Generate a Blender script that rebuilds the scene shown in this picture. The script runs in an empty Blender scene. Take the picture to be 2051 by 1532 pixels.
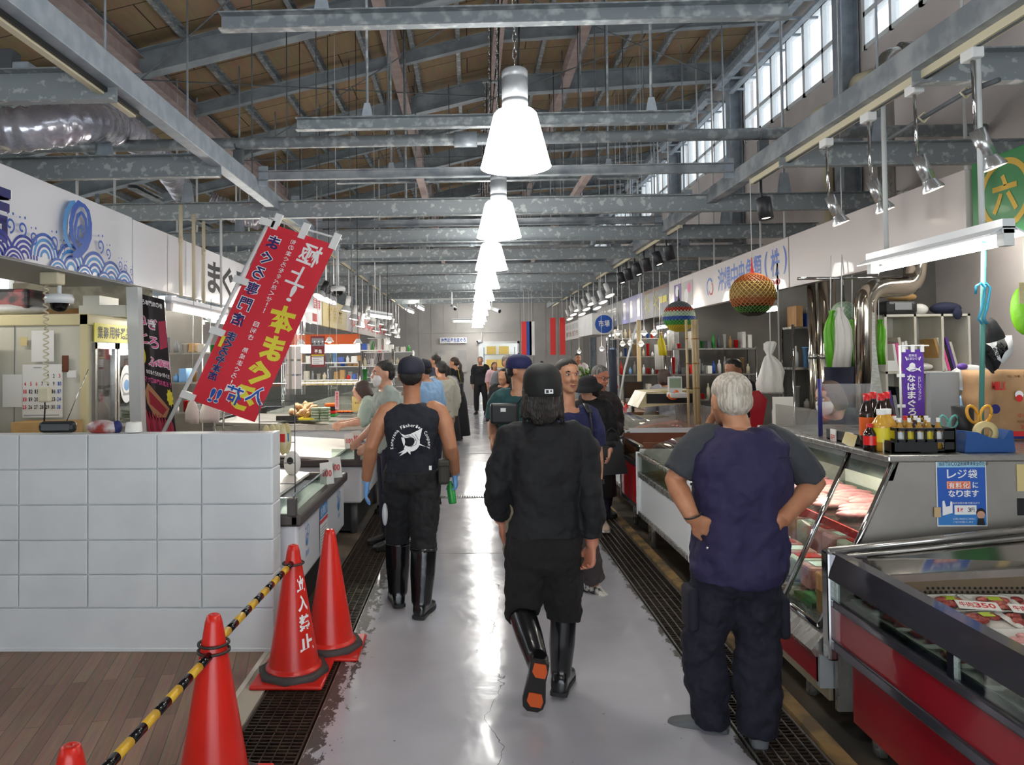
import bpy, bmesh, math, random
from mathutils import Vector as V, Matrix, noise
random.seed(7)
S = bpy.context.scene
COL = S.collection
PI = math.pi
R = math.radians
# ------------------------------------------------------------------ camera
FPX, PW, PH = 1480.0, 2051.0, 1532.0
EYE = V((0, 0, 1.7))
YAW, PITCH, ROLL = R(-1.6), R(1.3), R(0.6)
_f = V((math.sin(YAW)*math.cos(PITCH), math.cos(YAW)*math.cos(PITCH), math.sin(PITCH)))
_r0 = V((math.cos(YAW), -math.sin(YAW), 0))
_u0 = _r0.cross(_f)
_r = _r0*math.cos(ROLL) - _u0*math.sin(ROLL)
_u = _u0*math.cos(ROLL) + _r0*math.sin(ROLL)
CX, CY = 900.3, 683.85            # principal point (the picture is cropped off-centre)
cd = bpy.data.cameras.new('camera'); cam = bpy.data.objects.new('camera', cd); COL.objects.link(cam)
cam.matrix_world = Matrix(((_r.x, _u.x, -_f.x, EYE.x), (_r.y, _u.y, -_f.y, EYE.y), (_r.z, _u.z, -_f.z, EYE.z), (0, 0, 0, 1)))
cd.sensor_width = 36; cd.lens = FPX/PW*36
cd.shift_x = (PW/2-CX)/PW; cd.shift_y = (CY-PH/2)/PW
cd.clip_start = 0.05; cd.clip_end = 200
S.camera = cam
def at(px, py, X=None, Y=None, Z=None):
    """the point of the place seen at this pixel on the plane X=, Y= or Z="""
    d = _f*FPX + _r*(px-CX) - _u*(py-CY)
    t = X/d.x if X is not None else Y/d.y if Y is not None else (Z-1.7)/d.z
    return EYE + d*t
# ------------------------------------------------------------------ sky and exposure
w = bpy.data.worlds.new('sky'); S.world = w; w.use_nodes = True
bg = w.node_tree.nodes['Background']; bg.inputs[0].default_value = (0.86, 0.94, 1.0, 1); bg.inputs[1].default_value = 4.2
S.view_settings.view_transform = 'Standard'; S.view_settings.look = 'None'
S.view_settings.exposure = 0.0; S.view_settings.gamma = 1.0; S.view_settings.use_curve_mapping = False
S.cycles.use_denoising = True
S.cycles.max_bounces = 6; S.cycles.diffuse_bounces = 3; S.cycles.glossy_bounces = 2
S.cycles.transparent_max_bounces = 10; S.cycles.transmission_bounces = 3
S.cycles.caustics_reflective = False; S.cycles.caustics_refractive = False
S.cycles.sample_clamp_indirect = 4.0; S.cycles.use_adaptive_sampling = True; S.cycles.adaptive_threshold = 0.08
# ------------------------------------------------------------------ materials
MATS = {}
def srgb(h):
    if isinstance(h, str):
        h = [int(h[i:i+2], 16)/255 for i in (0, 2, 4)]
        return tuple(c/12.92 if c <= .04045 else ((c+.055)/1.055)**2.4 for c in h)+(1,)
    return tuple(h)+(1,) if len(h) == 3 else tuple(h)
def mat(name, col='808080', rough=.5, metal=0., emit=0., col2=None, scale=8., bump=0., bscale=None, stretch=(1, 1, 1),
        lo=.4, hi=.6, voro=False, rough2=None, coat=0., spec=.5, detail=4., sheen=0.):
    if name in MATS: return MATS[name]
    m = bpy.data.materials.new(name); m.use_nodes = True
    nt = m.node_tree; N = nt.nodes; L = nt.links
    b = N['Principled BSDF']
    b.inputs['Base Color'].default_value = srgb(col); b.inputs['Roughness'].default_value = rough
    b.inputs['Metallic'].default_value = metal; b.inputs['Specular IOR Level'].default_value = spec
    b.inputs['Coat Weight'].default_value = coat
    if sheen: b.inputs['Sheen Weight'].default_value = sheen
    if emit:
        b.inputs['Emission Color'].default_value = srgb(col); b.inputs['Emission Strength'].default_value = emit
    if col2 or bump:
        tc = N.new('ShaderNodeTexCoord'); mp = N.new('ShaderNodeMapping'); mp.inputs['Scale'].default_value = stretch
        L.new(tc.outputs['Object'], mp.inputs[0])
    if col2:
        if voro:
            n = N.new('ShaderNodeTexVoronoi'); n.inputs['Scale'].default_value = scale; out = n.outputs['Distance']
            n.feature = 'SMOOTH_F1'
        else:
            n = N.new('ShaderNodeTexNoise'); n.inputs['Scale'].default_value = scale; n.inputs['Detail'].default_value = detail; out = n.outputs['Fac']
        L.new(mp.outputs[0], n.inputs['Vector'])
        cr = N.new('ShaderNodeValToRGB'); cr.color_ramp.elements[0].position = lo; cr.color_ramp.elements[1].position = hi
        cr.color_ramp.elements[0].color = srgb(col); cr.color_ramp.elements[1].color = srgb(col2)
        L.new(out, cr.inputs[0]); L.new(cr.outputs[0], b.inputs['Base Color'])
        if rough2 is not None:
            mr = N.new('ShaderNodeMapRange'); mr.inputs[1].default_value = lo; mr.inputs[2].default_value = hi
            mr.inputs[3].default_value = rough; mr.inputs[4].default_value = rough2
            L.new(out, mr.inputs[0]); L.new(mr.outputs[0], b.inputs['Roughness'])
    if bump:
        n2 = N.new('ShaderNodeTexNoise'); n2.inputs['Scale'].default_value = bscale or scale; n2.inputs['Detail'].default_value = 3
        L.new(mp.outputs[0], n2.inputs['Vector'])
        bp = N.new('ShaderNodeBump'); bp.inputs['Strength'].default_value = bump; bp.inputs['Distance'].default_value = .02
        L.new(n2.outputs['Fac'], bp.inputs['Height']); L.new(bp.outputs[0], b.inputs['Normal'])
    MATS[name] = m
    return m
def glass(name, tint='ffffff', gloss=.10, rough=.02, alpha_white=0.):
    """thin clear sheet: lets the light through, mirrors a little at its surface"""
    if name in MATS: return MATS[name]
    m = bpy.data.materials.new(name); m.use_nodes = True; nt = m.node_tree; N = nt.nodes; L = nt.links
    N.remove(N['Principled BSDF']); o = N['Material Output']
    t = N.new('ShaderNodeBsdfTransparent'); t.inputs[0].default_value = srgb(tint)
    g = N.new('ShaderNodeBsdfGlossy'); g.inputs['Roughness'].default_value = rough
    fr = N.new('ShaderNodeLayerWeight'); fr.inputs[0].default_value = .35
    mx = N.new('ShaderNodeMixShader'); ma = N.new('ShaderNodeMath'); ma.operation = 'MULTIPLY_ADD'
    ma.inputs[1].default_value = .5; ma.inputs[2].default_value = gloss; ma.use_clamp = True
    L.new(fr.outputs['Fresnel'], ma.inputs[0]); L.new(ma.outputs[0], mx.inputs[0])
    L.new(t.outputs[0], mx.inputs[1]); L.new(g.outputs[0], mx.inputs[2])
    last = mx
    if alpha_white:
        d = N.new('ShaderNodeBsdfDiffuse'); d.inputs[0].default_value = srgb('f4f6f6')
        m2 = N.new('ShaderNodeMixShader'); m2.inputs[0].default_value = alpha_white
        L.new(mx.outputs[0], m2.inputs[1]); L.new(d.outputs[0], m2.inputs[2]); last = m2
    L.new(last.outputs[0], o.inputs[0]); MATS[name] = m
    return m
mat('galv', '858d92', .5, .2, col2='b4babc', scale=13, voro=False, lo=.5, hi=.68, bump=.05, detail=2, rough2=.42)
mat('galv_spot', '8f9699', .5, .2, col2='babfbf', scale=16, lo=.56, hi=.64, bump=.06, detail=3, rough2=.4)
mat('steel_paint', 'a2a7ab', .55, .1, col2='7c848b', scale=5)
mat('steel_blue', 'aab4bd', .5, .15, col2='98a3ad', scale=9)
mat('steel_dark', '555a5f', .6, .1, col2='666c70', scale=6)
mat('steel_red', '9b8a86', .65, .05, col2='a89894', scale=7)
mat('rafter', '9aa4aa', .55, .05, col2='868f96', scale=4)
mat('stainless', 'bab8b3', .22, .8, col2='a3a19c', scale=3, stretch=(1, 8, 1), rough2=.32)
mat('stainless_dull', 'b3afa8', .36, .55, col2='98948d', scale=2.2, rough2=.5, lo=.3, hi=.75)
mat('chrome', 'c9c9c9', .08, 1.)
mat('tube_steel', 'bdb4a6', .13, 1.)
mat('white_paint', 'dfe1e0', .5, col2='d3d6d6', scale=2)
mat('white', 'ecedec', .55)
mat('white_gloss', 'e9edf0', .2, coat=.2)
mat('off_white', 'd8d4c8', .6, col2='cac5b6', scale=3)
mat('cream', 'd6cdb0', .55)
mat('grey', '8f9294', .55)
mat('grey_dark', '55585b', .6)
mat('black', '17181a', .5)
mat('black_gloss', '0d0d10', .18)
mat('rubber', '26282b', .6)
mat('red', 'd8231f', .32)
mat('red_panel', '8e1420', .22, coat=.3)
mat('orange', 'e2641e', .5)
mat('yellow', 'e3d02b', .5)
mat('blue', '1f4fa8', .45)
mat('lightblue', '7fb2e6', .45)
mat('green', '2f8f3a', .45)
mat('cardboard', 'c09a63', .75, col2='b38c55', scale=6)
mat('wood_pale', 'b98c58', .6, col2='a4763f', scale=5, stretch=(1, 6, 1))
mat('paper', 'eceae4', .8)
mat('skin', 'c08e70', .5, col2='b07a5e', scale=9)
mat('skin_pale', 'd3a58a', .5, col2='c5917a', scale=9)
mat('lip', '9c5a50', .5)
mat('hair_black', '15110f', .45, bump=.5, bscale=60, stretch=(6, 6, .6))
mat('hair_brown', '3d2a22', .45, bump=.5, bscale=60, stretch=(6, 6, .6))
mat('hair_grey', 'cfc7ba', .55, col2='a79c8c', scale=90, stretch=(1, 1, .12), bump=.5, bscale=90)
mat('hair_salt', '85817c', .55, col2='4a4744', scale=70, stretch=(1, 1, .12), bump=.5, bscale=90)
mat('cloth_black', '101115', .85, bump=.35, bscale=14)
mat('cloth_navy', '17172c', .85, bump=.3, bscale=14)
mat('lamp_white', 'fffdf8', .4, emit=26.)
mat('tube_light', 'fffaf0', .4, emit=85.)
mat('bulb', 'fff0d2', .4, emit=40.)
glass('glass'); glass('film', gloss=.16, rough=.12, alpha_white=.05); glass('acrylic', 'f4fff8', .12)
glass('plastic_bag', gloss=.12, rough=.3, alpha_white=.35)
def Mt(m): return MATS[m] if isinstance(m, str) else m
# ------------------------------------------------------------------ shapes
class B:
    def __init__(s): s.bm = bmesh.new()
    def _add(s, vs, fs, mi=0, smooth=False):
        v = [s.bm.verts.new(p) for p in vs]
        for f in fs:
            try:
                q = s.bm.faces.new([v[i] for i in f]); q.material_index = mi; q.smooth = smooth
            except ValueError: pass
        return v
    def box(s, a, b, mi=0, bev=0, rz=0, M=None):
        a, b = V(a), V(b); c = (a+b)/2; h = (b-a)/2
        vs = [V((x*abs(h.x), y*abs(h.y), z*abs(h.z))) for x in (-1, 1) for y in (-1, 1) for z in (-1, 1)]
        if M is not None: vs = [M @ v for v in vs]
        elif rz: m = Matrix.Rotation(rz, 3, 'Z'); vs = [m @ v for v in vs]
        vv = s._add([v+c for v in vs], [(0, 1, 3, 2), (4, 6, 7, 5), (0, 4, 5, 1), (2, 3, 7, 6), (0, 2, 6, 4), (1, 5, 7, 3)], mi)
        if bev:
            es = {e for v in vv for e in v.link_edges}
            r = bmesh.ops.bevel(s.bm, geom=list(es), offset=bev, segments=2, affect='EDGES', profile=.5)
            for f in r['faces']: f.material_index = mi
        return s
    def cbox(s, c, d, mi=0, bev=0, rz=0, M=None):
        c, d = V(c), V(d)/2
        return s.box(c-d, c+d, mi, bev, rz, M)
    def ring_loft(s, rings, mi=0, cap=True, smooth=True, closed=True):
        n = len(rings[0]); vs = [p for r in rings for p in r]; fs = []
        for k in range(len(rings)-1):
            for i in range(n if closed else n-1):
                j = (i+1) % n; fs.append((k*n+i, k*n+j, (k+1)*n+j, (k+1)*n+i))
        if cap and closed:
            fs.append(tuple(range(n-1, -1, -1))); fs.append(tuple((len(rings)-1)*n+i for i in range(n)))
        v = s._add(vs, fs, mi, smooth)
        if cap and closed:
            for f in s.bm.faces[-2:] if False else []: pass
        return v
    def tube(s, pts, r, n=8, mi=0, cap=True, flat=1., ref=None, roundend=False):
        """swept round bar through points; r a number or one per point"""
        pts = [V(p) for p in pts]; m = len(pts)
        rr = [r]*m if isinstance(r, (int, float)) else list(r)
        if roundend:
            d0 = (pts[0]-pts[1]).normalized(); d1 = (pts[-1]-pts[-2]).normalized()
            pre, prr = [], []
            for k in (.97, .75, .4): pre.append(pts[0]+d0*rr[0]*k); prr.append(rr[0]*math.sqrt(1-k*k))
            post, qrr = [], []
            for k in (.4, .75, .97): post.append(pts[-1]+d1*rr[-1]*k); qrr.append(rr[-1]*math.sqrt(1-k*k))
            pts = pre+pts+post; rr = prr+rr+qrr; m = len(pts)
        d = (pts[1]-pts[0]).normalized()
        u = V(ref) if ref is not None else (V((0, 0, 1)) if abs(d.z) < .9 else V((1, 0, 0)))
        rings = []
        for i in range(m):
            t = (pts[min(i+1, m-1)]-pts[max(i-1, 0)])
            t = t.normalized() if t.length > 1e-9 else d
            u = (u-t*u.dot(t)); u = u.normalized() if u.length > 1e-6 else t.orthogonal().normalized()
            v = t.cross(u)
            rings.append([pts[i]+(u*math.cos(a)*flat+v*math.sin(a))*rr[i] for a in [2*PI*k/n for k in range(n)]])
        s.ring_loft(rings, mi, cap)
        return s
    def cyl(s, a, b, r, r2=None, n=16, mi=0, cap=True):
        return s.tube([a, b], [r, r if r2 is None else r2], n, mi, cap)
    def lathe(s, prof, c=(0, 0, 0), n=24, mi=0, axis=None, cap=False):
        """prof: (radius, height) pairs"""
        c = V(c); ax = V(axis).normalized() if axis is not None else V((0, 0, 1))
        u = V((1, 0, 0)) if abs(ax.x) < .9 else V((0, 1, 0)); u = (u-ax*u.dot(ax)).normalized(); v = ax.cross(u)
        rings = [[c+ax*h+(u*math.cos(2*PI*k/n)+v*math.sin(2*PI*k/n))*max(r, 1e-4) for k in range(n)] for r, h in prof]
        s.ring_loft(rings, mi, cap)
        return s
    def ball(s, c, r, n=12, mi=0, M=None):
        c = V(c); r = V((r, r, r)) if isinstance(r, (int, float)) else V(r); rings = []
        for k in range(n+1):
            t = PI*k/n; z, q = -math.cos(t), max(math.sin(t), 1e-3)
            ring = [V((math.cos(2*PI*i/(n+4))*q*r.x, math.sin(2*PI*i/(n+4))*q*r.y, z*r.z)) for i in range(n+4)]
            rings.append([c+(M @ p if M is not None else p) for p in ring])
        s.ring_loft(rings, mi)
        return s
    def prism(s, poly, d, mi=0, smooth=False):
        """polygon (3-D points in one plane) pushed along d"""
        n = len(poly); d = V(d); a = [V(p) for p in poly]
        s._add(a+[p+d for p in a], [tuple(range(n-1, -1, -1)), tuple(range(n, 2*n))]+[(i, (i+1) % n, n+(i+1) % n, n+i) for i in range(n)], mi, smooth)
        return s
    def quad(s, a, b, c, d, mi=0):
        s._add([a, b, c, d], [(0, 1, 2, 3)], mi); return s
    def grid(s, f, nu, nv, mi=0, thick=None):
        """surface f(u, v), u and v in 0..1"""
        vs = [V(f(i/nu, j/nv)) for j in range(nv+1) for i in range(nu+1)]
        s._add(vs, [(j*(nu+1)+i, j*(nu+1)+i+1, (j+1)*(nu+1)+i+1, (j+1)*(nu+1)+i) for j in range(nv) for i in range(nu)], mi, True)
        return s
    def xf(s, M):
        bmesh.ops.transform(s.bm, matrix=M, verts=s.bm.verts); return s
    def obj(s, name, mats, parent=None, recalc=True, off=None):
        if recalc: bmesh.ops.recalc_face_normals(s.bm, faces=s.bm.faces)
        me = bpy.data.meshes.new(name); s.bm.to_mesh(me); s.bm.free()
        for m in (mats if isinstance(mats, (list, tuple)) else [mats]): me.materials.append(Mt(m))
        o = bpy.data.objects.new(name, me); COL.objects.link(o)
        if parent is not None:
            o.parent = parent
            if parent.type == 'EMPTY' and parent.parent is None: o.location = -parent.location
        return o
def tag(o, label=None, cat=None, group=None, kind=None):
    for k, v in (('label', label), ('category', cat), ('group', group), ('kind', kind)):
        if v: o[k] = v
    return o
def thing(name, label, cat, base=(0, 0, 0), group=None):
    o = bpy.data.objects.new(name, None); COL.objects.link(o); o.location = V(base); o.empty_display_size = .1
    return tag(o, label, cat, group)
def one(b, name, m, label, cat, group=None, kind=None):
    return tag(b.obj(name, m), label, cat, group, kind)
def struct(b, name, m, parent=None):
    o = b.obj(name, m, parent)
    if parent is None: o['kind'] = 'structure'
    return o
def dup(root, d=(0, 0, 0), label=None, rz=None, group=None):
    r = root.copy(); COL.objects.link(r); r.location = root.location+V(d)
    if label: r['label'] = label
    if group: r['group'] = group
    if rz is not None: r.rotation_euler.z += rz
    for ch in list(root.children):
        c = ch.copy(); COL.objects.link(c); c.parent = r
        for g in list(ch.children):
            q = g.copy(); COL.objects.link(q); q.parent = c
    return r
ORD = 'first second third fourth fifth sixth seventh eighth ninth tenth eleventh twelfth thirteenth fourteenth fifteenth sixteenth seventeenth eighteenth nineteenth twentieth'.split()
# lettering: glyph outlines as thin meshes
_tmp = bpy.data.scenes.new('lettering_bench')
_cu = bpy.data.curves.new('glyph', 'FONT'); _cu.resolution_u = 3
_to = bpy.data.objects.new('glyph', _cu); _tmp.collection.objects.link(_to)
_GL = {}
def glyphs(txt, bold=0.):
    k = (txt, bold)
    if k not in _GL:
        _cu.body = txt; _cu.offset = bold; _cu.size = 1
        vl = _tmp.view_layers[0]; vl.update()
        me = bpy.data.meshes.new_from_object(_to.evaluated_get(vl.depsgraph))
        vs = [v.co.copy() for v in me.vertices]; fs = [tuple(p.vertices) for p in me.polygons]
        bpy.data.meshes.remove(me); _GL[k] = (vs, fs)
    return _GL[k]
def letter(b, txt, o, xd, yd, w, h, bold=0., mi=0, lift=.002, flip=False, warp=None):
    """fit the outline of txt into the box at corner o spanned by xd*w, yd*h"""
    vs, fs = glyphs(txt, bold)
    if not vs: return
    x0 = min(v.x for v in vs); x1 = max(v.x for v in vs); y0 = min(v.y for v in vs); y1 = max(v.y for v in vs)
    if txt in 'ー一': y0, y1 = 0, .8
    if txt.isascii() and txt.islower(): y0, y1 = 0, .74
    o, xd, yd = V(o), V(xd).normalized(), V(yd).normalized(); nd = xd.cross(yd)
    def m(v):
        u, t = (v.x-x0)/max(x1-x0, 1e-6), (v.y-y0)/max(y1-y0, 1e-6)
        if flip: u = 1-u
        p = o+xd*u*w+yd*t*h+nd*lift
        return warp(p) if warp else p
    b._add([m(v) for v in vs], fs, mi)
def row(b, txt, o, xd, yd, cw, ch, gap=.08, **k):
    xd = V(xd).normalized()
    for i, c in enumerate(txt):
        if c != ' ': 
            n = .45 if c in '()!1il.,' else 1
            letter(b, c, V(o)+xd*(i*cw+cw*gap/2+cw*(1-n)/2), xd, yd, cw*(1-gap)*n, ch, **k)
def column(b, txt, o, xd, yd, cw, ch, gap=.1, **k):
    """vertical writing: o is the top-left corner"""
    yd = V(yd).normalized(); xd = V(xd).normalized()
    for i, c in enumerate(txt):
        if c != ' ':
            n = .4 if c in '!|一ー' else 1
            letter(b, c, V(o)-yd*((i+1)*ch-ch*gap/2)+xd*cw*(1-n)/2, xd, yd, cw*n, ch*(1-gap), **k)
X_, Y_, Z_ = V((1, 0, 0)), V((0, 1, 0)), V((0, 0, 1))
# ================================================================== floor
def floor_mat():
    m = bpy.data.materials.new('aisle_floor'); m.use_nodes = True; nt = m.node_tree; N = nt.nodes; L = nt.links; b = N['Principled BSDF']
    tc = N.new('ShaderNodeTexCoord'); sx = N.new('ShaderNodeSeparateXYZ'); L.new(tc.outputs['Object'], sx.inputs[0])
    def math_(op, a, bb=None, c=None):
        n = N.new('ShaderNodeMath'); n.operation = op
        for i, v in enumerate((a, bb, c)):
            if v is None: continue
            if isinstance(v, (int, float)): n.inputs[i].default_value = v
            else: L.new(v, n.inputs[i])
        return n.outputs[0]
    def noise_(sc, det=5, st=(1, 1, 1)):
        mp = N.new('ShaderNodeMapping'); mp.inputs['Scale'].default_value = st; L.new(tc.outputs['Object'], mp.inputs[0])
        n = N.new('ShaderNodeTexNoise'); n.inputs['Scale'].default_value = sc; n.inputs['Detail'].default_value = det; n.inputs['Roughness'].default_value = .72 if det > 9 else .5; L.new(mp.outputs[0], n.inputs[0]); return n.outputs['Fac']
    dl = math_('SUBTRACT', sx.outputs[0], -.74); dr = math_('SUBTRACT', 1.17, sx.outputs[0])
    # worn paint: dense by the grates, sparse specks elsewhere
    wl = math_('MULTIPLY_ADD', dl, -1.5, .22); wr = math_('MULTIPLY_ADD', dr, -4., .18)
    near = math_('MAXIMUM', math_('MAXIMUM', wl, wr), -.13)
    n1 = noise_(13, 12, (1.5, .8, 1))
    worn = math_('GREATER_THAN', math_('ADD', n1, near), .62)
    n3 = noise_(30, 2); speck = math_('GREATER_THAN', n3, .765)
    worn = math_('MAXIMUM', worn, speck)
    # hairline crack
    cn = noise_(2.2, 5); ck = math_('MULTIPLY_ADD', cn, .55, sx.outputs[0])
    crack = math_('LESS_THAN', math_('ABSOLUTE', math_('SUBTRACT', ck, .40)), .0022)
    worn2 = math_('MAXIMUM', worn, crack)
    cr = N.new('ShaderNodeValToRGB'); cr.color_ramp.elements[0].color = srgb('b0afb6'); cr.color_ramp.elements[1].color = srgb('c2c1c8')
    cr.color_ramp.elements[0].position = .3; cr.color_ramp.elements[1].position = .7
    L.new(noise_(1.4, 4), cr.inputs[0])
    mx = N.new('ShaderNodeMix'); mx.data_type = 'RGBA'; L.new(worn2, mx.inputs[0]); L.new(cr.outputs[0], mx.inputs[6])
    mx.inputs[7].default_value = srgb('4b4744'); L.new(mx.outputs[2], b.inputs['Base Color'])
    rr = math_('MULTIPLY_ADD', noise_(3, 4), .22, .07); L.new(math_('MULTIPLY_ADD', worn2, .3, rr), b.inputs['Roughness'])
    bp = N.new('ShaderNodeBump'); bp.inputs['Strength'].default_value = .12; bp.inputs['Distance'].default_value = .03
    L.new(noise_(5, 3), bp.inputs['Height']); L.new(bp.outputs[0], b.inputs['Normal']); b.inputs['Coat Weight'].default_value = .25; b.inputs['Coat Roughness'].default_value = .05
    MATS['aisle_floor'] = m
floor_mat()
def plank_mat():
    m = bpy.data.materials.new('plank_floor'); m.use_nodes = True; nt = m.node_tree; N = nt.nodes; L = nt.links; b = N['Principled BSDF']
    tc = N.new('ShaderNodeTexCoord'); mp = N.new('ShaderNodeMapping'); mp.inputs['Rotation'].default_value = (0, 0, R(90-13)); L.new(tc.outputs['Object'], mp.inputs[0])
    br = N.new('ShaderNodeTexBrick'); br.inputs['Scale'].default_value = 1; br.inputs['Brick Width'].default_value = .95; br.inputs['Row Height'].default_value = .075
    br.inputs['Mortar Size'].default_value = .0015; br.inputs['Color1'].default_value = srgb('7a5a45'); br.inputs['Color2'].default_value = srgb('9a7760'); br.inputs['Mortar'].default_value = srgb('3d2c22')
    L.new(mp.outputs[0], br.inputs[0])
    m2 = N.new('ShaderNodeMapping'); m2.inputs['Scale'].default_value = (3, 40, 1); L.new(mp.outputs[0], m2.inputs[0])
    n = N.new('ShaderNodeTexNoise'); n.inputs['Scale'].default_value = 1.5; n.inputs['Detail'].default_value = 5; L.new(m2.outputs[0], n.inputs[0])
    mx = N.new('ShaderNodeMix'); mx.data_type = 'RGBA'; mx.blend_type = 'OVERLAY'; mx.inputs[0].default_value = .55; L.new(br.outputs[0], mx.inputs[6]); L.new(n.outputs['Color'], mx.inputs[7])
    h = N.new('ShaderNodeHueSaturation'); h.inputs['Saturation'].default_value = .95; h.inputs['Value'].default_value = .88; L.new(mx.outputs[2], h.inputs['Color']); L.new(h.outputs[0], b.inputs['Base Color']); b.inputs['Roughness'].default_value = .42
    MATS['plank_floor'] = m
plank_mat()
mat('wet_concrete', '3a3733', .35, col2='5a4d3c', scale=2.5, rough2=.6, lo=.4, hi=.65, detail=8)
mat('strip_concrete', 'b9b3a2', .7, col2='938c7c', scale=5, detail=7, lo=.5, hi=.75)
mat('curb_yellow', '9a7c4e', .75, col2='5f4f38', scale=6, detail=7)
mat('grate_iron', '322923', .5, .5, col2='4a3c30', scale=18)
mat('grate_edge', '8d8a86', .4, .7)
struct(B().quad((-.74, -3, 0), (1.17, -3, 0), (1.17, 27, 0), (-.74, 27, 0)), 'floor', 'aisle_floor')
struct(B().box((-7.5, -3, -.35), (4.7, 27.2, -.16)), 'floor_subslab', 'wet_concrete')
struct(B().box((-7.5, -3, -.16), (-1.20, 4.32, 0)), 'floor_planks', 'plank_floor')
struct(B().box((-1.20, -3, -.16), (-1.08, 4.32, 0)), 'floor_strip', 'strip_concrete')
struct(B().box((-1.216, -3, 0), (-1.19, 4.31, .006)), 'trim_1', 'off_white')
struct(B().box((-7.5, 4.32, -.16), (-1.08, 27, -.002)), 'floor_stalls_left', 'wet_concrete')
struct(B().box((1.50, -3, -.16), (1.575, 27, .012)), 'trim_2', 'curb_yellow')
struct(B().box((1.575, -3, -.16), (4.6, 27, -.004)), 'floor_stalls_right', 'wet_concrete')
b = B()
for x0 in (-.745, 1.165): b.box((x0, -3, -.16), (x0+.01, 27, -.001))
struct(b, 'trim_3', 'grate_edge')
# floor joints and cross drain
b = B()
for y in (6.48, 17.4, 21.9, 13.2): b.box((-.735, y-.006, 0), (1.165, y+.006, .0015))
struct(b, 'trim_4', 'grey')
t = thing('cross_drain', 'narrow slotted drain cover running across the grey aisle floor', 'drain', (.2, 9.1, 0))
B().box((-.73, 9.02, 0), (1.16, 9.17, .003)).obj('channel', 'black', t)
b = B()
for i in range(64): b.box((-.72+i*.0293, 9.03, .003), (-.708+i*.0293, 9.16, .008))
b.obj('slot_bars', 'stainless', t)
# drain gratings: loose panels set end to end
def grating(x0, x1, y0, label, group):
    t = thing('floor_grating', label, 'drain grating', ((x0+x1)/2, y0, -.12), group)
    b = B(); n = 34
    for i in range(n): b.box((x0+.012, y0+i/n*.994, -.028), (x1-.012, y0+i/n*.994+.009, -.004))
    b.obj('cross_bars', 'grate_iron', t)
    b = B()
    for k in range(7):
        x = x0+.012+(x1-x0-.03)*k/6; b.box((x, y0+.001, -.03), (x+(.009 if k in (0, 6) else .005), y0+.993, -.001))
    b.obj('bearing_bars', 'grate_edge' if x0 > 0 else 'grate_iron', t)
    return t
g1 = grating(-1.078, -.747, 1.4, 'dark steel grating panel set in the floor along the left hand stalls', 'gratings along the left stalls')
g2 = grating(1.177, 1.497, 1.4, 'dark steel grating panel set in the floor along the right hand stalls', 'gratings along the right stalls')
for i in range(1, 17):
    dup(g1, (0, i, 0)); dup(g2, (0, i, 0))
# ================================================================== walls
mat('panel_wall', 'd6cecb', .7, col2='cbc3c0', scale=1.5); mat('back_panel', 'b9b6b2', .65, col2='adaaa7', scale=1.2)
mat('block_paint', 'dfe4e6', .38, col2='d6dbde', scale=2.5, bump=.04, bscale=30)
mat('dark_wall', '7d7a75', .5, .1, col2='696661', scale=1.6)
bw = B()
bw.box((-3.6, 4.335, 0), (-1.172, 4.475, 1.27))
xs = [-3.51, -3.096, -2.682, -2.268, -1.854, -1.589, -1.169]
zz = [.254, .448, .650, .857, 1.066, 1.275]
for r in range(5):
    for k in range(6):
        bw.box((xs[k]+.003, 4.319, zz[r]+.003), (xs[k+1]-.003, 4.36, zz[r+1]-.003), bev=.005)
    bw.box((-1.2, 4.322, zz[r]+.003), (-1.165, 4.49, zz[r+1]-.003), bev=.005)
bw.box((-3.6, 4.318, 0), (-1.166, 4.36, .25), bev=.004); bw.box((-3.6, 4.312, 0), (-1.172, 4.32, .022), bev=.003)
struct(bw, 'wall_counter', 'block_paint')
b = B(); b.box((4.5, -3, 0), (4.62, 27, 5.12)); b.box((4.5, -3, 6.13), (4.62, 27, 6.75))
for y in [-2.2+3.6*k for k in range(9)]: b.box((4.5, y-.22, 5.12), (4.62, y+.22, 6.13))
struct(b, 'wall_right', 'panel_wall')
b = B(); b.box((-7.62, -3, 0), (-7.5, 27, 2.75)); b.box((-7.62, -3, 4.15), (-7.5, 27, 4.8)); [b.box((-7.62, y-.2, 2.75), (-7.5, y+.2, 4.15)) for y in [-2.2+3.6*k for k in range(9)]]; struct(b, 'wall_left', 'panel_wall')
for n in range(8):  # left windows out of view, added so daylight reaches the right wall
    ya, yb = -2.0+3.6*n, 1.2+3.6*n; f = B(); f.box((-7.6, ya, 2.75), (-7.52, yb, 2.81)); f.box((-7.6, ya, 4.09), (-7.52, yb, 4.15))
    for k in range(5): f.box((-7.6, ya+(yb-ya)*k/4-.025, 2.75), (-7.52, ya+(yb-ya)*k/4+.025, 4.15))
    o = struct(f, 'window_%d' % (n+11), 'off_white'); B().box((-7.565, ya, 2.75), (-7.56, yb, 4.15)).obj('pane', 'glass', o)
b = B(); b.box((-7.6, 27, 0), (.32, 27.12, 6.8)); b.box((1.75, 27, 0), (4.62, 27.12, 6.8)); b.box((.32, 27, 2.25), (1.75, 27.12, 6.8))
for i in range(26): b.box((-7.4+i*.46, 26.985, 0), (-7.37+i*.46, 27, 6.7)) if not .3 < -7.4+i*.46 < 1.75 else None
b.box((-7.5, 26.97, 2.62), (4.5, 27, 2.7))
struct(b, 'wall_back', 'back_panel')
b = B(); b.box((.3, 28.6, 0), (2.4, 28.7, 3)); struct(b, 'wall_backroom', 'white_paint')
struct(B().box((.2, 27.1, -.02), (2.4, 28.6, 0)), 'floor_backroom', 'strip_concrete')
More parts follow.
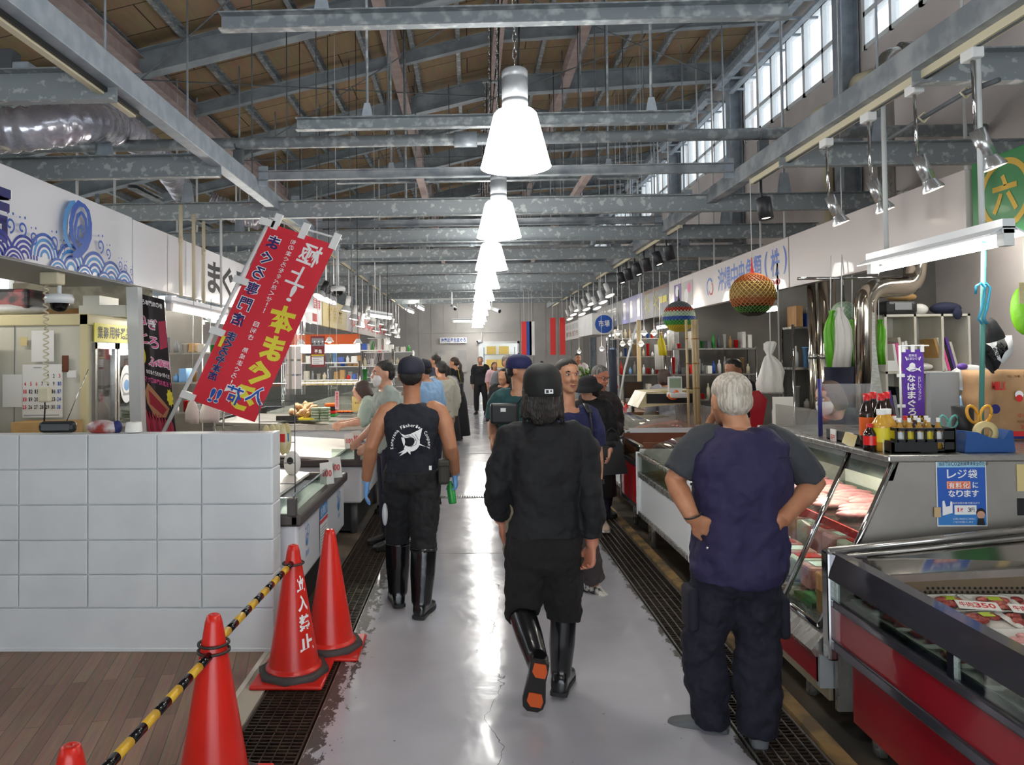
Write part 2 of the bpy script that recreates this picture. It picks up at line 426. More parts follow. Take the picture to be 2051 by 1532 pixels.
b = B(); b.box((.29, 26.96, 0), (.35, 27.02, 2.3)); b.box((1.72, 26.96, 0), (1.78, 27.02, 2.3)); b.box((.29, 26.96, 2.22), (1.78, 27.02, 2.3))
struct(b, 'trim_5', 'white_paint')
b = B(); b.box((-7.5, -3.12, 0), (-2.4, -3, 6.9)); b.box((3.4, -3.12, 0), (4.62, -3, 6.9)); b.box((-2.4, -3.12, 2.9), (3.4, -3, 6.9)); struct(b, 'wall_front_added', 'panel_wall')  # entrance wall out of view, added to hold back daylight behind the camera
# clerestory windows
mat('sash', 'e8ecee', .4)
def clerestory(n, y0, y1):
    f = B(); z0, z1, zt = 5.12, 6.13, 5.52; X0, X1 = 4.47, 4.56
    f.box((X0, y0, z0), (X1, y1, z0+.05)); f.box((X0, y0, z1-.05), (X1, y1, z1)); f.box((X0, y0, zt-.03), (X1, y1, zt+.03))
    for k in range(7):
        y = y0+(y1-y0)*k/6; wd = .035 if k % 2 == 0 else .024
        f.box((X0, y-wd, z0), (X1, y+wd, z1))
    o = struct(f, 'window_%d' % n, 'sash')
    p = B().box((4.515, y0, z0), (4.52, y1, z1)).obj('pane', 'glass', o)
for n in range(1, 8): clerestory(n, -2.2+3.6*n+.22, -2.2+3.6*(n+1)-.22)
# ================================================================== roof frame
def zr(x):            # underside of the rafters
    return 6.05+(x-.45)*.226 if x < .45 else 6.05+(x-.45)*.045
def board_mat():
    m = bpy.data.materials.new('roof_boards'); m.use_nodes = True; nt = m.node_tree; N = nt.nodes; L = nt.links; b = N['Principled BSDF']
    tc = N.new('ShaderNodeTexCoord'); br = N.new('ShaderNodeTexBrick'); br.inputs['Scale'].default_value = 1; br.inputs['Brick Width'].default_value = 1.8; br.inputs['Row Height'].default_value = .6
    br.inputs['Mortar Size'].default_value = .008; br.inputs['Color1'].default_value = srgb('a08a6c'); br.inputs['Color2'].default_value = srgb('b39b7c'); br.inputs['Mortar'].default_value = srgb('3a2b1d')
    L.new(tc.outputs['Object'], br.inputs[0]); mp = N.new('ShaderNodeMapping'); mp.inputs['Scale'].default_value = (6, 1, 1); L.new(tc.outputs['Object'], mp.inputs[0])
    n = N.new('ShaderNodeTexNoise'); n.inputs['Scale'].default_value = 2.5; n.inputs['Detail'].default_value = 6; L.new(mp.outputs[0], n.inputs[0])
    mx = N.new('ShaderNodeMix'); mx.data_type = 'RGBA'; mx.blend_type = 'MULTIPLY'; mx.inputs[0].default_value = .5; L.new(br.outputs[0], mx.inputs[6]); L.new(n.outputs['Color'], mx.inputs[7]); L.new(mx.outputs[2], b.inputs['Base Color']); b.inputs['Roughness'].default_value = .75
    MATS['roof_boards'] = m
board_mat()
b = B()
for x0, x1 in ((-7.62, .45), (.45, 4.62)):
    b.prism([(x0, -3, zr(x0)+.42), (x1, -3, zr(x1)+.42), (x1, -3, zr(x1)+.5), (x0, -3, zr(x0)+.5)], (0, 30.2, 0))
struct(b, 'ceiling', 'roof_boards')
def bar_i(b, a, c, h, wd, tf=.012, up=Z_):
    """rolled I section from a to c, h high, wd wide; a and c lie on its underside"""
    a, c = V(a), V(c); t = (c-a).normalized(); s = t.cross(up).normalized(); u = s.cross(t).normalized()
    for (x0, x1, y0, y1) in ((-wd/2, wd/2, 0, tf), (-wd/2, wd/2, h-tf, h), (-.006, .006, tf, h-tf)):
        b.prism([a+s*x0+u*y0, a+s*x1+u*y0, a+s*x1+u*y1, a+s*x0+u*y1], c-a)
    return b
def bar_c(b, a, c, h, wd, side=1, tf=.008, up=Z_):
    """channel section, open towards side"""
    a, c = V(a), V(c); t = (c-a).normalized(); s = t.cross(up).normalized()*side; u = Z_ if abs(t.z) < .01 else s.cross(t).normalized()
    for (x0, x1, y0, y1) in ((0, wd, 0, tf), (0, wd, h-tf, h), (0, tf, tf, h-tf)):
        b.prism([a+s*x0+u*y0, a+s*x1+u*y0, a+s*x1+u*y1, a+s*x0+u*y1], c-a)
    return b
for k in range(8):
    y = 1.4+3.6*k
    b = B()
    for x0, x1 in ((-7.5, .45), (.45, 4.5)): bar_i(b, (x0, y, zr(x0)), (x1, y, zr(x1)), .3, .17)
    for dx in range(4):
        for dz in range(4): b.cyl((3.3+dx*.1, y-.012, zr(3.4)+.05+dz*.06), (3.3+dx*.1, y-.03, zr(3.4)+.05+dz*.06), .016, n=6)
    struct(b, 'roof_beam', 'rafter')
    b = B()
    for x0, x1 in ((-7.5, .45), (.45, 4.5)): bar_i(b, (x0, y+1.8, zr(x0)+.13), (x1, y+1.8, zr(x1)+.13), .17, .1)
    struct(b, 'roof_beam', 'rafter')
    b = B(); bar_i(b, (4.28, y, 0), (4.28, y, zr(4.3)), .2, .2, up=X_); struct(b, 'column', 'steel_blue')
b = B()
for k in range(19):
    x = -7.2+k*.64
    if abs(x-.45) > .2: bar_c(b, (x, -2.9, zr(x)+.3), (x, 26.9, zr(x)+.3), .12, .06)
struct(b, 'roof_purlin_beams', 'galv')
b = B()
for x in (.36, .5): bar_c(b, (x, -2.9, zr(.45)-.03), (x, 26.9, zr(.45)-.03), .33, .06, 1 if x < .4 else -1)
for x in (-3.9, -1.0, 1.6): bar_i(b, (x, -2.9, zr(x)+.02), (x, 26.9, zr(x)+.02), .22, .15)
struct(b, 'roof_girder_beams', 'steel_red')
b = B()
for k in range(7):
    y = 1.4+3.6*k
    b.cyl((-3.9, y, zr(-3.9)-.02), (.45, y+3.6, zr(.45)-.02), .009, n=5); b.cyl((.45, y, zr(.45)-.04), (-3.9, y+3.6, zr(-3.9)-.04), .009, n=5)
    b.cyl((.45, y, zr(.45)-.02), (4.3, y+3.6, zr(4.3)-.02), .009, n=5); b.cyl((4.3, y, zr(4.3)-.04), (.45, y+3.6, zr(.45)-.04), .009, n=5)
struct(b, 'roof_brace_beams', 'steel_dark')
b = B()
for k in range(7):
    y0 = 1.4+3.6*k+.2
    bar_i(b, (4.05, y0, 6.0), (4.05, y0+3.2, 6.0), .12, .12)
    for q in range(7): b.box((4.05, y0+.1+q*.5, 5.96), (4.46, y0+.13+q*.5, 5.99))
    b.box((4.22, y0, 5.93), (4.3, y0+3.2, 5.97))
struct(b, 'window_rail_beam', 'steel_blue')
# ================================================================== hung steel
for k in range(11):
    y = 4.03+1.8*k
    b = B(); bar_c(b, (-1.37, y+.03, 3.53), (1.76, y+.03, 3.53), .1, .06, 1)
    t = thing('strut_channel', 'grey steel channel hung across the aisle, %s from the entrance' % ORD[k], 'hung steel channel', (.2, y, 3.53), 'hung channels across the aisle')
    b.obj('channel', 'galv', t)
    for x in (-.8, 1.45):
        r = B().cyl((x, y, 3.63), (x, y, zr(x)+.28), .011, n=6).obj('hanger_rod', 'galv', t)
        B().prism([(x-.045, y-.012, 3.625), (x+.045, y-.012, 3.625), (x+.022, y-.012, 3.74), (x-.022, y-.012, 3.74)], (0, .024, 0)).obj('bracket', 'steel_blue', r)
bl = B().box((-2.11, .6, 3.29), (-2.01, 24, 3.44), bev=.004); struct(bl, 'long_beam', 'steel_blue')
br_ = B().box((2.49, .6, 3.29), (2.59, 24, 3.44), bev=.004); struct(br_, 'long_beam', 'steel_paint')
t = thing('lighting_rail', 'cream lighting duct rail under the left hand steel beam near the entrance', 'lighting rail', (-2.1, 2.6, 3.25))
b = B(); b.box((-2.145, .6, 3.25), (-2.105, 4.6, 3.305)); b.obj('rail', 'cream', t); B().box((-2.1, .6, 3.262), (-2.085, 4.6, 3.288)).obj('slot', 'black', t)
t = thing('lighting_rail', 'cream lighting duct rail under the right hand steel beam', 'lighting rail', (2.57, 4, 3.25))
B().box((2.55, .6, 3.245), (2.6, 6.75, 3.29)).obj('rail', 'cream', t); B().box((2.564, .6, 3.241), (2.584, 6.7, 3.246)).obj('slot', 'grey_dark', t)
t = thing('lighting_rail', 'cream lighting duct rail along the far right hand beam over the black spotlights', 'lighting rail', (2.57, 12, 3.25))
B().box((2.55, 9.0, 3.25), (2.59, 23, 3.29)).obj('rail', 'cream', t); B().box((2.562, 9, 3.246), (2.578, 23, 3.251)).obj('slot', 'grey_dark', t)
t = thing('lighting_rail', 'cream lighting duct rail along the far left hand beam over the hung lamps', 'lighting rail', (-2.06, 12, 3.25))
B().box((-2.09, 7.9, 3.25), (-2.05, 23, 3.29)).obj('rail', 'cream', t); B().box((-2.078, 7.9, 3.246), (-2.062, 23, 3.251)).obj('slot', 'grey_dark', t)
for k in range(11):
    y = 6.97+1.3*k
    b = B(); bar_c(b, (-2.0, y, 3.41), (2.48, y, 3.41), .09, .05, 1)
    t = thing('cross_bar', 'pale steel bar bolted between the two long beams, %s from the entrance' % ORD[k], 'steel bar', (.2, y, 3.4), 'bars between the long beams')
    b.obj('bar', 'steel_paint', t)
    for x in (-2.0, 2.4): B().box((x, y-.012, 3.36), (x+.09, y-.004, 3.55)).obj('end_plate', 'steel_blue', t)
    if k % 2 == 0 and k < 9:
        for x in (-.5, 1.12): B().box((x, y+.05, 3.42), (x+.06, y+1.29, 3.49)).obj('spacer', 'steel_red', t)
for k in range(10):
    y = 4.2+1.79*k
    if k < 2:
        for sd, x0, x1 in (('left', -7.4, -2.03), ('right', 2.5, 4.45)):
            b = B(); bar_c(b, (x0, y, 3.2), (x1, y, 3.2), .19, .075, 1); struct(b, 'galvanized_beam', 'galv_spot')
    else:
        b = B(); bar_c(b, (-7.4, y, 3.2), (4.45, y, 3.2), .18, .075, 1); struct(b, 'galvanized_beam', 'galv_spot')
# plates carrying the beams
b = B()
for x in (-3.0, 3.3):
    for k in range(8):
        y = 4.2+1.79*k; b.prism([(x-.07, y-.01, 3.38), (x+.07, y-.01, 3.38), (x+.04, y-.01, 3.6), (x-.04, y-.01, 3.6)], (0, .02, 0)); b.cyl((x, y, 3.6), (x, y, zr(x)+.3), .011, n=6)
struct(b, 'beam_hangers', 'steel_blue')
# rods that carry pipes and cables
b = B()
for i, (px, y) in enumerate(((634, 8.0), (505, 7.4), (575, 8.5), (778, 6.5), (810, 9.0), (1194, 8.2), (1215, 9.6), (1160, 10), (700, 10.2), (900, 12), (1110, 12), (1250, 11), (640, 11.5), (1290, 6.5))):
    p = at(px, 300, Y=y); b.cyl((p.x, y, 3.6), (p.x, y, zr(p.x)+.3), .007, n=5)
struct(b, 'beam_rods', 'steel_dark')
t = thing('water_pipe', 'long galvanized pipe running across the hall above the beams', 'pipe', (0, 6.45, 3.6))
B().cyl((-5.2, 6.45, 3.62), (4.45, 6.45, 3.62), .052, n=14).obj('pipe', 'galv', t)
B().cyl((-.12, 6.45, 3.62), (.08, 6.45, 3.62), .068, n=14).obj('coupling', 'steel_blue', t)
for x in (-2.05, 2.54):
    b = B(); b.box((x-.02, 6.42, 3.44), (x+.06, 6.48, 3.56)); b.tube([(x, 6.45, 3.55), (x, 6.4, 3.6), (x, 6.45, 3.685), (x, 6.5, 3.6), (x, 6.45, 3.55)], .008, 5); b.obj('clamp', 'steel_dark', t)
t = thing('insulated_pipe', 'white ribbed insulated pipe running across the hall', 'pipe', (0, 14.6, 3.55))
B().cyl((-5, 14.6, 3.55), (4.4, 14.6, 3.55), .1, n=14).obj('pipe', 'off_white', t)
b = B()
for i in range(60): b.cyl((-4.9+i*.155, 14.6, 3.55), (-4.88+i*.155, 14.6, 3.55), .104, n=14)
b.obj('bands', 'white', t)
t = thing('sewer_pipe', 'thin grey pipe above the hung channels in mid hall', 'pipe', (0, 11.6, 3.5))
B().cyl((-3.6, 11.6, 3.5), (4.3, 11.6, 3.5), .04, n=10).obj('pipe', 'galv', t)
for x in (-1.9, 0, 1.9): B().cyl((x, 11.6, 3.5), (x+.08, 11.6, 3.5), .05, n=10).obj('coupling', 'steel_blue', t)
t = thing('overhead_panel', 'long white panel hung across the far aisle between the beams', 'panel', (0, 20, 3.3))
B().box((-2.0, 20, 3.3), (2.48, 20.08, 3.52), bev=.01).obj('panel', 'white_paint', t)
for x in (-1.95, 2.4): B().box((x, 20.02, 3.52), (x+.04, 20.06, 3.9)).obj('hanger', 'grey', t)
# foil ventilation duct on the left
mat('foil', 'd3d3dc', .22, .6, col2='bcbac9', scale=7, bump=.5, bscale=9, rough2=.3)
t = thing('ventilation_duct', 'crinkled silver foil duct bending above the left wave banner', 'duct', (-3.3, 6, 3.5))
pts = [at(-150, 258, Y=5.1), at(-40, 262, Y=5.1), at(60, 258, Y=5.15), at(140, 246, Y=5.35), at(185, 243, Y=5.7), at(222, 255, Y=6.3)]
def wav(pts, r, n=60):
    ps = [V(p) for p in pts]; out = []; rr = []
    for i in range(n+1):
        u = i/n*(len(ps)-1); k = min(int(u), len(ps)-2); f = u-k
        p0, p1, p2, p3 = ps[max(k-1, 0)], ps[k], ps[k+1], ps[min(k+2, len(ps)-1)]
        out.append(.5*((2*p1)+(p2-p0)*f+(2*p0-5*p1+4*p2-p3)*f*f+(3*p1-p0-3*p2+p3)*f*f*f))
        rr.append(r*(1+.05*math.sin(i*1.7)+.03*math.sin(i*4.1)))
    return out, rr
p, q = wav(pts, .155); B().tube(p, q, 20).obj('front_run', 'foil', t)
p, q = wav([at(200, 236, Y=6.0), at(260, 268, Y=6.8), at(320, 318, Y=8.0), at(365, 382, Y=9.6)], .15); B().tube(p, q, 20).obj('rear_run', 'foil', t)
p, q = wav([at(420, 405, Y=9.9), at(470, 425, Y=10), at(520, 440, Y=10)], .14); B().tube(p, q, 16).obj('side_run', 'foil', t)
b = B()
for y in (6.2, 9.5): b.box((at(190, 300, Y=y).x, y, 3.39), (at(190, 300, Y=y).x+.05, y+.03, 3.9))
b.obj('support', 'galv', t)
t = thing('junction_box', 'dark electrical box on top of the left front galvanized beam', 'electrical box', (-2.9, 4.3, 3.4))
p = at(0, 150, Y=4.25); B().box((p.x-.08, 4.2, 3.392), (p.x+.1, 4.3, p.z+.14), bev=.01).obj('box', 'grey_dark', t); B().box((p.x+.1, 4.2, 3.392), (p.x+.2, 4.3, p.z+.06), bev=.01).obj('cover', 'steel_blue', t)
t = thing('cable_tray', 'short grey cable channel lying between beams above the white left sign', 'cable tray', (-2.8, 8.5, 3.38))
a, c = at(255, 378, Y=7.3), at(312, 405, Y=8.6); bb = B(); bar_c(bb, a, c, .05, .09, 1); bb.obj('tray', 'galv', t)
a, c = at(355, 428, Y=8.6), at(415, 462, Y=9.4); bb = B(); bar_c(bb, a, c, .05, .09, 1); bb.obj('tray', 'galv', t)
# stainless flues on the right
def elbow(pts, r=.06, n=10):
    ps = [V(p) for p in pts]; out = [ps[0]]
    for i in range(1, len(ps)-1):
        a, c, d = ps[i-1], ps[i], ps[i+1]; u = (a-c).normalized(); v = (d-c).normalized(); rr = min(r*2, (a-c).length*.45, (d-c).length*.45)
        for k in range(7):
            f = k/6; out.append((c+u*rr)*(1-f)**2+c*2*f*(1-f)+(c+v*rr)*f*f)
    out.append(ps[-1]); return out
t = thing('kitchen_flue', 'shiny steel flue rising behind the right counter and bending towards the wall', 'flue', (2.9, 5.6, 1.1))
y = 6.0
A = [at(1733, 900, Y=y), at(1733, 575, Y=y), at(1830, 575, Y=y+.1), at(1836, 500, Y=y+.1)]
B().tube(elbow(A, .085), .082, 18).obj('lower_run', 'tube_steel', t)
c0 = at(1836, 500, Y=y+.1); fz = at(1770, 110, X=4.15)
B().tube(elbow([c0, V((c0.x, c0.y, 3.0)), V((fz.x, fz.y, 3.0)), V((fz.x, fz.y, fz.z)), V((4.47, fz.y, fz.z))], .085), .08, 16).obj('upper_run', 'stainless', t)
B().cyl((4.3, fz.y, fz.z), (4.49, fz.y, fz.z), .12, n=18).obj('wall_collar', 'stainless', t)
t = thing('drain_pipe', 'cream plastic pipe bending along the right wall under the windows', 'pipe', (4.4, 9, 4.5))
pp = [at(1745, 150, X=4.44), at(1712, 160, X=4.44), at(1706, 205, X=4.44), at(1680, 215, X=4.44)]
B().tube(elbow(pp, .05), .06, 10).obj('upper_bend', 'cream', t)
pp = [at(1660, 215, X=4.44), at(1635, 225, X=4.44), at(1628, 250, X=4.44), at(1585, 262, X=4.44)]
B().tube(elbow(pp, .05), .06, 10).obj('lower_bend', 'cream', t)
B().tube([(4.44, 9.2, 3.2), (4.44, 9.2, 4.6)], .055, 10).obj('riser', 'cream', t)
t = thing('signal_conduit', 'thin dark conduit slanting above the right sign board', 'conduit', (3, 5, 3.2))
B().tube([at(1782, 278, Y=4.6), at(1850, 235, Y=4.3), at(1935, 185, Y=3.95), at(2000, 160, Y=3.7)], .014, 6).obj('conduit', 'steel_dark', t)
for px, py, yy in ((1850, 235, 4.3), (1935, 185, 3.95)): q = at(px, py, Y=yy); B().tube([q+V((0, 0, -.03)), q+V((.03, 0, 0)), q+V((0, 0, .03)), q+V((-.03, 0, 0)), q+V((0, 0, -.03))], .006, 5).obj('clamp', 'cream', t)
# ================================================================== lamps over the aisle
mat('ballast', 'b3b7bb', .35, .2)
def pendant(y, label, x=.27, z=2.78):
    t = thing('pendant_lamp', label, 'pendant lamp', (x, y, z+.56), 'pendant lamps down the aisle')
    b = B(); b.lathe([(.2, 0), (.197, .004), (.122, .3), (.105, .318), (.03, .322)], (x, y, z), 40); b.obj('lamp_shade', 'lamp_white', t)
    bb = B(); bb.lathe([(.0, .34), (.074, .34), (.074, .375), (.07, .378), (.07, .384), (.074, .387), (.074, .5), (.07, .503), (.07, .508), (.074, .512), (.074, .545), (.066, .556), (0, .556)], (x, y, z), 28); bb.cyl((x, y, z+.315), (x, y, z+.345), .04, n=16)
    bh = bb.obj('ballast_housing', 'ballast', t)
    c = B(); top = zr(.45)-.03; n = int((top-z-.57)/.05)
    for i in range(n):
        zc = z+.57+i*.05; u = X_ if i % 2 else Y_
        c.tube([V((x, y, zc))+u*.011*math.cos(a)+Z_*(.03+.034*math.sin(a)) for a in [2*PI*q/8 for q in range(9)]], .004, 4)
    c.obj('chain', 'chrome', t)
    B().tube([(x+.02, y, z+.55), (x+.03, y, z+.8), (x+.01, y, z+1.3), (x+.03, y, top)], .006, 6).obj('cord', 'black', t)
    B().box((x-.03, y-.03, top-.02), (x+.2, y+.03, top+.04)).obj('ceiling_plate', 'galv', t)
    return t
LAMP_LABELS = ['large white pendant lamp nearest the entrance on a steel chain']+['%s white pendant lamp down the aisle counted from the entrance' % ORD[k] for k in range(1, 10)]
for k in range(10): pendant(4.18+2.43*k, LAMP_LABELS[k])
pendant(1.75, 'white pendant lamp hung above and before the picture edge')
# ================================================================== spotlights
def spot_light(p, d, watts, ang=70, name='spot'):
    l = bpy.data.lights.new(name, 'SPOT'); l.energy = watts; l.spot_size = R(ang); l.spot_blend = .6; l.color = (1, .93, .82); l.shadow_soft_size = .04
    o = bpy.data.objects.new(name, l); COL.objects.link(o); o.location = p; o.rotation_euler = V(d).to_track_quat('-Z', 'Y').to_euler(); return o
mat('spot_silver', 'c9cbcc', .25, .8); mat('spot_face', 'fff3dc', .4, emit=5.); mat('spot_black', '23252b', .45)
def silver_spot(y, drop, label, d=(.35, -.1, -1), x=2.575):
    t = thing('spotlight', label, 'spotlight', (x, y, 3.245), 'silver spotlights on the right rail')
    B().box((x-.03, y-.05, 3.19), (x+.03, y+.05, 3.245), bev=.006).obj('rail_adapter', 'white', t)
    B().cyl((x, y, 3.195), (x+.01, y, 3.245-drop), .009, n=8).obj('stem', 'chrome', t)
    d = V(d).normalized(); p = V((x+.03, y, 3.245-drop-.01))-d*.04
    b = B(); b.cyl(p, p+d*.15, .036, n=18); b.lathe([(.036, .15), (.04, .165), (.058, .2), (.058, .212)], p, 18, axis=d); b.obj('lamp_body', 'spot_silver', t)
    B().cyl(p+d*.2, p+d*.208, .052, n=18).obj('lens', 'spot_face', t)
    spot_light(p+d*.22, d, 12)
    return t
for i, (px, py, drop) in enumerate(((1947, 116, .44), (1831, 182, .44), (1739, 238, .46), (1655, 292, .44))):
    p = at(px, py, X=2.575)
    silver_spot(p.y, drop, 'silver spotlight on a long stem, %s from the right edge of the picture' % ORD[i])
def black_spot(x, y, z, label, d, group, rail=3.25):
    t = thing('spotlight', label, 'spotlight', (x, y, rail), group)
    B().tube([(x, y, rail), (x, y, z+.1), (x+.02, y, z+.05)], .011, 8).obj('arm', 'spot_black', t)
    d = V(d).normalized(); p = V((x+.02, y, z+.06))-d*.02
    b = B(); b.lathe([(.0, 0), (.058, 0), (.062, .01), (.062, .19), (.05, .19), (.048, .175), (0, .17)], p, 20, axis=d); b.obj('lamp_body', 'spot_black', t)
    B().cyl(p+d*.171, p+d*.176, .044, n=16).obj('lens', 'spot_face', t)
    return p, d
p, d = black_spot(2.575, 6.55, 3.0, 'single black cylinder spotlight over the carved ball ornaments', (.08, -.12, -1), 'black spotlights on the right rail'); spot_light(p+d*.2, d, 25)
for i in range(6):
    p, d = black_spot(2.575, 9.7+i*.62, 3.06, 'black cylinder spotlight in the row over the right stalls, %s from the entrance' % ORD[i], (.25, -.25 if i % 2 else .1, -1), 'black spotlights on the right rail')
    if i % 2 == 0: spot_light(p+d*.2, d, 30)
mat('reflector', 'dfe1e2', .25, .4)
def bell_lamp(x, y, drop, label, group, body='spot_black', d=(.3, -.2, -1)):
    """can lamp with a bell reflector on a long stem"""
    t = thing('stem_lamp', label, 'stem lamp', (x, y, 3.25), group)
    B().cyl((x, y, 3.25), (x, y, 3.25-drop), .008, n=6).obj('stem', 'white', t)
    d = V(d).normalized(); p = V((x, y, 3.25-drop))-d*.03
    B().cyl(p, p+d*.17, .045, n=14).obj('lamp_body', body, t)
    B().lathe([(.045, .17), (.07, .2), (.095, .26), (.1, .27), (.09, .262), (.06, .21)], p, 18, axis=d).obj('reflector', 'reflector', t)
    B().cyl(p+d*.25, p+d*.257, .085, n=14).obj('lens', 'spot_face', t)
    return p, d
for i in range(5):
    p, d = bell_lamp(-2.07, (8.9, 9.25, 10.6, 11.2, 11.5)[i], .46, 'black can lamp with bell reflector on the left rail, %s from the entrance' % ORD[i], 'stem lamps on the left rail', d=(-.55, -.35, -1) if i < 2 else (-.4, -.5, -1))
    if i in (0, 2): spot_light(p+d*.28, d, 30)
for i in range(12):
    p, d = bell_lamp(-2.07, 12.6+i*.8, .5+.1*(i % 3), 'white stem lamp with bell reflector on the left rail, %s from the black lamps' % ORD[i], 'stem lamps on the left rail', 'white', (-.2, -.15, -1))
    if i % 4 == 1: spot_light(p+d*.28, d, 30)
for i in range(9):
    p, d = bell_lamp(2.57, 14+i*.7, .2+.07*(i % 3), 'white stem lamp on the far right rail, %s beyond the black spotlights' % ORD[i], 'stem lamps on the right rail', 'white', (.3, -.35, -1))
    if i % 4 == 1: spot_light(p+d*.28, d, 30)
# ================================================================== tube lamps
def tube_lamp(a, c, label, hang=None, wd=.09, pipes=(.15, .85), n=1, hooks=True, group=None):
    """fluorescent batten from a to c: white trough, tube, end sockets, hanging pipes"""
    a, c = V(a), V(c); t_ = (c-a).normalized(); s = t_.cross(Z_).normalized()
    t = thing('tube_lamp', label, 'fluorescent lamp', (a+c)/2+Z_*.1, group)
    b = B(); b.prism([a-s*.03+Z_*.04, a+s*.03+Z_*.04, a+s*.03+Z_*.11, a-s*.03+Z_*.11], c-a)
    b.prism([a-s*wd+Z_*.03, a-s*.03+Z_*.065, a+s*.03+Z_*.065, a+s*wd+Z_*.03, a+s*wd+Z_*.038, a+s*.03+Z_*.073, a-s*.03+Z_*.073, a-s*wd+Z_*.038], c-a); b.obj('housing', 'white_gloss', t)
    for p in (a, c-t_*.05): B().prism([p-s*.025-Z_*.02, p+s*.025-Z_*.02, p+s*.025+Z_*.06, p-s*.025+Z_*.06], t_*.05).obj('socket', 'white', t)
    B().cyl(a+t_*.05, c-t_*.05, .0165, n=12).obj('tube', 'tube_light', t)
    for f in pipes:
        p = a+(c-a)*f
        B().cyl(p+Z_*.11, V((p.x, p.y, hang or zr(p.x)+.43)), .014, n=10).obj('hanging_pipe', 'white_paint', t)
    return t
tube_lamp((2.6, 3.62, 2.235), (2.6, 4.85, 2.235), 'long fluorescent lamp hung on two pipes over the right steel counter', 3.25)
# ================================================================== flat artwork helper
class Art:
    """draws on a plane: o is the lower-left corner as seen, xd right, yd up (all in metres)"""
    def __init__(s, o, xd, yd, lift=.0015, flip=False, warp=None):
        s.o, s.x, s.y = V(o), V(xd).normalized(), V(yd).normalized(); s.n = s.x.cross(s.y).normalized(); s.l = lift; s.b = B(); s.flip = flip; s.warp = warp
    def p(s, u, v):
        q = s.o+s.x*u+s.y*v+s.n*s.l
        return s.warp(q, u, v) if s.warp else q
    def poly(s, pts, mi=0, keep=False):
        if not keep: s.l += .0003
        s.b._add([s.p(*q) for q in pts], [tuple(range(len(pts)))], mi); return s
    def rect(s, u0, v0, u1, v1, mi=0): return s.poly([(u0, v0), (u1, v0), (u1, v1), (u0, v1)], mi)
    def disc(s, c, r, mi=0, n=20, ry=None):
        ry = r if ry is None else ry
        return s.poly([(c[0]+r*math.cos(2*PI*k/n), c[1]+ry*math.sin(2*PI*k/n)) for k in range(n)], mi)
    def ring(s, c, r0, r1, a0=0, a1=2*PI, mi=0, n=20):
        s.l += .0003
        vs = []
        for k in range(n+1):
            a = a0+(a1-a0)*k/n; vs += [s.p(c[0]+r0*math.cos(a), c[1]+r0*math.sin(a)), s.p(c[0]+r1*math.cos(a), c[1]+r1*math.sin(a))]
        s.b._add(vs, [(2*k, 2*k+1, 2*k+3, 2*k+2) for k in range(n)], mi); return s
    def stroke(s, pts, w, mi=0):
        s.l += .0003; m = len(pts); ww = [w]*m if isinstance(w, (int, float)) else w; vs = []
        for i in range(m):
            a, c = pts[max(i-1, 0)], pts[min(i+1, m-1)]; dx, dy = c[0]-a[0], c[1]-a[1]; L_ = math.hypot(dx, dy) or 1
            nx, ny = -dy/L_*ww[i]/2, dx/L_*ww[i]/2; vs += [s.p(pts[i][0]+nx, pts[i][1]+ny), s.p(pts[i][0]-nx, pts[i][1]-ny)]
        s.b._add(vs, [(2*k, 2*k+1, 2*k+3, 2*k+2) for k in range(m-1)], mi); return s
    def ch(s, c, u, v, w, h, mi=0, bold=0., rot=0.):
        """one character with its centre at (u, v)"""
        s.l += .0002
        if rot or s.warp:
            vs, fs = glyphs(c, bold)
            if not vs: return s
            x0 = min(q.x for q in vs); x1 = max(q.x for q in vs); y0 = min(q.y for q in vs); y1 = max(q.y for q in vs); ca, sa = math.cos(rot), math.sin(rot)
            if c.isascii() and c.islower(): y0, y1 = 0, .74
            out = []
            for q in vs:
                a, d = ((q.x-x0)/max(x1-x0, 1e-6)-.5)*w*(-1 if s.flip else 1), ((q.y-y0)/max(y1-y0, 1e-6)-.5)*h
                out.append(s.p(u+a*ca-d*sa, v+a*sa+d*ca))
            s.b._add(out, fs, mi)
        else: letter(s.b, c, s.o+s.x*(u-w/2)+s.y*(v-h/2), s.x, s.y, w, h, bold, mi, s.l, s.flip)
        return s
    def line(s, t, u, v, w, h, mi=0, bold=0., gap=.1):
        """text in a row from the left end (u, v = lower left), w per character"""
        for i, c in enumerate(t):
            if c != ' ': s.ch(c, u+(i+.5)*w, v+h/2, w*(1-gap)*(.4 if c in '!1|().:,' else 1), h, mi, bold); s.l -= .0002
        s.l += .0002; return s
    def col(s, t, u, v, w, h, mi=0, bold=0., gap=.12):
        """text in a column from the top (u = centre, v = top), h per character"""
        for i, c in enumerate(t):
            if c != ' ': s.ch(c, u, v-(i+.5)*h, w*(.35 if c in '!|ー・' else 1), h*(1-gap), mi, bold); s.l -= .0002
        s.l += .0002; return s
    def obj(s, name, mats, parent): return s.b.obj(name, mats, parent, recalc=False)
mat('ink', '1b1b20', .6); mat('navy_ink', '20236e', .5); mat('blue_ink', '1c55b5', .4); mat('sky_ink', '3f8ed0', .4); mat('white_ink', 'f2f2f2', .5)
mat('red_ink', 'd3262a', .5); mat('yellow_ink', 'e9dd3c', .5); mat('purple_ink', '5b3a92', .5); mat('pink_ink', 'e65a9a', .5); mat('gold_ink', 'c9a32e', .5)
mat('orange_ink', 'e5672c', .5); mat('sign_white', 'e9e9ee', .25, coat=.3); mat('sign_pink', 'c9c0bd', .35, coat=.2); mat('grey_ink', '8d9096', .5)
mat('green_sign', '1d7a3c', .35, coat=.2); mat('brown_ink', '6b3a20', .5)
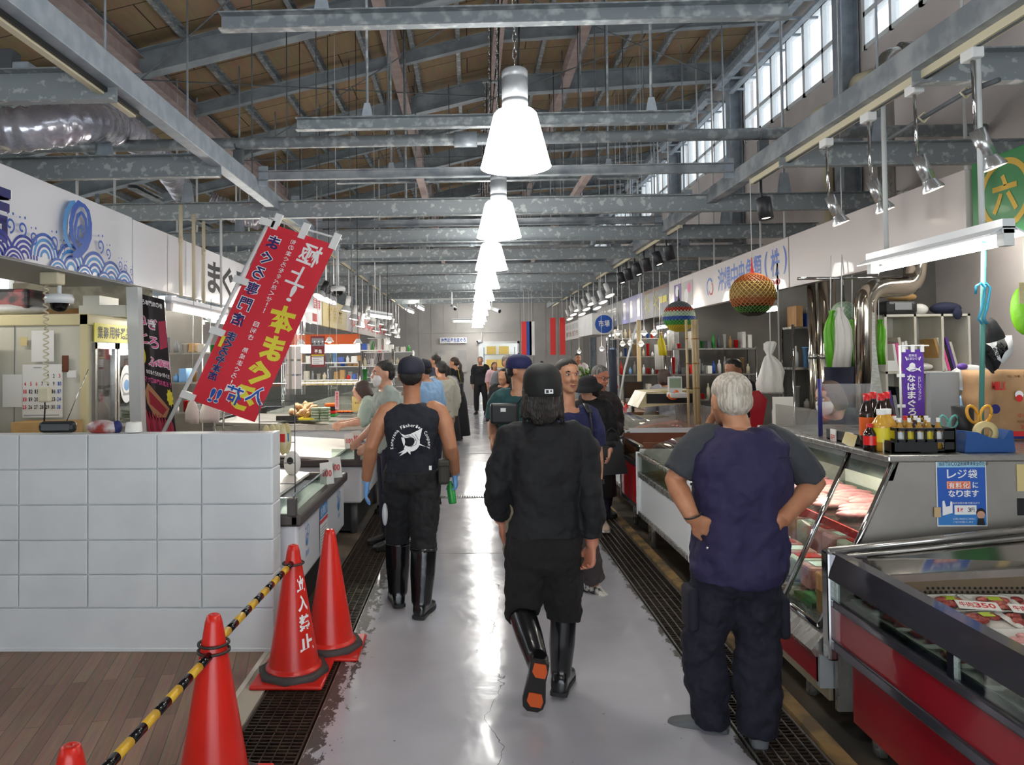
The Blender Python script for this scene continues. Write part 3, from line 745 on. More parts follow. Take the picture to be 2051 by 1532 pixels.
# ================================================================== left sign boards
def board(name, label, x, y0, y1, z0, z1, m, side):
    t = thing(name, label, 'sign board', (x, (y0+y1)/2, z0))
    B().box((x, y0, z0), (x+(-.07 if side < 0 else .07), y1, z1), bev=.004).obj('panel', m, t)
    return t
t = board('shop_sign', 'white shop sign board with blue painted waves over the left counter', -2.9, 2.2, 6.265, 2.363, 2.94, 'sign_white', -1)
A = Art((-2.9, 0, 2.363), Y_, Z_)
def spiral(c, r0, r1, a0, turns, n=26): return [(c[0]+(r0+(r1-r0)*k/n)*math.cos(a0+turns*2*PI*k/n), c[1]+(r0+(r1-r0)*k/n)*math.sin(a0+turns*2*PI*k/n)) for k in range(n+1)]
wave = [(4.45, .0, .17), (4.72, .02, .15), (4.95, .05, .17), (5.28, .0, .2), (5.62, -.01, .2), (5.88, -.03, .18), (6.1, -.06, .16), (4.6, -.04, .12), (5.1, -.06, .13), (5.46, -.06, .13), (5.75, -.08, .13), (6.0, -.1, .12), (6.2, -.08, .1), (4.2, .02, .18), (3.9, .04, .2), (3.6, .02, .18)]
def clipring(c, r0, r1, mi):
    # the part of a ring that stays on the board
    A.l += .0003; n = 24; vs = []; fs = []
    for k in range(n+1):
        a = PI*k/n; q0, q1 = (c[0]+r0*math.cos(a), c[1]+r0*math.sin(a)), (c[0]+r1*math.cos(a), c[1]+r1*math.sin(a))
        vs += [A.p(min(q0[0], 6.255), max(q0[1], .004)), A.p(min(q1[0], 6.255), max(q1[1], .004))]
    A.b._add(vs, [(2*k, 2*k+1, 2*k+3, 2*k+2) for k in range(n)], mi)
for (cy, cz, r) in wave:
    clipring((cy, cz), 0.001, r, 1)
    for k in range(4): clipring((cy, cz), r*(.87-.22*k), r*(1-.22*k), 4 if cy < 4.9 else 0 if k % 2 == 0 else 2)
for (cy, cz, r) in ((4.66, .2, .05), (4.78, .16, .045), (5.02, .17, .05), (5.12, .14, .04), (5.66, .24, .055), (5.78, .2, .045), (5.98, .13, .04), (6.07, .12, .035), (5.22, .25, .03), (6.17, .1, .03), (4.52, .2, .05)):
    A.stroke(spiral((cy, cz), r, r*.25, -PI/2, 1.1, 18), r*.3, 0); A.disc((cy+r*.6, cz+r*1.5), r*.2, 0, 8); A.disc((cy-r*.5, cz+r*1.4), r*.15, 0, 8)
# the tall curling crest
def bp(px, py): p = at(px, py, X=-2.9); return (p.y, p.z-2.363)
for pts, w_, m_ in (([(133, 497), (122, 478), (119, 452), (124, 424), (133, 408), (141, 404)], [.03, .05, .055, .055, .045, .02], 3), ([(126, 470), (129, 440), (137, 420)], [.01, .03, .02], 1),
    ([(146, 500), (135, 478), (132, 448), (138, 420), (148, 407), (158, 412)], [.03, .05, .055, .055, .05, .03], 0), ([(158, 410), (167, 424), (171, 448), (170, 474), (163, 492), (150, 506), (136, 512)], [.03, .05, .06, .065, .07, .075, .04], 0),
    ([(141, 482), (140, 455), (146, 432), (154, 424)], [.02, .035, .035, .02], 0), ([(154, 426), (162, 440), (164, 462), (159, 480), (151, 484), (146, 474), (147, 458), (153, 452), (157, 460), (154, 468)], [.03, .04, .045, .04, .04, .035, .03, .03, .025, .01], 0)):
    A.stroke([bp(*q) for q in pts], w_, m_)
A.obj('wave_painting', ['blue_ink', 'sign_white', 'sky_ink', 'sky_ink', mat('violet_ink', '2a35a0', .4)], t)
A = Art((-2.9, 0, 2.363), Y_, Z_); A.ch('店', 4.38, .27, .42, .43, 1, .045); A.ch('店', 4.38, .275, .4, .41, 0, .035); A.obj('lettering', ['navy_ink', 'white_ink'], t)
t = board('shop_sign', 'plain white sign board panel behind cream pipes beside the wave board', -2.9, 6.285, 7.9, 2.363, 2.93, 'sign_white', -1)
A = Art((-2.9, 0, 2.363), Y_, Z_); 
for y in (7.0, 7.45): A.rect(y, .01, y+.006, .56, 0)
A.obj('seams', ['grey_ink'], t)
t = board('shop_sign', 'white sign board with black lettering partly behind the red flag', -2.9, 7.92, 11.0, 2.363, 2.93, 'sign_white', -1)
A = Art((-2.9, 7.92, 2.363), Y_, Z_); A.line('まぐろや本店', .15, .1, .47, .36, 0, .03); A.obj('lettering', ['ink'], t)
t = board('shop_sign', 'silver reflecting sign board over the left stalls beyond the flag', -2.9, 11.02, 14.4, 2.363, 2.93, 'sign_white', -1)
A = Art((-2.9, 11.02, 2.363), Y_, Z_); A.rect(2.5, .05, 2.9, .2, 0); A.rect(2.6, .3, 3.2, .5, 0); A.line('海産', 2.55, .3, .3, .2, 1); A.rect(1.5, .4, 1.7, .5, 0); A.obj('lettering', ['red_ink', 'white_ink'], t)
mat('yellow_pale', 'd9c58c', .5)
t = board('shop_sign', 'pale yellow sign board over the far left stalls', -2.88, 14.42, 17.2, 2.363, 2.93, 'yellow_pale', -1)
A = Art((-2.88, 14.42, 2.363), Y_, Z_); A.line('鮮魚店', .4, .12, .6, .34, 0, .02); A.obj('lettering', ['gold_ink'], t)
t = board('shop_sign', 'pale sign board with red lettering over the last left stalls', -2.88, 17.22, 26, 2.363, 2.93, 'sign_pink', -1)
A = Art((-2.88, 17.22, 2.363), Y_, Z_); A.line('市場いゆまち鮮魚', .4, .12, .95, .34, 0, .02); A.obj('lettering', ['red_ink'], t)
for i, (px, yy) in enumerate(((362, 7.0), (388, 7.45), (408, 7.85))):
    p = at(px, 500, Y=yy)
    t = thing('hanging_pipe', 'thin cream pipe before the plain white sign board, %s from the wave board' % ORD[i], 'pipe', (p.x, yy, 3.2), 'cream pipes holding the left lamp')
    B().cyl((p.x, yy, 2.32), (p.x, yy, 3.2), .018, n=10).obj('pipe', 'cream', t)
    if i != 1: B().cyl((p.x, yy, 2.84), (p.x, yy, 2.89), .023, n=10).obj('joint', 'cream', t)
tube_lamp(at(337, 617, Y=6.6), at(452, 640, Y=7.9), 'fluorescent lamp behind the red flag under the left sign boards', 3.21, .1, (.91,))
for i, y in enumerate((9.5, 12, 14.5, 17, 19.5)):
    tube_lamp((-3.9, y, 2.25), (-3.9, y+1.2, 2.25), 'fluorescent lamp over the left stall counters, %s beyond the flag' % ORD[i], None, .08, (.2, .8), group='lamps over the left stalls')
    tube_lamp((3.7, y-1, 2.25), (3.7, y+.2, 2.25), 'fluorescent lamp deep inside the right stalls, %s from the front' % ORD[i], None, .08, (.2, .8), group='lamps over the right stalls')
for i, (px, py, yy) in enumerate(((738, 632, 14.0), (825, 597, 20), (835, 615, 19.5), (815, 622, 22))):
    p = at(px, py, Y=yy); tube_lamp(p, p+V((.1 if i else .3, 1.2, 0)), 'fluorescent lamp high over the far left of the aisle, %s from the left' % ORD[i], None, .06, (.5,), group='high lamps on the left')
tube_lamp((-5.4, 5.15, 2.62), (-3.8, 5.15, 2.62), 'added unseen fluorescent lamp inside the left front stall behind the wave board', None, .08)  # hidden lamp, added to brighten the left stall interior
tube_lamp((4.0, 5.0, 2.72), (4.0, 6.2, 2.72), 'added unseen fluorescent lamp inside the right front stall above the cube shelf', None, .08)  # lamp out of sight, added to light the dark cube shelf
tube_lamp((-.6, 25.2, 2.95), (.6, 25.2, 2.95), 'added fluorescent lamp before the far back wall', None, .08)  # extra lamp, added to brighten the back wall
tube_lamp((-4.2, 7.6, 2.7), (-4.2, 8.8, 2.7), 'added unseen fluorescent lamp behind the black lettered sign board', None, .08)  # concealed lamp, added for a brighter stall behind the sign
struct(B().box((-3.6, 2.2, 2.35), (-2.905, 6.26, 2.362)), 'ceiling_soffit', 'grey')
# ================================================================== red flag
mat('flag_red', 'dc273a', .6, bump=.12, bscale=3)
t = thing('banner_flag', 'red vertical banner flag on a white pole leaning over the left stall', 'banner flag', (-2.4, 6.2, 1.25))
FY = 6.2
TL, TR, BL = at(541, 447, Y=FY), at(672, 491, Y=FY), at(380, 800, Y=FY); fw_, fh_ = (TR-TL).length, (TL-BL).length
fx, fy_ = (TR-TL).normalized(), (TL-BL).normalized(); nn = fx.cross(fy_).normalized()
def flagwarp(q, u, v): return q+nn*.012*math.sin(v*5+u*3)*(u/fw_)
b = B(); fo = BL
for side in (0, .0012):
    b.grid(lambda u, v: flagwarp(fo+fx*u*fw_+fy_*v*fh_-nn*side, u*fw_, v*fh_), 8, 24)
b.obj('cloth', 'flag_red', t)
A = Art(fo, fx, fy_, .001, True, flagwarp); W_, H_ = fw_, fh_; sl = H_/1.8
def F(c, u, v, w, h, mi, bold=.02, out=None, rot=0):
    if out is not None: A.ch(c, u*W_, (1-v)*H_, w*sl*1.12, h*sl*1.12, out, bold+.05, rot)
    A.ch(c, u*W_, (1-v)*H_, w*sl, h*sl, mi, bold, rot)
for c, u, v, w, h in (('極', .73, .09, .2, .21), ('上', .70, .212, .19, .19), ('!', .717, .31, .05, .16)): F(c, u, v, w, h, 0, .016, rot=-.05)
for c, u, v, w, h in (('本', .73, .455, .26, .27), ('ま', .78, .61, .2, .24), ('ぐ', .76, .755, .22, .24), ('ろ', .71, .9, .22, .24)): F(c, u, v, w, h, 1, .045, rot=.08)
for c, u, v, w, h in (('入', .86, .865, .17, .17), ('荷', .555, .905, .17, .17), ('!', .36, .935, .045, .13), ('!', .27, .94, .045, .13)): F(c, u, v, w, h, 2, .016, 0)
for i, c in enumerate('まぐろ専門店'): F(c, .16, .09+i*.087, .115, .12, 3, .02, 0)
for i, c in enumerate('まぐろや本店'): F(c, .17, .62+i*.045, .085, .08, 3, .025, 4)
for i, c in enumerate('旬のまぐろを食べ尽くせ!!'): F(c, .43+i*.002, .055+i*.032, .05 if c != '!' else .012, .046, 0, .01)
for i, c in enumerate('目利き 熟成まぐろ!'): F(c, .43+i*.003, .52+i*.036, .05 if c != '!' else .012, .05, 0, .01) if c != ' ' else None
A.rect(.055*W_, (1-.69)*H_, .105*W_, (1-.63)*H_, 1)
A.obj('lettering', ['white_ink', 'yellow_ink', 'blue_ink', 'navy_ink', 'grey_ink'], t)
p0, p1 = at(326, 868, Y=FY+.02), at(543, 436, Y=FY+.02); pd = (p1-p0).normalized()
B().cyl(p0-pd*.8, p1, .017, n=10).obj('pole', 'white_paint', t)
B().cyl(p1+V((.02, 0, -.02)), TR+V((.05, .02, .05)), .009, n=8).obj('top_rod', 'white_paint', t)
for v in (.0, .33, .62, .985):
    q = TL-fy_*v*fh_; B().prism([q-fx*.09-fy_*.03+nn*.012, q+fx*.04-fy_*.03+nn*.012, q+fx*.04+fy_*.03+nn*.012, q-fx*.09+fy_*.03+nn*.012], -nn*.05).obj('tab', 'white', t)
for u in (.08, .5, .97):
    q = TL+fx*u*fw_; B().prism([q-fx*.03-fy_*.04+nn*.012, q+fx*.03-fy_*.04+nn*.012, q+fx*.03+fy_*.1+nn*.012, q-fx*.03+fy_*.1+nn*.012], -nn*.03).obj('tab', 'white', t)
bm_end = V((-2.06, 8.0, 3.27))
B().tube([p1, (p1+bm_end)/2+V((0, 0, -.05)), bm_end], .004, 5).obj('tie_string', 'white', t)
# ================================================================== left front stall
mat('cooler', 'd9d6c8', .45, col2='cdc9b8', scale=1.2); mat('cooler_edge', 'd8cc9f', .5)
t = thing('walk_in_cooler', 'cream walk-in cooler with glass doors behind the white block wall', 'cooler', (-4.5, 6.3, 0))
CXc, CYc, CZ = -3.1, 5.9, 2.09
b = B(); b.box((-6.8, CYc, 0), (CXc, 6.8, CZ-.06)); b.obj('body', 'cooler', t)
b = B(); b.box((-6.8, CYc-.02, CZ-.09), (CXc+.02, 6.82, CZ), bev=.006)
for x in (-6.8, -4.02, CXc-.05): b.box((x, CYc-.02, 0), (x+.06, CYc+.02, CZ))
b.box((CXc-.04, 6.76, 0), (CXc+.03, 6.82, CZ)); b.obj('edge_frame', 'cooler_edge', t)
b = B(); b.box((-3.7, CYc-.008, .1), (-3.695, CYc, 2.0)); b.box((-3.45, CYc-.008, .1), (-3.445, CYc, 2.0)); b.obj('seams', 'grey', t)
mat('dark_inside', '4c4f52', .4, col2='77746e', scale=5)
for k, (y0, y1) in enumerate(((5.97, 6.34), (6.36, 6.74))):
    d = B(); d.box((CXc, y0, .4), (CXc+.03, y0+.035, 1.86)); d.box((CXc, y1-.035, .4), (CXc+.03, y1, 1.86)); d.box((CXc, y0, 1.81), (CXc+.03, y1, 1.86)); d.box((CXc, y0, .4), (CXc+.03, y1, .45))
    dd = d.obj('door', 'cream' if 0 else 'stainless', t)
    B().box((CXc+.008, y0+.03, .44), (CXc+.014, y1-.03, 1.82)).obj('pane', 'glass', dd)
    B().box((CXc+.002, y0+.03, .44), (CXc+.005, y1-.03, 1.82)).obj('inside', 'dark_inside', dd)
    A = Art((CXc+.014, y0, .4), Y_, Z_)
    if k: A.disc((.19, 1.1), .12, 0, 24, .17); A.ring((.19, 1.1), .085, .1, mi=1); A.disc((.19, 1.09), .05, 2, 12); A.rect(.12, 1.0, .26, 1.02, 1); A.obj('round_sticker', ['white_ink', 'grey_ink', 'sky_ink'], dd)
t = thing('yellow_sign', 'yellow notice with black characters over the cooler glass doors', 'sign', (CXc+.02, 6.35, 1.9))
B().box((CXc+.021, 5.96, 1.865), (CXc+.03, 6.7, 2.02)).obj('card', 'yellow_ink', t)
A = Art((CXc+.03, 5.98, 1.865), Y_, Z_); A.line('業務用特選品!', .02, .03, .1, .1, 0, .02); A.obj('lettering', ['ink'], t)
# calendar
def flat_card(name, label, cat, pts, m='paper', th=.004, group=None):
    """a sheet: corners TL, TR, BR, BL"""
    pts = [V(p) for p in pts]; n = (pts[1]-pts[0]).cross(pts[0]-pts[3]).normalized()
    t = thing(name, label, cat, (pts[2]+pts[3])/2, group); B().prism(pts, -n*th).obj('sheet', m, t); return t
def rect_at(px0, py0, px1, py1, Y):
    a, c = at(px0, py0, Y=Y), at(px1, py1, Y=Y); return (V((a.x, Y, a.z)), V((c.x, Y, a.z)), V((c.x, Y, c.z)), V((a.x, Y, c.z)))
Yc = CYc-.03
q = rect_at(45, 730, 125, 836, Yc)
t = flat_card('wall_calendar', 'wall calendar with a month of numbers on the cream cooler', 'calendar', q); cw, chh = (q[1]-q[0]).length, (q[0]-q[3]).length
A = Art(q[3], X_, Z_)
for d in range(1, 32):
    k = d+3; cx_, cy_ = (k % 7+.5)/7*cw, chh*(.78-.145*(k//7)); m_ = 1 if (k % 7 == 0 or d in (3, 5, 6)) else 2 if k % 7 == 6 else 0
    s_ = str(d)
    for j, c in enumerate(s_): A.ch(c, cx_+(j-(len(s_)-1)/2)*cw*.05, cy_, cw*.042*(.6 if c == '1' else 1), chh*.075, m_, .02)
A.rect(.06*cw, .04*chh, .94*cw, .055*chh, 3); A.rect(.3*cw, .93*chh, .5*cw, .945*chh, 3); A.obj('lettering', ['ink', 'red_ink', 'blue_ink', 'grey_ink'], t)
for i, (a, m) in enumerate((((63, 662, 108, 724), 'paper'), ((5, 750, 44, 815), 'paper'), ((40, 675, 54, 692), 'yellow_pale'), ((124, 712, 137, 745), 'brown_ink'), ((134, 742, 153, 756), 'paper'))):
    flat_card(('notice_sheet', 'notice_sheet', 'sticky_note', 'picture_card', 'label_card')[i], ('white typed notice sheet on the cooler above the calendar', 'white notice sheet hanging left of the calendar', 'small yellow-green sticky note on the cooler', 'small brown picture card right of the calendar', 'small white label with blue top right of the calendar')[i], ('notice', 'notice', 'note', 'card', 'label')[i], rect_at(*a, Yc), m)
# coil cord with plug box, dome camera
t = thing('coil_cord_socket', 'beige coiled cord with a socket box hanging before the calendar', 'socket', at(92, 800, Y=5.25))
b = B(); b.tube([at(92, 545+i*1.02, Y=5.25)+V((.016*math.cos(i*.55), .016*math.sin(i*.55), 0)) for i in range(220)], .0055, 5); b.obj('coiled_cord', 'cream', t)
p = at(90, 790, Y=5.25); b = B(); b.cbox(p, (.085, .05, .11), bev=.012); b.obj('socket_box', 'cream', t); B().tube([p+V((0, 0, -.05)), p+V((.0, 0, -.1)), p+V((-.02, .02, -.28))], .006, 6).obj('plug_lead', 'black', t)
p = at(105, 552, Y=5.25); B().box((p.x-.07, 5.2, 2.26), (p.x+.07, 5.3, 2.352), bev=.012).obj('ceiling_box', 'cream', t)
def dome_cam(px, py, Y, label, stem_top, s=1.):
    p = at(px, py, Y=Y); t = thing('dome_camera', label, 'security camera', p)
    B().lathe([(0, .03*s), (.09*s, .03*s), (.1*s, 0), (.095*s, -.035*s), (.0, -.035*s)], p, 20).obj('housing', 'white_gloss', t)
    B().lathe([(.068*s, -.035*s), (.06*s, -.07*s), (.035*s, -.093*s), (0, -.1*s)], p, 18).obj('dome', 'black_gloss', t)
    B().cyl(p+V((0, 0, .03*s)), V((p.x, Y, stem_top or zr(p.x)+.418)), .015, n=8).obj('stem', 'white_gloss', t)
dome_cam(119, 598, 5.3, 'white dome security camera under the wave board', 2.36)
dome_cam(677, 578, 9.6, 'white dome security camera hung right of the red flag', 3.21)
# things on the block wall
t = thing('radio_speaker', 'black portable radio with a raised antenna on the block wall', 'radio', at(116, 868, Y=4.4))
p = V((at(116, 868, Y=4.4).x, 4.4, 1.276)); B().box(p+V((-.11, -.03, 0)), p+V((.11, .03, .07)), bev=.024).obj('body', 'black', t); B().cyl(p+V((.05, 0, .06)), p+V((.16, .05, .38)), .003, n=6).obj('antenna', 'chrome', t)
B().box(p+V((-.085, -.033, .015)), p+V((.085, -.029, .055)), bev=.003).obj('grille', 'grey_dark', t)
t = thing('paper_roll', 'white paper roll standing on the block wall', 'paper roll', (0, 0, 0)); p = at(268, 866, Y=4.41); t.location = (p.x, 4.41, 1.27)
b = B(); b.lathe([(.014, .0), (.048, 0), (.05, .004), (.044, .058), (.04, .06), (.014, .06)], (p.x, 4.41, 1.276), 20); o = b.obj('roll', 'paper', t)
p = at(205, 866, Y=4.42)
one(B().ball((p.x, 4.42, 1.305), (.1, .035, .045), 8).ball((p.x+.05, 4.42, 1.3), (.05, .03, .035), 8), 'snack_bag', mat('bag_red', '9c3a33', .3, col2='c9c0c0', scale=9), 'red and white plastic snack bag lying on the block wall', 'bag')
p = at(233, 860, Y=4.42); one(B().ball((p.x, 4.43, 1.305), (.03, .03, .04), 8), 'cloth_bundle', mat('navy_cloth', '222a63', .7), 'small navy bundle on the block wall beside the red bag', 'bundle')
p = at(8, 850, Y=6.0); t = thing('grey_cabinet', 'grey wooden cupboard edge at the left picture border', 'cupboard', (p.x-.2, 5.6, 0)); B().box((p.x-.5, 5.55, 0), (p.x+.03, 5.75, 1.97), bev=.006).obj('body', mat('cup_tan', 'a79a80', .5), t); B().cbox((p.x-.02, 5.53, 1.2), (.09, .03, .05), bev=.008).obj('latch', 'chrome', t)
b = B(); b.box((at(50, 860, Y=5.8).x, 5.62, 0), (at(160, 860, Y=5.8).x, 5.84, 1.24)); one(b, 'cardboard_box', 'cardboard', 'tall cardboard carton behind the radio under the calendar', 'box')
p = at(25, 615, Y=6.1); t = thing('wrapped_parcel', 'plastic wrapped red and black parcel on top of the cooler', 'parcel', (p.x, 6.2, CZ)); B().box((p.x-.3, 6.05, CZ+.06), (p.x+.16, 6.4, CZ+.23), bev=.03).obj('carton', mat('parcel_red', '8c4a4a', .4, col2='2c2a2c', scale=7, lo=.45, hi=.55), t); B().ball((p.x-.05, 6.2, CZ+.06), (.26, .2, .06), 10).obj('wrap', mat('wrap', 'cfcfcd', .25, bump=.5, bscale=20), t)
b = B(); b.box((at(170, 600, Y=6.4).x, 6.3, CZ), (at(262, 600, Y=6.4).x, 6.75, CZ+.1)); b.box((at(172, 600, Y=6.4).x, 6.35, CZ+.1), (at(205, 600, Y=6.4).x, 6.7, CZ+.19)); one(b, 'foam_box', mat('foam', 'd2d1c8', .6), 'low white foam boxes stored on top of the cooler', 'box')
t = thing('cooler_hood', 'grey dusty hood panel above the cooler under the sign', 'panel', (-3.4, 6.9, 2.3)); B().box((-4.3, 6.83, 2.2), (-3.0, 6.9, 2.45)).obj('panel', mat('dusty', '8f8a78', .7, col2='6f6a5c', scale=8), t); B().box((-4.3, 6.82, 2.16), (-3.0, 6.9, 2.2)).obj('batten', 'wood_pale', t)
t = thing('shop_post', 'white square post holding the sign at the stall corner', 'post', (0, 0, 0))
p0, p1 = at(283, 868, Y=6.3), at(267, 575, Y=6.3); t.location = (p0.x, 6.3, 0); B().prism([(p0.x-.05, 6.27, 0), (p0.x+.05, 6.27, 0), (p1.x+.05, 6.27, p1.z), (p1.x-.05, 6.27, p1.z)], (0, .09, 0)).obj('post', 'white_paint', t)
# hanging black poster
mat('poster_black', '2a2226', .25, coat=.5)
tl, tr, br2, bl2 = at(267, 585, Y=6.42), at(328, 600, Y=6.42), at(352, 866, Y=6.42), at(295, 868, Y=6.42)
t = flat_card('hanging_poster', 'black hanging poster with pink letters and red meat picture by the post', 'poster', (tl, tr, br2, bl2), 'poster_black')
ux = (tr-tl); vy = (tl-bl2); W2, H2 = ux.length, vy.length
A = Art(bl2, ux, vy, .003)
A.line('まぐろ専門店の巻', .02*W2, .93*H2, .115*W2, .035*H2, 1, .02)
for c, u, v, s_ in (('ね', .2, .82, .3), ('ぎ', .55, .8, .28), ('と', .18, .69, .3), ('ろ', .52, .67, .3), ('ふ', .42, .53, .25), ('く', .6, .53, .2), ('寿', .72, .53, .22), ('司', .88, .53, .2)):
    A.ch(c, u*W2, v*H2, s_*W2*1.15, s_*W2*1.3, 1, .05); A.ch(c, u*W2, v*H2, s_*W2, s_*W2*1.15, 0, .02)
A.disc((.12*W2, .56*H2), .1*W2, 2, 16, .06*H2); A.line('特選', .06*W2, .535*H2, .06*W2, .04*H2, 4, .02); A.poly([(.72*W2, .63*H2), (.98*W2, .66*H2), (.99*W2, .85*H2), (.75*W2, .83*H2)], 3)
A.line('旬のまぐろを食べ尽くせ', .18*W2, .435*H2, .07*W2, .03*H2, 1, .02); A.line('マグロ専門店直送!', .1*W2, .375*H2, .1*W2, .035*H2, 0, .01)
A.poly([(.08*W2, .3*H2), (.2*W2, .37*H2), (.85*W2, .22*H2), (.7*W2, .15*H2), (.35*W2, .13*H2), (.12*W2, .22*H2)], 5); A.poly([(.2*W2, .32*H2), (.75*W2, .21*H2), (.6*W2, .16*H2), (.2*W2, .22*H2)], 6)
for k in range(9): A.stroke([((.1+.1*k)*W2, .01*H2), ((.08+.1*k)*W2, .1*H2), ((.06+.1*k)*W2, .17*H2-.004*k)], [.09*W2, .1*W2, .03*W2], 6 if k % 2 else 3)
pts = [(.9*W2+(.12 if k % 2 else .16)*W2*.7*math.cos(k*PI/9), .3*H2+(.05 if k % 2 else .065)*H2*math.sin(k*PI/9)) for k in range(18)]; A.poly(pts, 2); A.col('特価', .9*W2, .335*H2, .09*W2, .035*H2, 7, .02)
A.obj('artwork', ['pink_ink', 'white_ink', 'yellow_ink', mat('meat_pink', 'b23a55', .4), 'ink', mat('meat_tan', 'b5835f', .5), mat('meat_red', '9d1f33', .4), 'orange_ink'], t)
# ================================================================== chest freezers and steel counters (left)
mat('freezer_white', 'dde0e6', .3, coat=.2); mat('bumper', '4a4443', .5); mat('freezer_lid', 'dcd8cf', .35)
def freezer(y0, y1, x0, x1, label, z=.75, stickers=False):
    t = thing('chest_freezer', label, 'freezer', ((x0+x1)/2, (y0+y1)/2, 0))
    B().box((x0, y0+.03, .3), (x1-.015, y1-.03, z-.06), bev=.02).obj('cabinet', 'freezer_white', t)
    b = B(); b.box((x0+.1, y0+.1, .02), (x1-.1, y1-.1, .3)); b.obj('base', 'black', t)
    for (x, y) in ((x1-.1, y0+.12), (x1-.1, y1-.12), (x0+.1, y0+.12), (x0+.1, y1-.12)): B().cyl((x, y, 0), (x, y, .3), .035, n=10).obj('foot', 'grey_dark', t)
    b = B(); hh = .075
    for (a, c) in (((x0-.01, y0, z-hh), (x1, y0+.06, z)), ((x0-.01, y1-.06, z-hh), (x1, y1, z)), ((x1-.06, y0, z-hh), (x1+.012, y1, z)), ((x0-.01, y0, z-hh), (x0+.05, y1, z))): b.box(a, c, bev=.016)
    b.obj('bumper_rail', 'bumper', t)
    B().box((x0+.05, y0+.06, z-.12), (x1-.06, y1-.06, z-.1)).obj('well_floor', 'freezer_lid', t)
    b = B(); b.prism([(x0+.05, y0+.06, z+.06), (x1-.3, y0+.06, z-.015), (x1-.3, y1-.06, z-.015), (x0+.05, y1-.06, z+.06)], (0, 0, .02)); b.obj('lid', 'freezer_lid', t)
    g = B().box((x1-.05, y0+.05, z), (x1-.043, y1-.03, z+.11)).box((x1-.3, y0+.03, z), (x1-.05, y0+.036, z+.1)).obj('glass_guard', 'acrylic', t)
    B().cyl((x1-.046, y0+.04, z+.112), (x1-.046, y1-.03, z+.112), .007, n=6).obj('edge_trim', 'galv', g)
    b = B(); b.box((x1-.075, y0-.002, z-.01), (x1-.02, y0+.055, z+.1), bev=.008); b.obj('corner_post', 'bumper', t)
    if stickers:
        A = Art((x1-.014, y0, .3), Y_, Z_)
        for u, s_ in ((.28, 1), (1.42, 1.3)):
            for k in range(3): A.ring((u+.04*math.sin(k*2), .24+.05*k), .03*s_, .036*s_, mi=0)
            A.disc((u, .22), .025*s_, 0, 10); A.line('海鮮', u-.05, .13, .05, .04, 0)
        A.rect(.68, .05, .95, .36, 1); A.rect(.68, .27, .95, .36, 2); A.rect(.68, .235, .95, .262, 3); A.line('お願い', .7, .285, .075, .06, 1)
        for k in range(7): A.rect(.7, .2-.02*k, .92-.02*(k % 3), .206-.02*k, 4)
        A.obj('stickers', ['sky_ink', 'white_ink', 'sky_ink', 'red_ink', 'grey_ink'], t)
    return t
freezer(4.52, 6.25, -2.1, -1.06, 'white chest freezer with dark bumper rail just past the block wall', stickers=True)
freezer(7.15, 8.9, -2.6, -1.06, 'white chest freezer with dark rim beside the man in the sleeveless shirt', .73)
for i, (px, py, yy) in enumerate(((655, 945, 5.6), (672, 938, 5.9), (700, 895, 8.0), (715, 890, 8.3))):
    p = at(px, py, Y=yy); z0 = .75 if i < 2 else .73
    t = thing('price_card', ('white price card clipped on the near freezer glass', 'folded white price card beside the clipped one on the near freezer', 'pinkish price card on the second freezer', 'small leaning price card at the second freezer corner')[i], 'price card', (p.x, yy, z0))
    B().prism([(p.x-.05, yy, z0), (p.x+.05, yy+.03, z0+.005), (p.x+.03, yy+.04, z0+.17), (p.x-.06, yy+.02, z0+.16)], (0, .002, 0)).obj('card', 'paper', t); A = Art((p.x-.045, yy-.001, z0+.04), V((.1, .03, 0)), Z_); A.line('100', .005, .02, .025, .05, 0, .02); A.obj('price', ['red_ink'], t)
def steel_counter(x0, x1, y0, y1, z, label, slope=.0):
    t = thing('steel_counter', label, 'steel counter', ((x0+x1)/2, (y0+y1)/2, 0))
    b = B(); b.prism([(x0, y0, z+slope), (x1, y0, z), (x1, y1, z), (x0, y1, z+slope)], (0, 0, -.03)); b.obj('top', 'stainless_dull', t)
    b = B(); b.box((x1-.01, y0, z-.02), (x1+.012, y1, z+.035)); b.box((x0, y0-.008, z-.03), (x1, y0+.008, z+.03)); b.obj('rim', 'stainless', t)
    B().box((x0, y0+.03, .35), (x1-.04, y1-.03, z-.035)).obj('cabinet', 'white_gloss', t)
    for (x, y) in ((x1-.1, y0+.1), (x1-.1, y1-.1), (x0+.1, y0+.1), (x0+.1, y1-.1)): B().cyl((x, y, 0), (x, y, .36), .025, n=8).obj('leg', 'stainless', t)
    return t
steel_counter(-3.2, -1.1, 9.1, 10.6, .86, 'wide steel fish counter beyond the white freezers on the left', .08)
steel_counter(-3.0, -1.1, 10.8, 12.8, .86, 'steel fish counter under the three cardboard boxes', .08)
steel_counter(-3.0, -1.15, 13.0, 16.0, .9, 'steel fish counter in the left row behind the shoppers')
steel_counter(-3.0, -1.15, 16.4, 20.5, .9, 'last long steel counter in the left row')
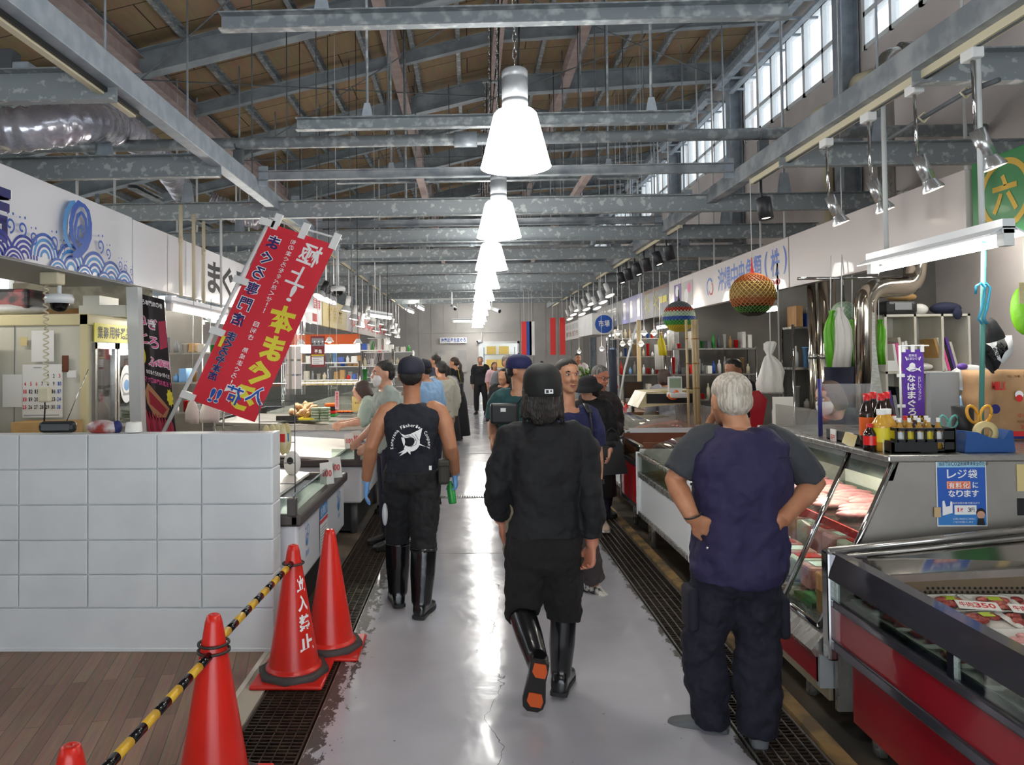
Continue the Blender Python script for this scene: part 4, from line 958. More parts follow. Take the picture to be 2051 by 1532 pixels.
# ================================================================== clutter of the left middle stalls
def P(px, py, Y): return at(px, py, Y=Y)
for i, px in enumerate((720, 752, 786)):
    yy = 11.0; a, c = P(px-16, 782, yy), P(px+16, 806, yy); z0 = .885
    t = thing('cardboard_box', ('leftmost of three cardboard boxes on the steel fish counter', 'middle of three cardboard boxes on the steel fish counter', 'cardboard box nearest the sleeveless man on the counter')[i], 'box', ((a.x+c.x)/2, yy+.13, z0), 'boxes on the steel counter')
    B().box((a.x+.003, yy, z0+.03), (c.x-.003, yy+.26, z0+.26), bev=.004).obj('carton', 'cardboard', t); B().box((a.x+.003, yy+.11, z0+.26), (c.x-.003, yy+.15, z0+.263)).obj('tape', 'wood_pale', t)
    A = Art((a.x, yy, z0+.03), X_, Z_); A.line('ICE FISH', .05, .12, .02, .025, 0); A.line('10', .16, .03, .03, .02, 0); A.obj('print', ['brown_ink'], t)
mat('shell', 'd9b98a', .45, col2='a9784a', scale=14, lo=.4, hi=.6)
random.seed(3)
for i in range(26):
    px, py = 585+random.random()*48, 782+random.random()*12-(i % 3)*7
    yy = 9.3+random.random()*.4; p = P(px, py, yy); z = .98+.05*(i % 3)
    t = tag(B().lathe([(0, -.06), (.035, -.03), (.05, .01), (.03, .04), (.036, .05), (.015, .075), (0, .085)], (0, 0, 0), 10, axis=(random.uniform(-1, 1), random.uniform(-1, 1), random.uniform(.2, 1))).obj('conch_shell', 'shell'), 'tan conch shell in the pile on the left counter', 'shell', 'conch shells heaped on the left counter'); t.location = (p.x, yy, z)
# basket under the shells
p = P(608, 800, 9.5); t = thing('shell_tray', 'yellow and black trays holding the heap of conch shells', 'tray', (p.x, 9.5, .93)); B().box((p.x-.28, 9.2, .945), (p.x-.02, 9.75, .96)).box((p.x-.28, 9.2, .94), (p.x-.02, 9.22, 1.0)).obj('black_tray', 'black', t); B().box((p.x, 9.2, .945), (p.x+.2, 9.75, .97)).obj('yellow_tray', 'yellow', t)
mat('green_pack', '6f8a68', .3, col2='a9b5a0', scale=14)
for s in range(2):
    for k in range(5):
        p = P(632+s*19, 840, 9.25); z = .93+.035*k
        b = B(); b.box((p.x-.055, 9.2, z), (p.x+.055, 9.34, z+.03), bev=.01); one(b, 'seaweed_pack', 'green_pack', '%s of the stacked green seaweed packs in the %s pile, counted from the bottom' % (ORD[k], ('left', 'right')[s]), 'food pack', 'green packs stacked on the counter')
for k in range(4):
    p = P(664, 835, 9.7); z = .95+.045*k; b = B(); b.box((p.x-.07, 9.6, z), (p.x+.07, 9.8, z+.038), bev=.008); one(b, 'food_tray', ('green', 'red', 'black', 'orange')[k], '%s food tray in the stack beside the green packs' % ('green', 'red', 'black', 'orange')[k], 'tray', 'stacked trays on the left counter')
p = P(690, 803, 10.4); t = thing('orange_tray', 'tray of bright orange fish pieces on the left counter', 'tray', (p.x, 10.4, .92)); B().box((p.x-.12, 10.3, .93), (p.x+.12, 10.5, .95), bev=.008).obj('tray', 'black', t)
b = B(); [b.ball((p.x-.09+.03*k, 10.4+.02*(k % 2), .965), (.02, .06, .015), 6) for k in range(7)]; b.obj('fish', 'orange', t)
# seaweed/plastic packets on a stand next to the block wall
mat('packet', 'e5dcb8', .35, col2='c9ba84', scale=6)
for i, (px, yy) in enumerate(((533, 5.2), (545, 5.25), (556, 5.3), (566, 5.3), (574, 5.35))):
    a = P(px, 800, yy); z0 = 1.02; t = thing('snack_packet', 'pale yellow packet hanging on the stand by the freezer, %s from the block wall' % ORD[i], 'packet', (a.x, yy, z0), 'packets hanging on the wire stand')
    b = B(); b.ball((a.x, yy, z0+.11), (.035, .012, .115), 8); b.obj('packet', 'packet', t); A = Art((a.x-.02, yy-.0135, z0+.05), X_, Z_); A.rect(0, .04, .04, .1, i % 2); A.obj('print', ['sky_ink', 'red_ink'], t)
t = thing('wire_stand', 'wire display stand with packets beside the freezer', 'stand', (P(552, 860, 5.32).x, 5.32, .75)); x = P(552, 860, 5.32).x
b = B(); [b.cyl((x+dx, 5.36, .7), (x+dx, 5.36, 1.42), .004, n=5) for dx in (-.13, .13)]; [b.cyl((x-.13, 5.36, z), (x+.13, 5.36, z), .003, n=5) for z in (.8, .95, 1.1, 1.25, 1.4)]; b.obj('wires', 'grey_dark', t)
p = P(585, 855, 6.0); t = thing('plastic_bag', 'white plastic bag with an open mouth beside the steel counter', 'bag', (p.x, 6, .77)); b = B(); b.ball((p.x, 6, .86), (.07, .06, .1), 10); b.obj('bag', mat('white_bag', 'e9e6e0', .4, bump=.4, bscale=20), t); B().ball((p.x-.005, 5.945, .885), (.028, .01, .03), 8).obj('opening', 'black', t)
# white plastic bags hanging at the left stall (two)
for i, (px, yy) in enumerate(((385, 7.0), (420, 7.1))):
    p = P(px, 840, yy); t = thing('plastic_bag', ('white carrier bag hanging by its handle left of the flag bottom', 'wider white carrier bag hanging behind the flag bottom')[i], 'bag', (p.x, yy, 1.1), 'white bags under the flag')
    w_ = .07+.03*i; b = B(); b.ring_loft([[V((p.x+w_*f*math.cos(a), yy+.03*f*math.sin(a), z)) for a in [2*PI*k/12 for k in range(12)]] for f, z in ((.9, 1.1), (1, 1.15), (.95, 1.22), (.6, 1.29), (.2, 1.33), (.12, 1.37))]); b.obj('bag', 'white_bag', t); B().tube([(p.x, yy, 1.37), (p.x, yy, 1.45), (p.x+.01, yy+.02, 2.3)], .003, 5).obj('hook', 'grey', t)
# recruitment poster
q = rect_at(622, 673, 651, 735, 8.6); t = flat_card('recruit_poster', 'dark red recruitment poster hanging right of the flag', 'poster', q, mat('poster_red', '7d2630', .4)); w2, h2 = (q[1]-q[0]).length, (q[0]-q[3]).length
A = Art(q[3], X_, Z_); A.rect(.08*w2, .68*h2, .92*w2, .93*h2, 0); [A.disc(((.15+.14*k)*w2, (.75+.07*(k % 2))*h2), .06*w2, 1 + k % 2, 10) for k in range(6)]
A.line('募集', .25*w2, .44*h2, .28*w2, .13*h2, 2, .03); A.rect(.05*w2, .365*h2, .95*w2, .4*h2, 3); A.rect(.08*w2, .08*h2, .92*w2, .34*h2, 2); [A.rect(.14*w2, (.12+.06*k)*h2, (.8 if k % 2 else .6)*w2, (.135+.06*k)*h2, 4) for k in range(4)]; A.obj('print', ['grey_ink', 'ink', 'white_ink', 'yellow_ink', 'grey_ink'], t)
B().cyl(((q[0].x+q[1].x)/2, 8.6, q[0].z), ((q[0].x+q[1].x)/2, 8.6, zr(-2)+.4), .003, n=5).obj('string', 'white', t)
# back partitions of the left stalls with shelves
struct(B().box((-4.6, 9.0, 0), (-3.3, 9.04, 2.36)).box((-7.4, 7.0, 0), (-4.6, 7.04, 2.6)), 'wall_stall_partition', 'stainless_dull')
q = (V((-3.62, 12.9, 2.36)), V((-1.6, 12.9, 2.36)), V((-1.6, 12.9, 2.2)), V((-3.62, 12.9, 2.2)))
p0, p1 = P(445, 675, 8.4), P(640, 690, 12); 
t = thing('orange_sign', 'orange and white strip sign inside the left stall behind the flag', 'sign', (-3.0, 9, 2.0)); a, c = P(438, 672, 9.6), P(720, 690, 9.6)
B().box((a.x, 9.6, c.z), (c.x, 9.63, a.z)).obj('orange_strip', 'orange_ink', t); B().box((a.x, 9.6, c.z-.1), (c.x, 9.64, c.z)).obj('white_strip', 'tube_light', t)
A = Art((a.x, 9.6, c.z), X_, Z_); A.line('会社', .07, .01, .11, .09, 0, .03); A.obj('lettering', ['white_ink'], t)
for x in (a.x+.1, c.x-.1): B().cyl((x, 9.62, a.z), (x, 9.62, 3.2), .008, n=6).obj('hanger', 'grey', t)
random.seed(11)
pal = ['white', 'off_white', 'cardboard', 'off_white', 'green', 'grey', 'lightblue', 'grey_dark', 'paper', 'red', 'paper', 'white', 'blue', 'wood_pale', 'cream', 'grey']
names = [('storage_tub', 'plastic tub'), ('storage_box', 'box'), ('storage_bottle', 'bottle')]
CN = {'grey': 'grey', 'wood_pale': 'tan', 'cream': 'pale yellow', 'white': 'white', 'blue': 'blue', 'cardboard': 'brown cardboard', 'off_white': 'cream', 'green': 'green', 'orange': 'orange', 'lightblue': 'pale blue', 'grey_dark': 'dark grey', 'yellow': 'yellow', 'red': 'red', 'paper': 'off-white', 'black': 'black'}
def goods(x0, x1, y, z, n, where, group, h=(.08, .2), dep=.2, along='x'):
    dep = min(dep, .1) if y == 12.92 else dep
    """countable odds and ends set side by side on a shelf"""
    step = (x1-x0)/n
    for i in range(n):
        c = random.choice(pal); hh = random.uniform(*h); kind = random.randrange(3); u = x0+step*(i+.5); w_ = step*random.uniform(.55, .85)
        p = (u, y, z) if along == 'x' else (y, u, z); b = B()
        if kind == 0: b.lathe([(0, 0), (w_*.38, 0), (w_*.46, hh*.95), (w_*.5, hh*.95), (w_*.5, hh), (0, hh)], p, 14)
        elif kind == 1: b.cbox((p[0], p[1], z+hh/2), (w_, dep, hh) if along == 'x' else (dep, w_, hh), bev=.006)
        else: r = min(w_*.4, .04); b.lathe([(0, 0), (r, 0), (r, hh*.65), (r*.4, hh*.8), (r*.4, hh), (0, hh)], p, 12)
        one(b, names[kind][0], c, '%s %s on %s, %s along it' % (CN[c], names[kind][1], where, ORD[min(i, 19)]), names[kind][1], group)
def shelf(x0, x1, y0, y1, z, label, legs=True, m='stainless', levels=1, dz=.3):
    t = thing('steel_shelf', label, 'shelf', ((x0+x1)/2, (y0+y1)/2, 0 if legs else z))
    for k in range(levels): B().box((x0, y0, z+k*dz-.02), (x1, y1, z+k*dz)).obj('shelf_board', m, t)
    if legs:
        for (x, y) in ((x0, y0), (x1, y0), (x0, y1), (x1, y1)): B().cyl((x, y, 0), (x, y, z+(levels-1)*dz+.02), .014, n=8).obj('upright', 'chrome', t)
    return t
shelf(-3.3, -1.95, 12.86, 12.98, 1.35, 'white shelf with goods over the left fish counter', levels=2, dz=.3, m='white')
goods(-3.25, -1.98, 12.92, 1.35, 12, 'the lower left stall shelf', 'goods on the left stall shelf'); goods(-3.25, -1.98, 12.92, 1.65, 11, 'the upper left stall shelf', 'goods on the left stall upper shelf')
shelf(-3.7, -3.0, 8.6, 8.9, 1.1, 'steel shelf behind the flag in the left stall', levels=3, dz=.35); 
for k in range(3): goods(-3.68, -3.02, 8.75, 1.1+.35*k, 6, 'the %s shelf behind the flag' % ('bottom', 'middle', 'top')[k], 'goods behind the flag')
shelf(-3.1, -1.7, 16.05, 16.35, 1.2, 'white shelf beyond the left shoppers', levels=3, dz=.35, m='white')
for k in range(3): goods(-3.05, -1.75, 16.2, 1.2+.35*k, 8, 'the %s far left stall shelf' % ('bottom', 'middle', 'top')[k], 'goods on the far left shelf', (.1, .28))
shelf(-3.0, -1.6, 20.6, 21.0, 1.2, 'white shelf in the last left stall', levels=3, dz=.35, m='white')
for k in range(3): goods(-2.95, -1.65, 20.8, 1.2+.35*k, 8, 'the %s shelf of the last left stall' % ('bottom', 'middle', 'top')[k], 'goods in the last left stall', (.1, .28))
goods(13.2, 15.9, -1.6, .92, 12, 'the steel counter behind the shoppers', 'goods on the left counter row', (.05, .14), .3, 'y'); goods(16.6, 20.3, -1.6, .92, 14, 'the last left steel counter', 'goods on the last left counter', (.05, .16), .3, 'y')
# price labels along the shelf edge
for i in range(12):
    x = -3.2+.105*i; one(B().box((x, 12.845, 1.255), (x+.09, 12.86, 1.325)), 'price_label', 'packet', 'small cream price label in the row under the left shelf edge', 'price label', 'price labels under the left shelf')
# curved clear guard and plastic sheets
t = thing('clear_guard', 'curved clear sneeze guard over the left fish counter', 'guard', (-2.4, 11.3, .9))
b = B(); b.grid(lambda u, v: (-3.3+1.75*u, 10.72+.25*math.sin(v*1.4)+.12*u, .93+.42*v), 12, 8); b.obj('sheet', 'acrylic', t); B().tube([(-3.3+1.75*k/8, 10.72+.25*math.sin(1.4)+.12*k/8, 1.35) for k in range(9)], .008, 6).obj('top_edge', 'white', t)
t = thing('plastic_sheet', 'clear plastic sheet with papers hanging beside the flag', 'plastic sheet', (P(590, 800, 7.9).x, 7.9, 1.3)); a, c = P(565, 690, 7.9), P(612, 790, 7.9); b = B(); b.grid(lambda u, v: (a.x+(c.x-a.x)*u, 7.9+.02*math.sin(u*9), c.z+(a.z-c.z)*v+.9*(v == 1)), 14, 10); b.obj('sheet', 'film', t)
for k in range(3): z = c.z+.06+.16*k; B().box((a.x+.04, 7.92, z), (c.x-.05, 7.925, z+.14)).obj('paper', 'paper', t)
# paper strips hanging at the stall corner
t = thing('paper_streamers', 'bunch of pink and white paper strips hanging at a left stall', 'streamers', (P(752, 740, 11.4).x, 11.4, 1.5))
for k in range(13):
    p = P(738+k*2.6, 680, 11.35+.02*(k % 3)); b = B(); zz_ = [2.02-.06*j for j in range(9-(k % 3))]; b.tube([(p.x+.012*math.sin(j+k), p.y, z) for j, z in enumerate(zz_)], .011, 4, flat=.15); b.obj('strip', mat('strip_pink', 'e9c3cd', .7) if k % 3 == 0 else 'paper', t)
B().cyl((P(736, 680, 11.4).x, 11.4, 2.02), (P(772, 680, 11.4).x, 11.4, 2.02), .008, n=6).obj('bar', 'grey', t); B().cyl((P(752, 680, 11.4).x, 11.4, 2.02), (P(752, 680, 11.4).x, 11.4, zr(-1.5)+.4), .004, n=5).obj('string', 'white', t)
for i, (px, py, yy) in enumerate(((603, 690, 8.8), (660, 685, 9.2), (717, 688, 9.2), (777, 687, 12))):
    p = P(px, py, yy); t = thing('bell_lamp', 'small white bell lamp hanging in the left stalls, %s from the flag' % ORD[i], 'lamp', (p.x, yy, p.z), 'small bell lamps in the left stalls'); B().lathe([(.02, .06), (.03, .05), (.055, .0), (.052, .0), (.02, .05)], p, 14).obj('lamp_shade', 'white', t); B().ball(p+V((0, 0, .01)), .025, 8).obj('bulb', 'bulb', t); B().cyl(p+V((0, 0, .06)), V((p.x, yy, zr(p.x)+.43)), .004, n=5).obj('cord', 'black', t)
# small hook-hung price tag on string
p = P(675, 800, 9.0); t = thing('hanging_tag', 'long pink price strip hanging on a string over the packs', 'price strip', (p.x, 9, p.z)); B().box((p.x-.025, 9, p.z-.12), (p.x+.025, 9.004, p.z+.1)).obj('strip', mat('tag_pink', 'dcb9c3', .6), t); B().cyl((p.x, 9, p.z+.1), (p.x, 9, zr(p.x)+.43), .003, n=5).obj('string', 'white', t)
A = Art((p.x-.02, 9, p.z-.11), X_, Z_); A.col('特価四百円', .02, .2, .025, .038, 0, .02); A.obj('print', ['red_ink'], t)
# cones, bar
# ================================================================== traffic cones
mat('cone_red', 'd3261b', .3, col2='c92318', scale=3); mat('cone_base', '3b3735', .6)
def cone(x, y, label, ring=True, base=True, text=False, h=.7, rz=0, rings=1):
    t = thing('traffic_cone', label, 'traffic cone', (x, y, 0))
    B().lathe([(.145, .04), (.15, .045), (.148, .06), (.135, .066), (.133, .075), (.034, h-.03), (.026, h-.004), (.02, h), (.006, h+.0), (.0, h-.01)], (x, y, 0), 36).obj('body', 'cone_red', t)
    M = Matrix.Rotation(rz, 3, 'Z')
    B().box((x-.19, y-.19, 0), (x+.19, y+.19, .022), bev=.01, M=M).obj('base', 'cone_red', t)
    if base:
        b = B(); b.lathe([(.19, .022), (.19, .045), (.175, .052), (.14, .052)], (x, y, 0), 8); b.obj('weight', 'cone_base', t)
    if text:
        A_ = B()
        for i, c in enumerate('立入禁止'):
            z = .5-.1*i; r = .034+(.133-.034)*((h-.03-z)/(h-.105))
            def wp(q, r0=r): a = R(-90+52)+q.x/.1; rr = .034+(.133-.034)*((h-.03-q.z)/(h-.105))+.0015; return V((x+rr*math.cos(a), y+rr*math.sin(a), q.z))
            letter(A_, c, (-.0375, 0, z-.04), X_, Z_, .075, .085, .04, 0, 0, False, wp)
        A_.obj('lettering', 'white_ink', t)
    return t
cone(-.97, 4.0, 'red traffic cone with white characters against the block wall end', text=True)
cone(-.84, 4.36, 'tall plain red traffic cone behind the lettered one')
cone(-1.024, 2.913, 'red traffic cone in the foreground carrying two black rings', h=.7)
cone(-1.14, 2.08, 'red traffic cone at the bottom edge of the picture', h=.62)
mat('bar_yellow', 'd7a92f', .35); mat('ring_black', '2c2620', .5)
def cone_bar(a, c, label, n):
    t = thing('barrier_bar', label, 'barrier bar', (a[0], a[1], 0)); t.location = V(a); a, c = V(a), V(c); d = (c-a)
    b = B(); r = .017
    for k in range(n): b.cyl(a+d*(k/n), a+d*((k+1)/n), r, n=12, mi=k % 2)
    b.obj('bar', ['bar_yellow', 'black_gloss'], t)
    return t
def bar_ring(t, x, y, z, r):
    B().tube([(x+r*math.cos(a), y+r*math.sin(a), z) for a in [2*PI*k/24 for k in range(25)]], .006, 6).obj('end_ring', 'ring_black', t)
t = cone_bar((-1.015, 2.965, .585), (-.972, 3.955, .607), 'yellow and black striped bar between the foreground cone and the lettered cone', 12); bar_ring(t, -.97, 4.0, .602, .055); bar_ring(t, -1.024, 2.913, .588, .058)
t = cone_bar((-1.12, 2.12, .47), (-1.025, 2.86, .555), 'yellow and black striped bar from the foreground cone to the picture edge', 10); bar_ring(t, -1.024, 2.913, .56, .06); bar_ring(t, -1.14, 2.08, .47, .065)
# ================================================================== right sign boards
def rboard(label, y0, y1, m, z0=2.33, z1=2.81, x=3.0):
    t = thing('shop_sign', label, 'sign board', (x, (y0+y1)/2, z0)); B().box((x, y0, z0), (x+.07, y1, z1), bev=.004).obj('panel', m, t); return t
t = rboard('green sign board with a yellow ringed character at the right picture edge', 2.4, 4.5, 'green_sign', 2.36, 2.83, 3.02)
A = Art((3.02, 4.5, 2.36), -Y_, Z_); A.ring((.27, .235), .165, .2, mi=0, n=36); A.ch('六', .27, .235, .2, .22, 0, .03); A.obj('lettering', ['gold_ink'], t)
t = rboard('plain grey-pink sign board between the green sign and the blue lettering', 4.53, 7.0, 'sign_pink')
t = rboard('white sign board with blue company characters over the right stalls', 7.02, 11.2, 'sign_pink')
A = Art((3.0, 11.2, 2.33), -Y_, Z_); A.line('沖縄中央魚類(株)', 2.2, .14, .225, .27, 0, .016, .04); A.line('TEL8681700', 2.7, .05, .13, .06, 1, .01)
A.ring((1.9, .22), .09, .12, .6, 4.2, 0); A.ring((1.95, .2), .06, .08, 3.5, 7.5, 1); A.rect(.3, .1, .65, .4, 2); A.rect(.7, .05, 1.2, .4, 3); A.disc((.45, .3), .08, 4, 12); A.disc((.9, .2), .1, 4, 12); A.disc((1.05, .3), .07, 5, 12)
A.obj('lettering', ['blue_ink', 'red_ink', 'purple_ink', mat('pic_grey', 'a29a96', .4), 'white_ink', 'pink_ink'], t)
mat('dark_sign', '2e2a33', .4); mat('violet_sign', '7f80b4', .35)
t = rboard('dark sign board with a yellow star shape in the right row', 11.22, 12.9, 'dark_sign'); A = Art((3.0, 12.9, 2.33), -Y_, Z_)
for c in (.35, .95): [A.stroke([(c+.2*math.cos(a), .24+.2*math.sin(a)), (c-.2*math.cos(a), .24-.2*math.sin(a))], [.01, .01], 0) or A.stroke([(c, .24), (c+.17*math.cos(a), .24+.17*math.sin(a))], [.07, .01], 0) for a in (.3, 1.4, 2.4, 3.5, 4.6, 5.6)]
A.rect(1.2, .2, 1.6, .3, 0); A.rect(.05, .42, 1.6, .46, 1); A.obj('artwork', ['yellow_ink', 'brown_ink'], t)
t = rboard('violet sign board with pale figures in the right row', 12.92, 14.6, 'violet_sign'); A = Art((3.0, 14.6, 2.33), -Y_, Z_); [A.rect(.1+.3*k, .08, .3+.3*k, .4, k % 2) for k in range(5)]; A.obj('artwork', ['sign_white', 'violet_sign'], t)
t = rboard('grey sign board with white letters beside the violet one', 14.62, 17.4, 'grey'); A = Art((3.0, 17.4, 2.33), -Y_, Z_); A.line('鮮魚直売', .2, .1, .5, .3, 0, .02); A.obj('lettering', ['white_ink'], t)
t = thing('box_sign', 'white box sign with a round blue emblem sticking out over the right stalls', 'sign', (2.75, 15.5, 2.2)); B().box((2.55, 15.5, 2.16), (3.0, 17.5, 2.62), bev=.01).obj('box', 'white_paint', t)
A = Art((2.6, 15.5, 2.18), X_, Z_); A.disc((.2, .2), .19, 0, 28); A.line('市場', .08, .14, .12, .14, 1, .02); A.obj('emblem', ['blue_ink', 'white_ink'], t)
t = rboard('pale glossy sign board with rows of letters at the far right', 17.55, 22.6, 'sign_pink', 2.2, 2.7, 2.9); A = Art((2.9, 22.6, 2.2), -Y_, Z_); [A.line('鮮魚卸市場直売', .2, .28-.2*k, .65, .16, k, .01) for k in range(2)]; A.obj('lettering', ['grey_ink', 'brown_ink'], t)
# ================================================================== stage: stall back walls on the right
struct(B().box((3.0, 7.25, 0), (4.5, 7.29, 2.6)).box((3.0, 10.7, 0), (4.5, 10.74, 2.6)).box((3.0, 15.0, 0), (4.5, 15.04, 2.6)), 'wall_stall_right', 'dark_wall')
# ================================================================== near meat case
mat('rail_dark', '6f6d75', .13, .75); mat('foam_tray', 'e6e3da', .5); mat('meat', '8d2f2c', .35, col2='c06a5c', scale=30, lo=.4, hi=.7, bump=.5, bscale=50); mat('mince', 'b2463c', .4, col2='cf8474', scale=60, bump=.6, bscale=90); mat('fish_pink', 'd99a95', .35, col2='c77f80', scale=14, bump=.4, bscale=20); mat('green_mat', '2f6b34', .6, col2='3f7d3f', scale=20); mat('label_green', 'b9cf3f', .6)
t = thing('meat_case', 'red fronted steel meat display case in the right foreground', 'display case', (2.1, 2.2, 0))
y0, y1, x0, x1 = .9, 3.42, 1.6, 2.75
B().box((x0+.015, y0, .425), (x0+.03, y1-.03, .575)).obj('upper_red_panel', 'red_panel', t)
B().box((x0+.05, y0, .1), (x0+.08, y1-.12, .385)).obj('lower_red_panel', 'red_panel', t)
b = B(); b.box((x0, y0, .38), (x0+.06, y1-.02, .425), bev=.006); b.box((x0, y0, .57), (x0+.06, y1-.02, .605), bev=.006); b.obj('steel_strips', 'rail_dark', t)
b = B(); b.prism([(x0-.012, y0, .70), (x0+.012, y0, .70), (x0+.075, y0, .808), (x0+.01, y0, .812)], (0, y1-y0-.03, 0)); b.obj('top_rail', 'rail_dark', t)
for y in (2.56, 1.7): B().box((x0+.005, y-.018, .6), (x0+.03, y+.018, .71)).obj('glass_post', 'chrome', t)
B().box((x0+.012, y0, .6), (x0+.016, y1-.05, .71)).obj('front_glass', 'acrylic', t)
b = B(); b.box((x0-.015, y1-.05, .33), (x0+.03, y1+.015, .815), bev=.01); b.obj('corner_post', 'chrome', t)
b = B(); b.tube([(x0+.01, y1-.02, .812), (x1, y1-.02, .935)], .018, 10); b.tube([(x0+.05, y1-.07, .80), (x1, y1-.07, .915)], .008, 8); b.obj('end_rails', 'stainless', t)
B().box((x0+.03, y1-.03, .1), (x1, y1, .80)).obj('end_panel', 'stainless', t)
b = B(); b.quad((x0+.1, y1-.06, .80), (x1, y1-.06, .90), (x1, y1-.2, .80), (x0+.1, y1-.2, .75)); b.obj('sloped_ledge', mat('mirror_steel', 'b7b1aa', .1, .95), t)
b = B(); b.prism([(x0+.1, y1-.2, .725), (x1, y1-.2, .775), (x1, y1-.2, .81), (x0+.1, y1-.2, .755)], (0, -.015, 0)); b.obj('ledge_edge', 'stainless', t)
b = B(); b.quad((x0+.1, y1-.19, .60), (x1, y1-.19, .62), (x1, y1-.19, .78), (x0+.1, y1-.19, .73)); b.obj('perforated_grille', mat('grille_steel', '8d7f6a', .4, .7), t)
b = B(); [b.cyl((x0+.14+.022*i+.011*(j % 2), y1-.19, .635+.016*j), (x0+.14+.022*i+.011*(j % 2), y1-.193, .635+.016*j), .0055, n=6) for i in range(45) for j in range(5 if i > 8 else 4)]; b.obj('grille_perforation', 'black', t)
B().box((x0+.02, y0, .56), (x1, y1-.03, .585)).obj('case_floor', 'stainless', t)
B().box((x0+.02, y0, .585), (x0+.2, y1-.08, .605)).obj('green_liner', 'green_mat', t)
b = B(); b.prism([(x0+.1, y1-.2, .755), (x0+.15, y1-.06, .80), (x0+.02, y1-.06, .80), (x0+.02, y1-.2, .79)], (0, 0, .01)); b.obj('ledge_corner', 'rail_dark', t)
for (x, y) in ((x0+.12, y1-.2), (x0+.3, y1-.1), (x0+.12, 1.3), (x1-.1, y1-.2), (x1-.1, 1.3)): B().cyl((x, y, 0), (x, y, .12), .03, n=12).obj('foot', 'stainless', t)
def meat_tray(x, y, z, rz, tilt, label, m='meat', big=1., lab=True, group='meat trays in the near case'):
    t = thing('meat_tray', label, 'food tray', (x, y, z), group); M = Matrix.Translation((x, y, z)) @ Matrix.Rotation(rz, 4, 'Z') @ Matrix.Rotation(tilt, 4, 'X') @ Matrix.Scale(big, 4)
    b = B(); b.ring_loft([[V((sx*w_+cx, sy*h_+cy, zz)) for cx, cy, sx, sy in [(math.cos(a)*.02, math.sin(a)*.02, (1 if math.cos(a) > 0 else -1), (1 if math.sin(a) > 0 else -1)) for a in [PI/16+2*PI*k/16 for k in range(16)]]] for w_, h_, zz in ((.06, .035, 0), (.068, .042, .004), (.082, .055, .022), (.086, .059, .022), (.078, .051, .02), (.066, .04, .008))]); b.xf(M); b.obj('tray', 'foam_tray', t)
    random.seed(int(x*1000+y*77)); b = B(); [b.ball((random.uniform(-.06, .06), random.uniform(-.038, .038), .017+random.random()*.006), (random.uniform(.018, .03), random.uniform(.014, .022), .011), 6) for k in range(11)]; b.xf(M); b.obj('meat', m, t)
    if lab: b = B(); b.box((-.005, .005, .0305), (.045, .04, .0312)); b.xf(M); b.obj('price_label', 'label_green', t)
def bigrow(y, z, xs, rowname, ms, tilt=.12, **k):
    for i, x in enumerate(xs): meat_tray(x, y+random.uniform(-.012, .012), z, random.uniform(-.12, .12), tilt, '%s tray of meat in the %s row of the near display case' % (ORD[i], rowname), ms[i % len(ms)], **k)
bigrow(3.15, .645, [1.8+.172*k for k in range(5)], 'back raised', ['mince', 'meat'])
bigrow(3.03, .62, [1.86+.175*k for k in range(5)], 'back lower', ['meat', 'meat'])
bigrow(2.85, .608, [1.9+.175*k for k in range(5)], 'middle', ['meat', 'fish_pink'], lab=False)
bigrow(2.7, .606, [1.9+.175*k for k in range(4)], 'third', ['mince', 'fish_pink'])
bigrow(2.5, .606, [1.9+.175*k for k in range(4)], 'fourth', ['fish_pink', 'fish_pink'])
bigrow(2.32, .604, [1.9+.175*k for k in range(4)], 'nearest', ['meat', 'fish_pink'])
mat('clam', '8d8064', .35, col2='5b5748', scale=25, bump=.4, bscale=30)
for k in range(9): meat_tray(1.72, 3.2-.17*k, .606, 1.57, 0., '%s seafood tray behind the low front glass of the near case' % ORD[k], ('meat', 'meat', 'clam')[min(k // 2, 2)], lab=k % 3 == 0, group='trays behind the front glass')
for i, (x, y) in enumerate(((2.06, 3.1), (2.24, 3.05), (2.3, 2.86))):
    t = thing('price_sign', 'white price sign with red figures lying on the meat trays, %s from the far left' % ORD[i], 'price sign', (x, y, .66), 'price signs in the near case'); M = Matrix.Translation((x, y, .668)) @ Matrix.Rotation(-.25, 4, 'Z') @ Matrix.Rotation(.25, 4, 'X'); b = B(); b.box((-.075, -.03, 0), (.075, .03, .002)); b.xf(M); b.obj('card', 'paper', t)
    A = Art(M @ V((-.075, -.03, .002)), M.to_3x3() @ X_, M.to_3x3() @ Y_, .0005); A.line('牛肉350', .008, .012, .026, .036, 0, .02); A.obj('lettering', ['red_ink'], t)
# ================================================================== slanted service case with steel end
t = thing('service_case', 'slanted glass service case with a broad steel end panel on the right', 'display case', (2.3, 4.2, 0))
sy0, sy1 = 3.5, 5.06
prof = [(1.6, .36), (1.965, 1.2), (2.95, 1.2), (2.95, .12), (1.72, .12)]
for yy in (sy0, sy1-.02): B().prism([(x, yy, z) for x, z in prof], (0, .02, 0)).obj('end_panel', 'stainless_dull', t)
b = B(); b.box((1.93, sy0-.01, 1.195), (2.97, sy1, 1.228), bev=.008); b.obj('counter_top', 'stainless', t)
b = B(); [b.tube([(1.605, y, .44), (1.965, y, 1.2)], .014, 8) for y in (sy0+.005, 3.9, 4.5, sy1-.01)]; b.tube([(1.6, sy0, .44), (1.6, sy1, .44)], .014, 8); b.prism([(1.93, sy0, 1.11), (1.955, sy0, 1.11), (1.985, sy0, 1.2), (1.96, sy0, 1.2)], (0, sy1-sy0, 0)); b.obj('frame', 'chrome', t)
B().quad((1.61, sy0+.01, .45), (1.61, sy1, .45), (1.96, sy1, 1.19), (1.96, sy0+.01, 1.19)).obj('front_glass', 'acrylic', t)
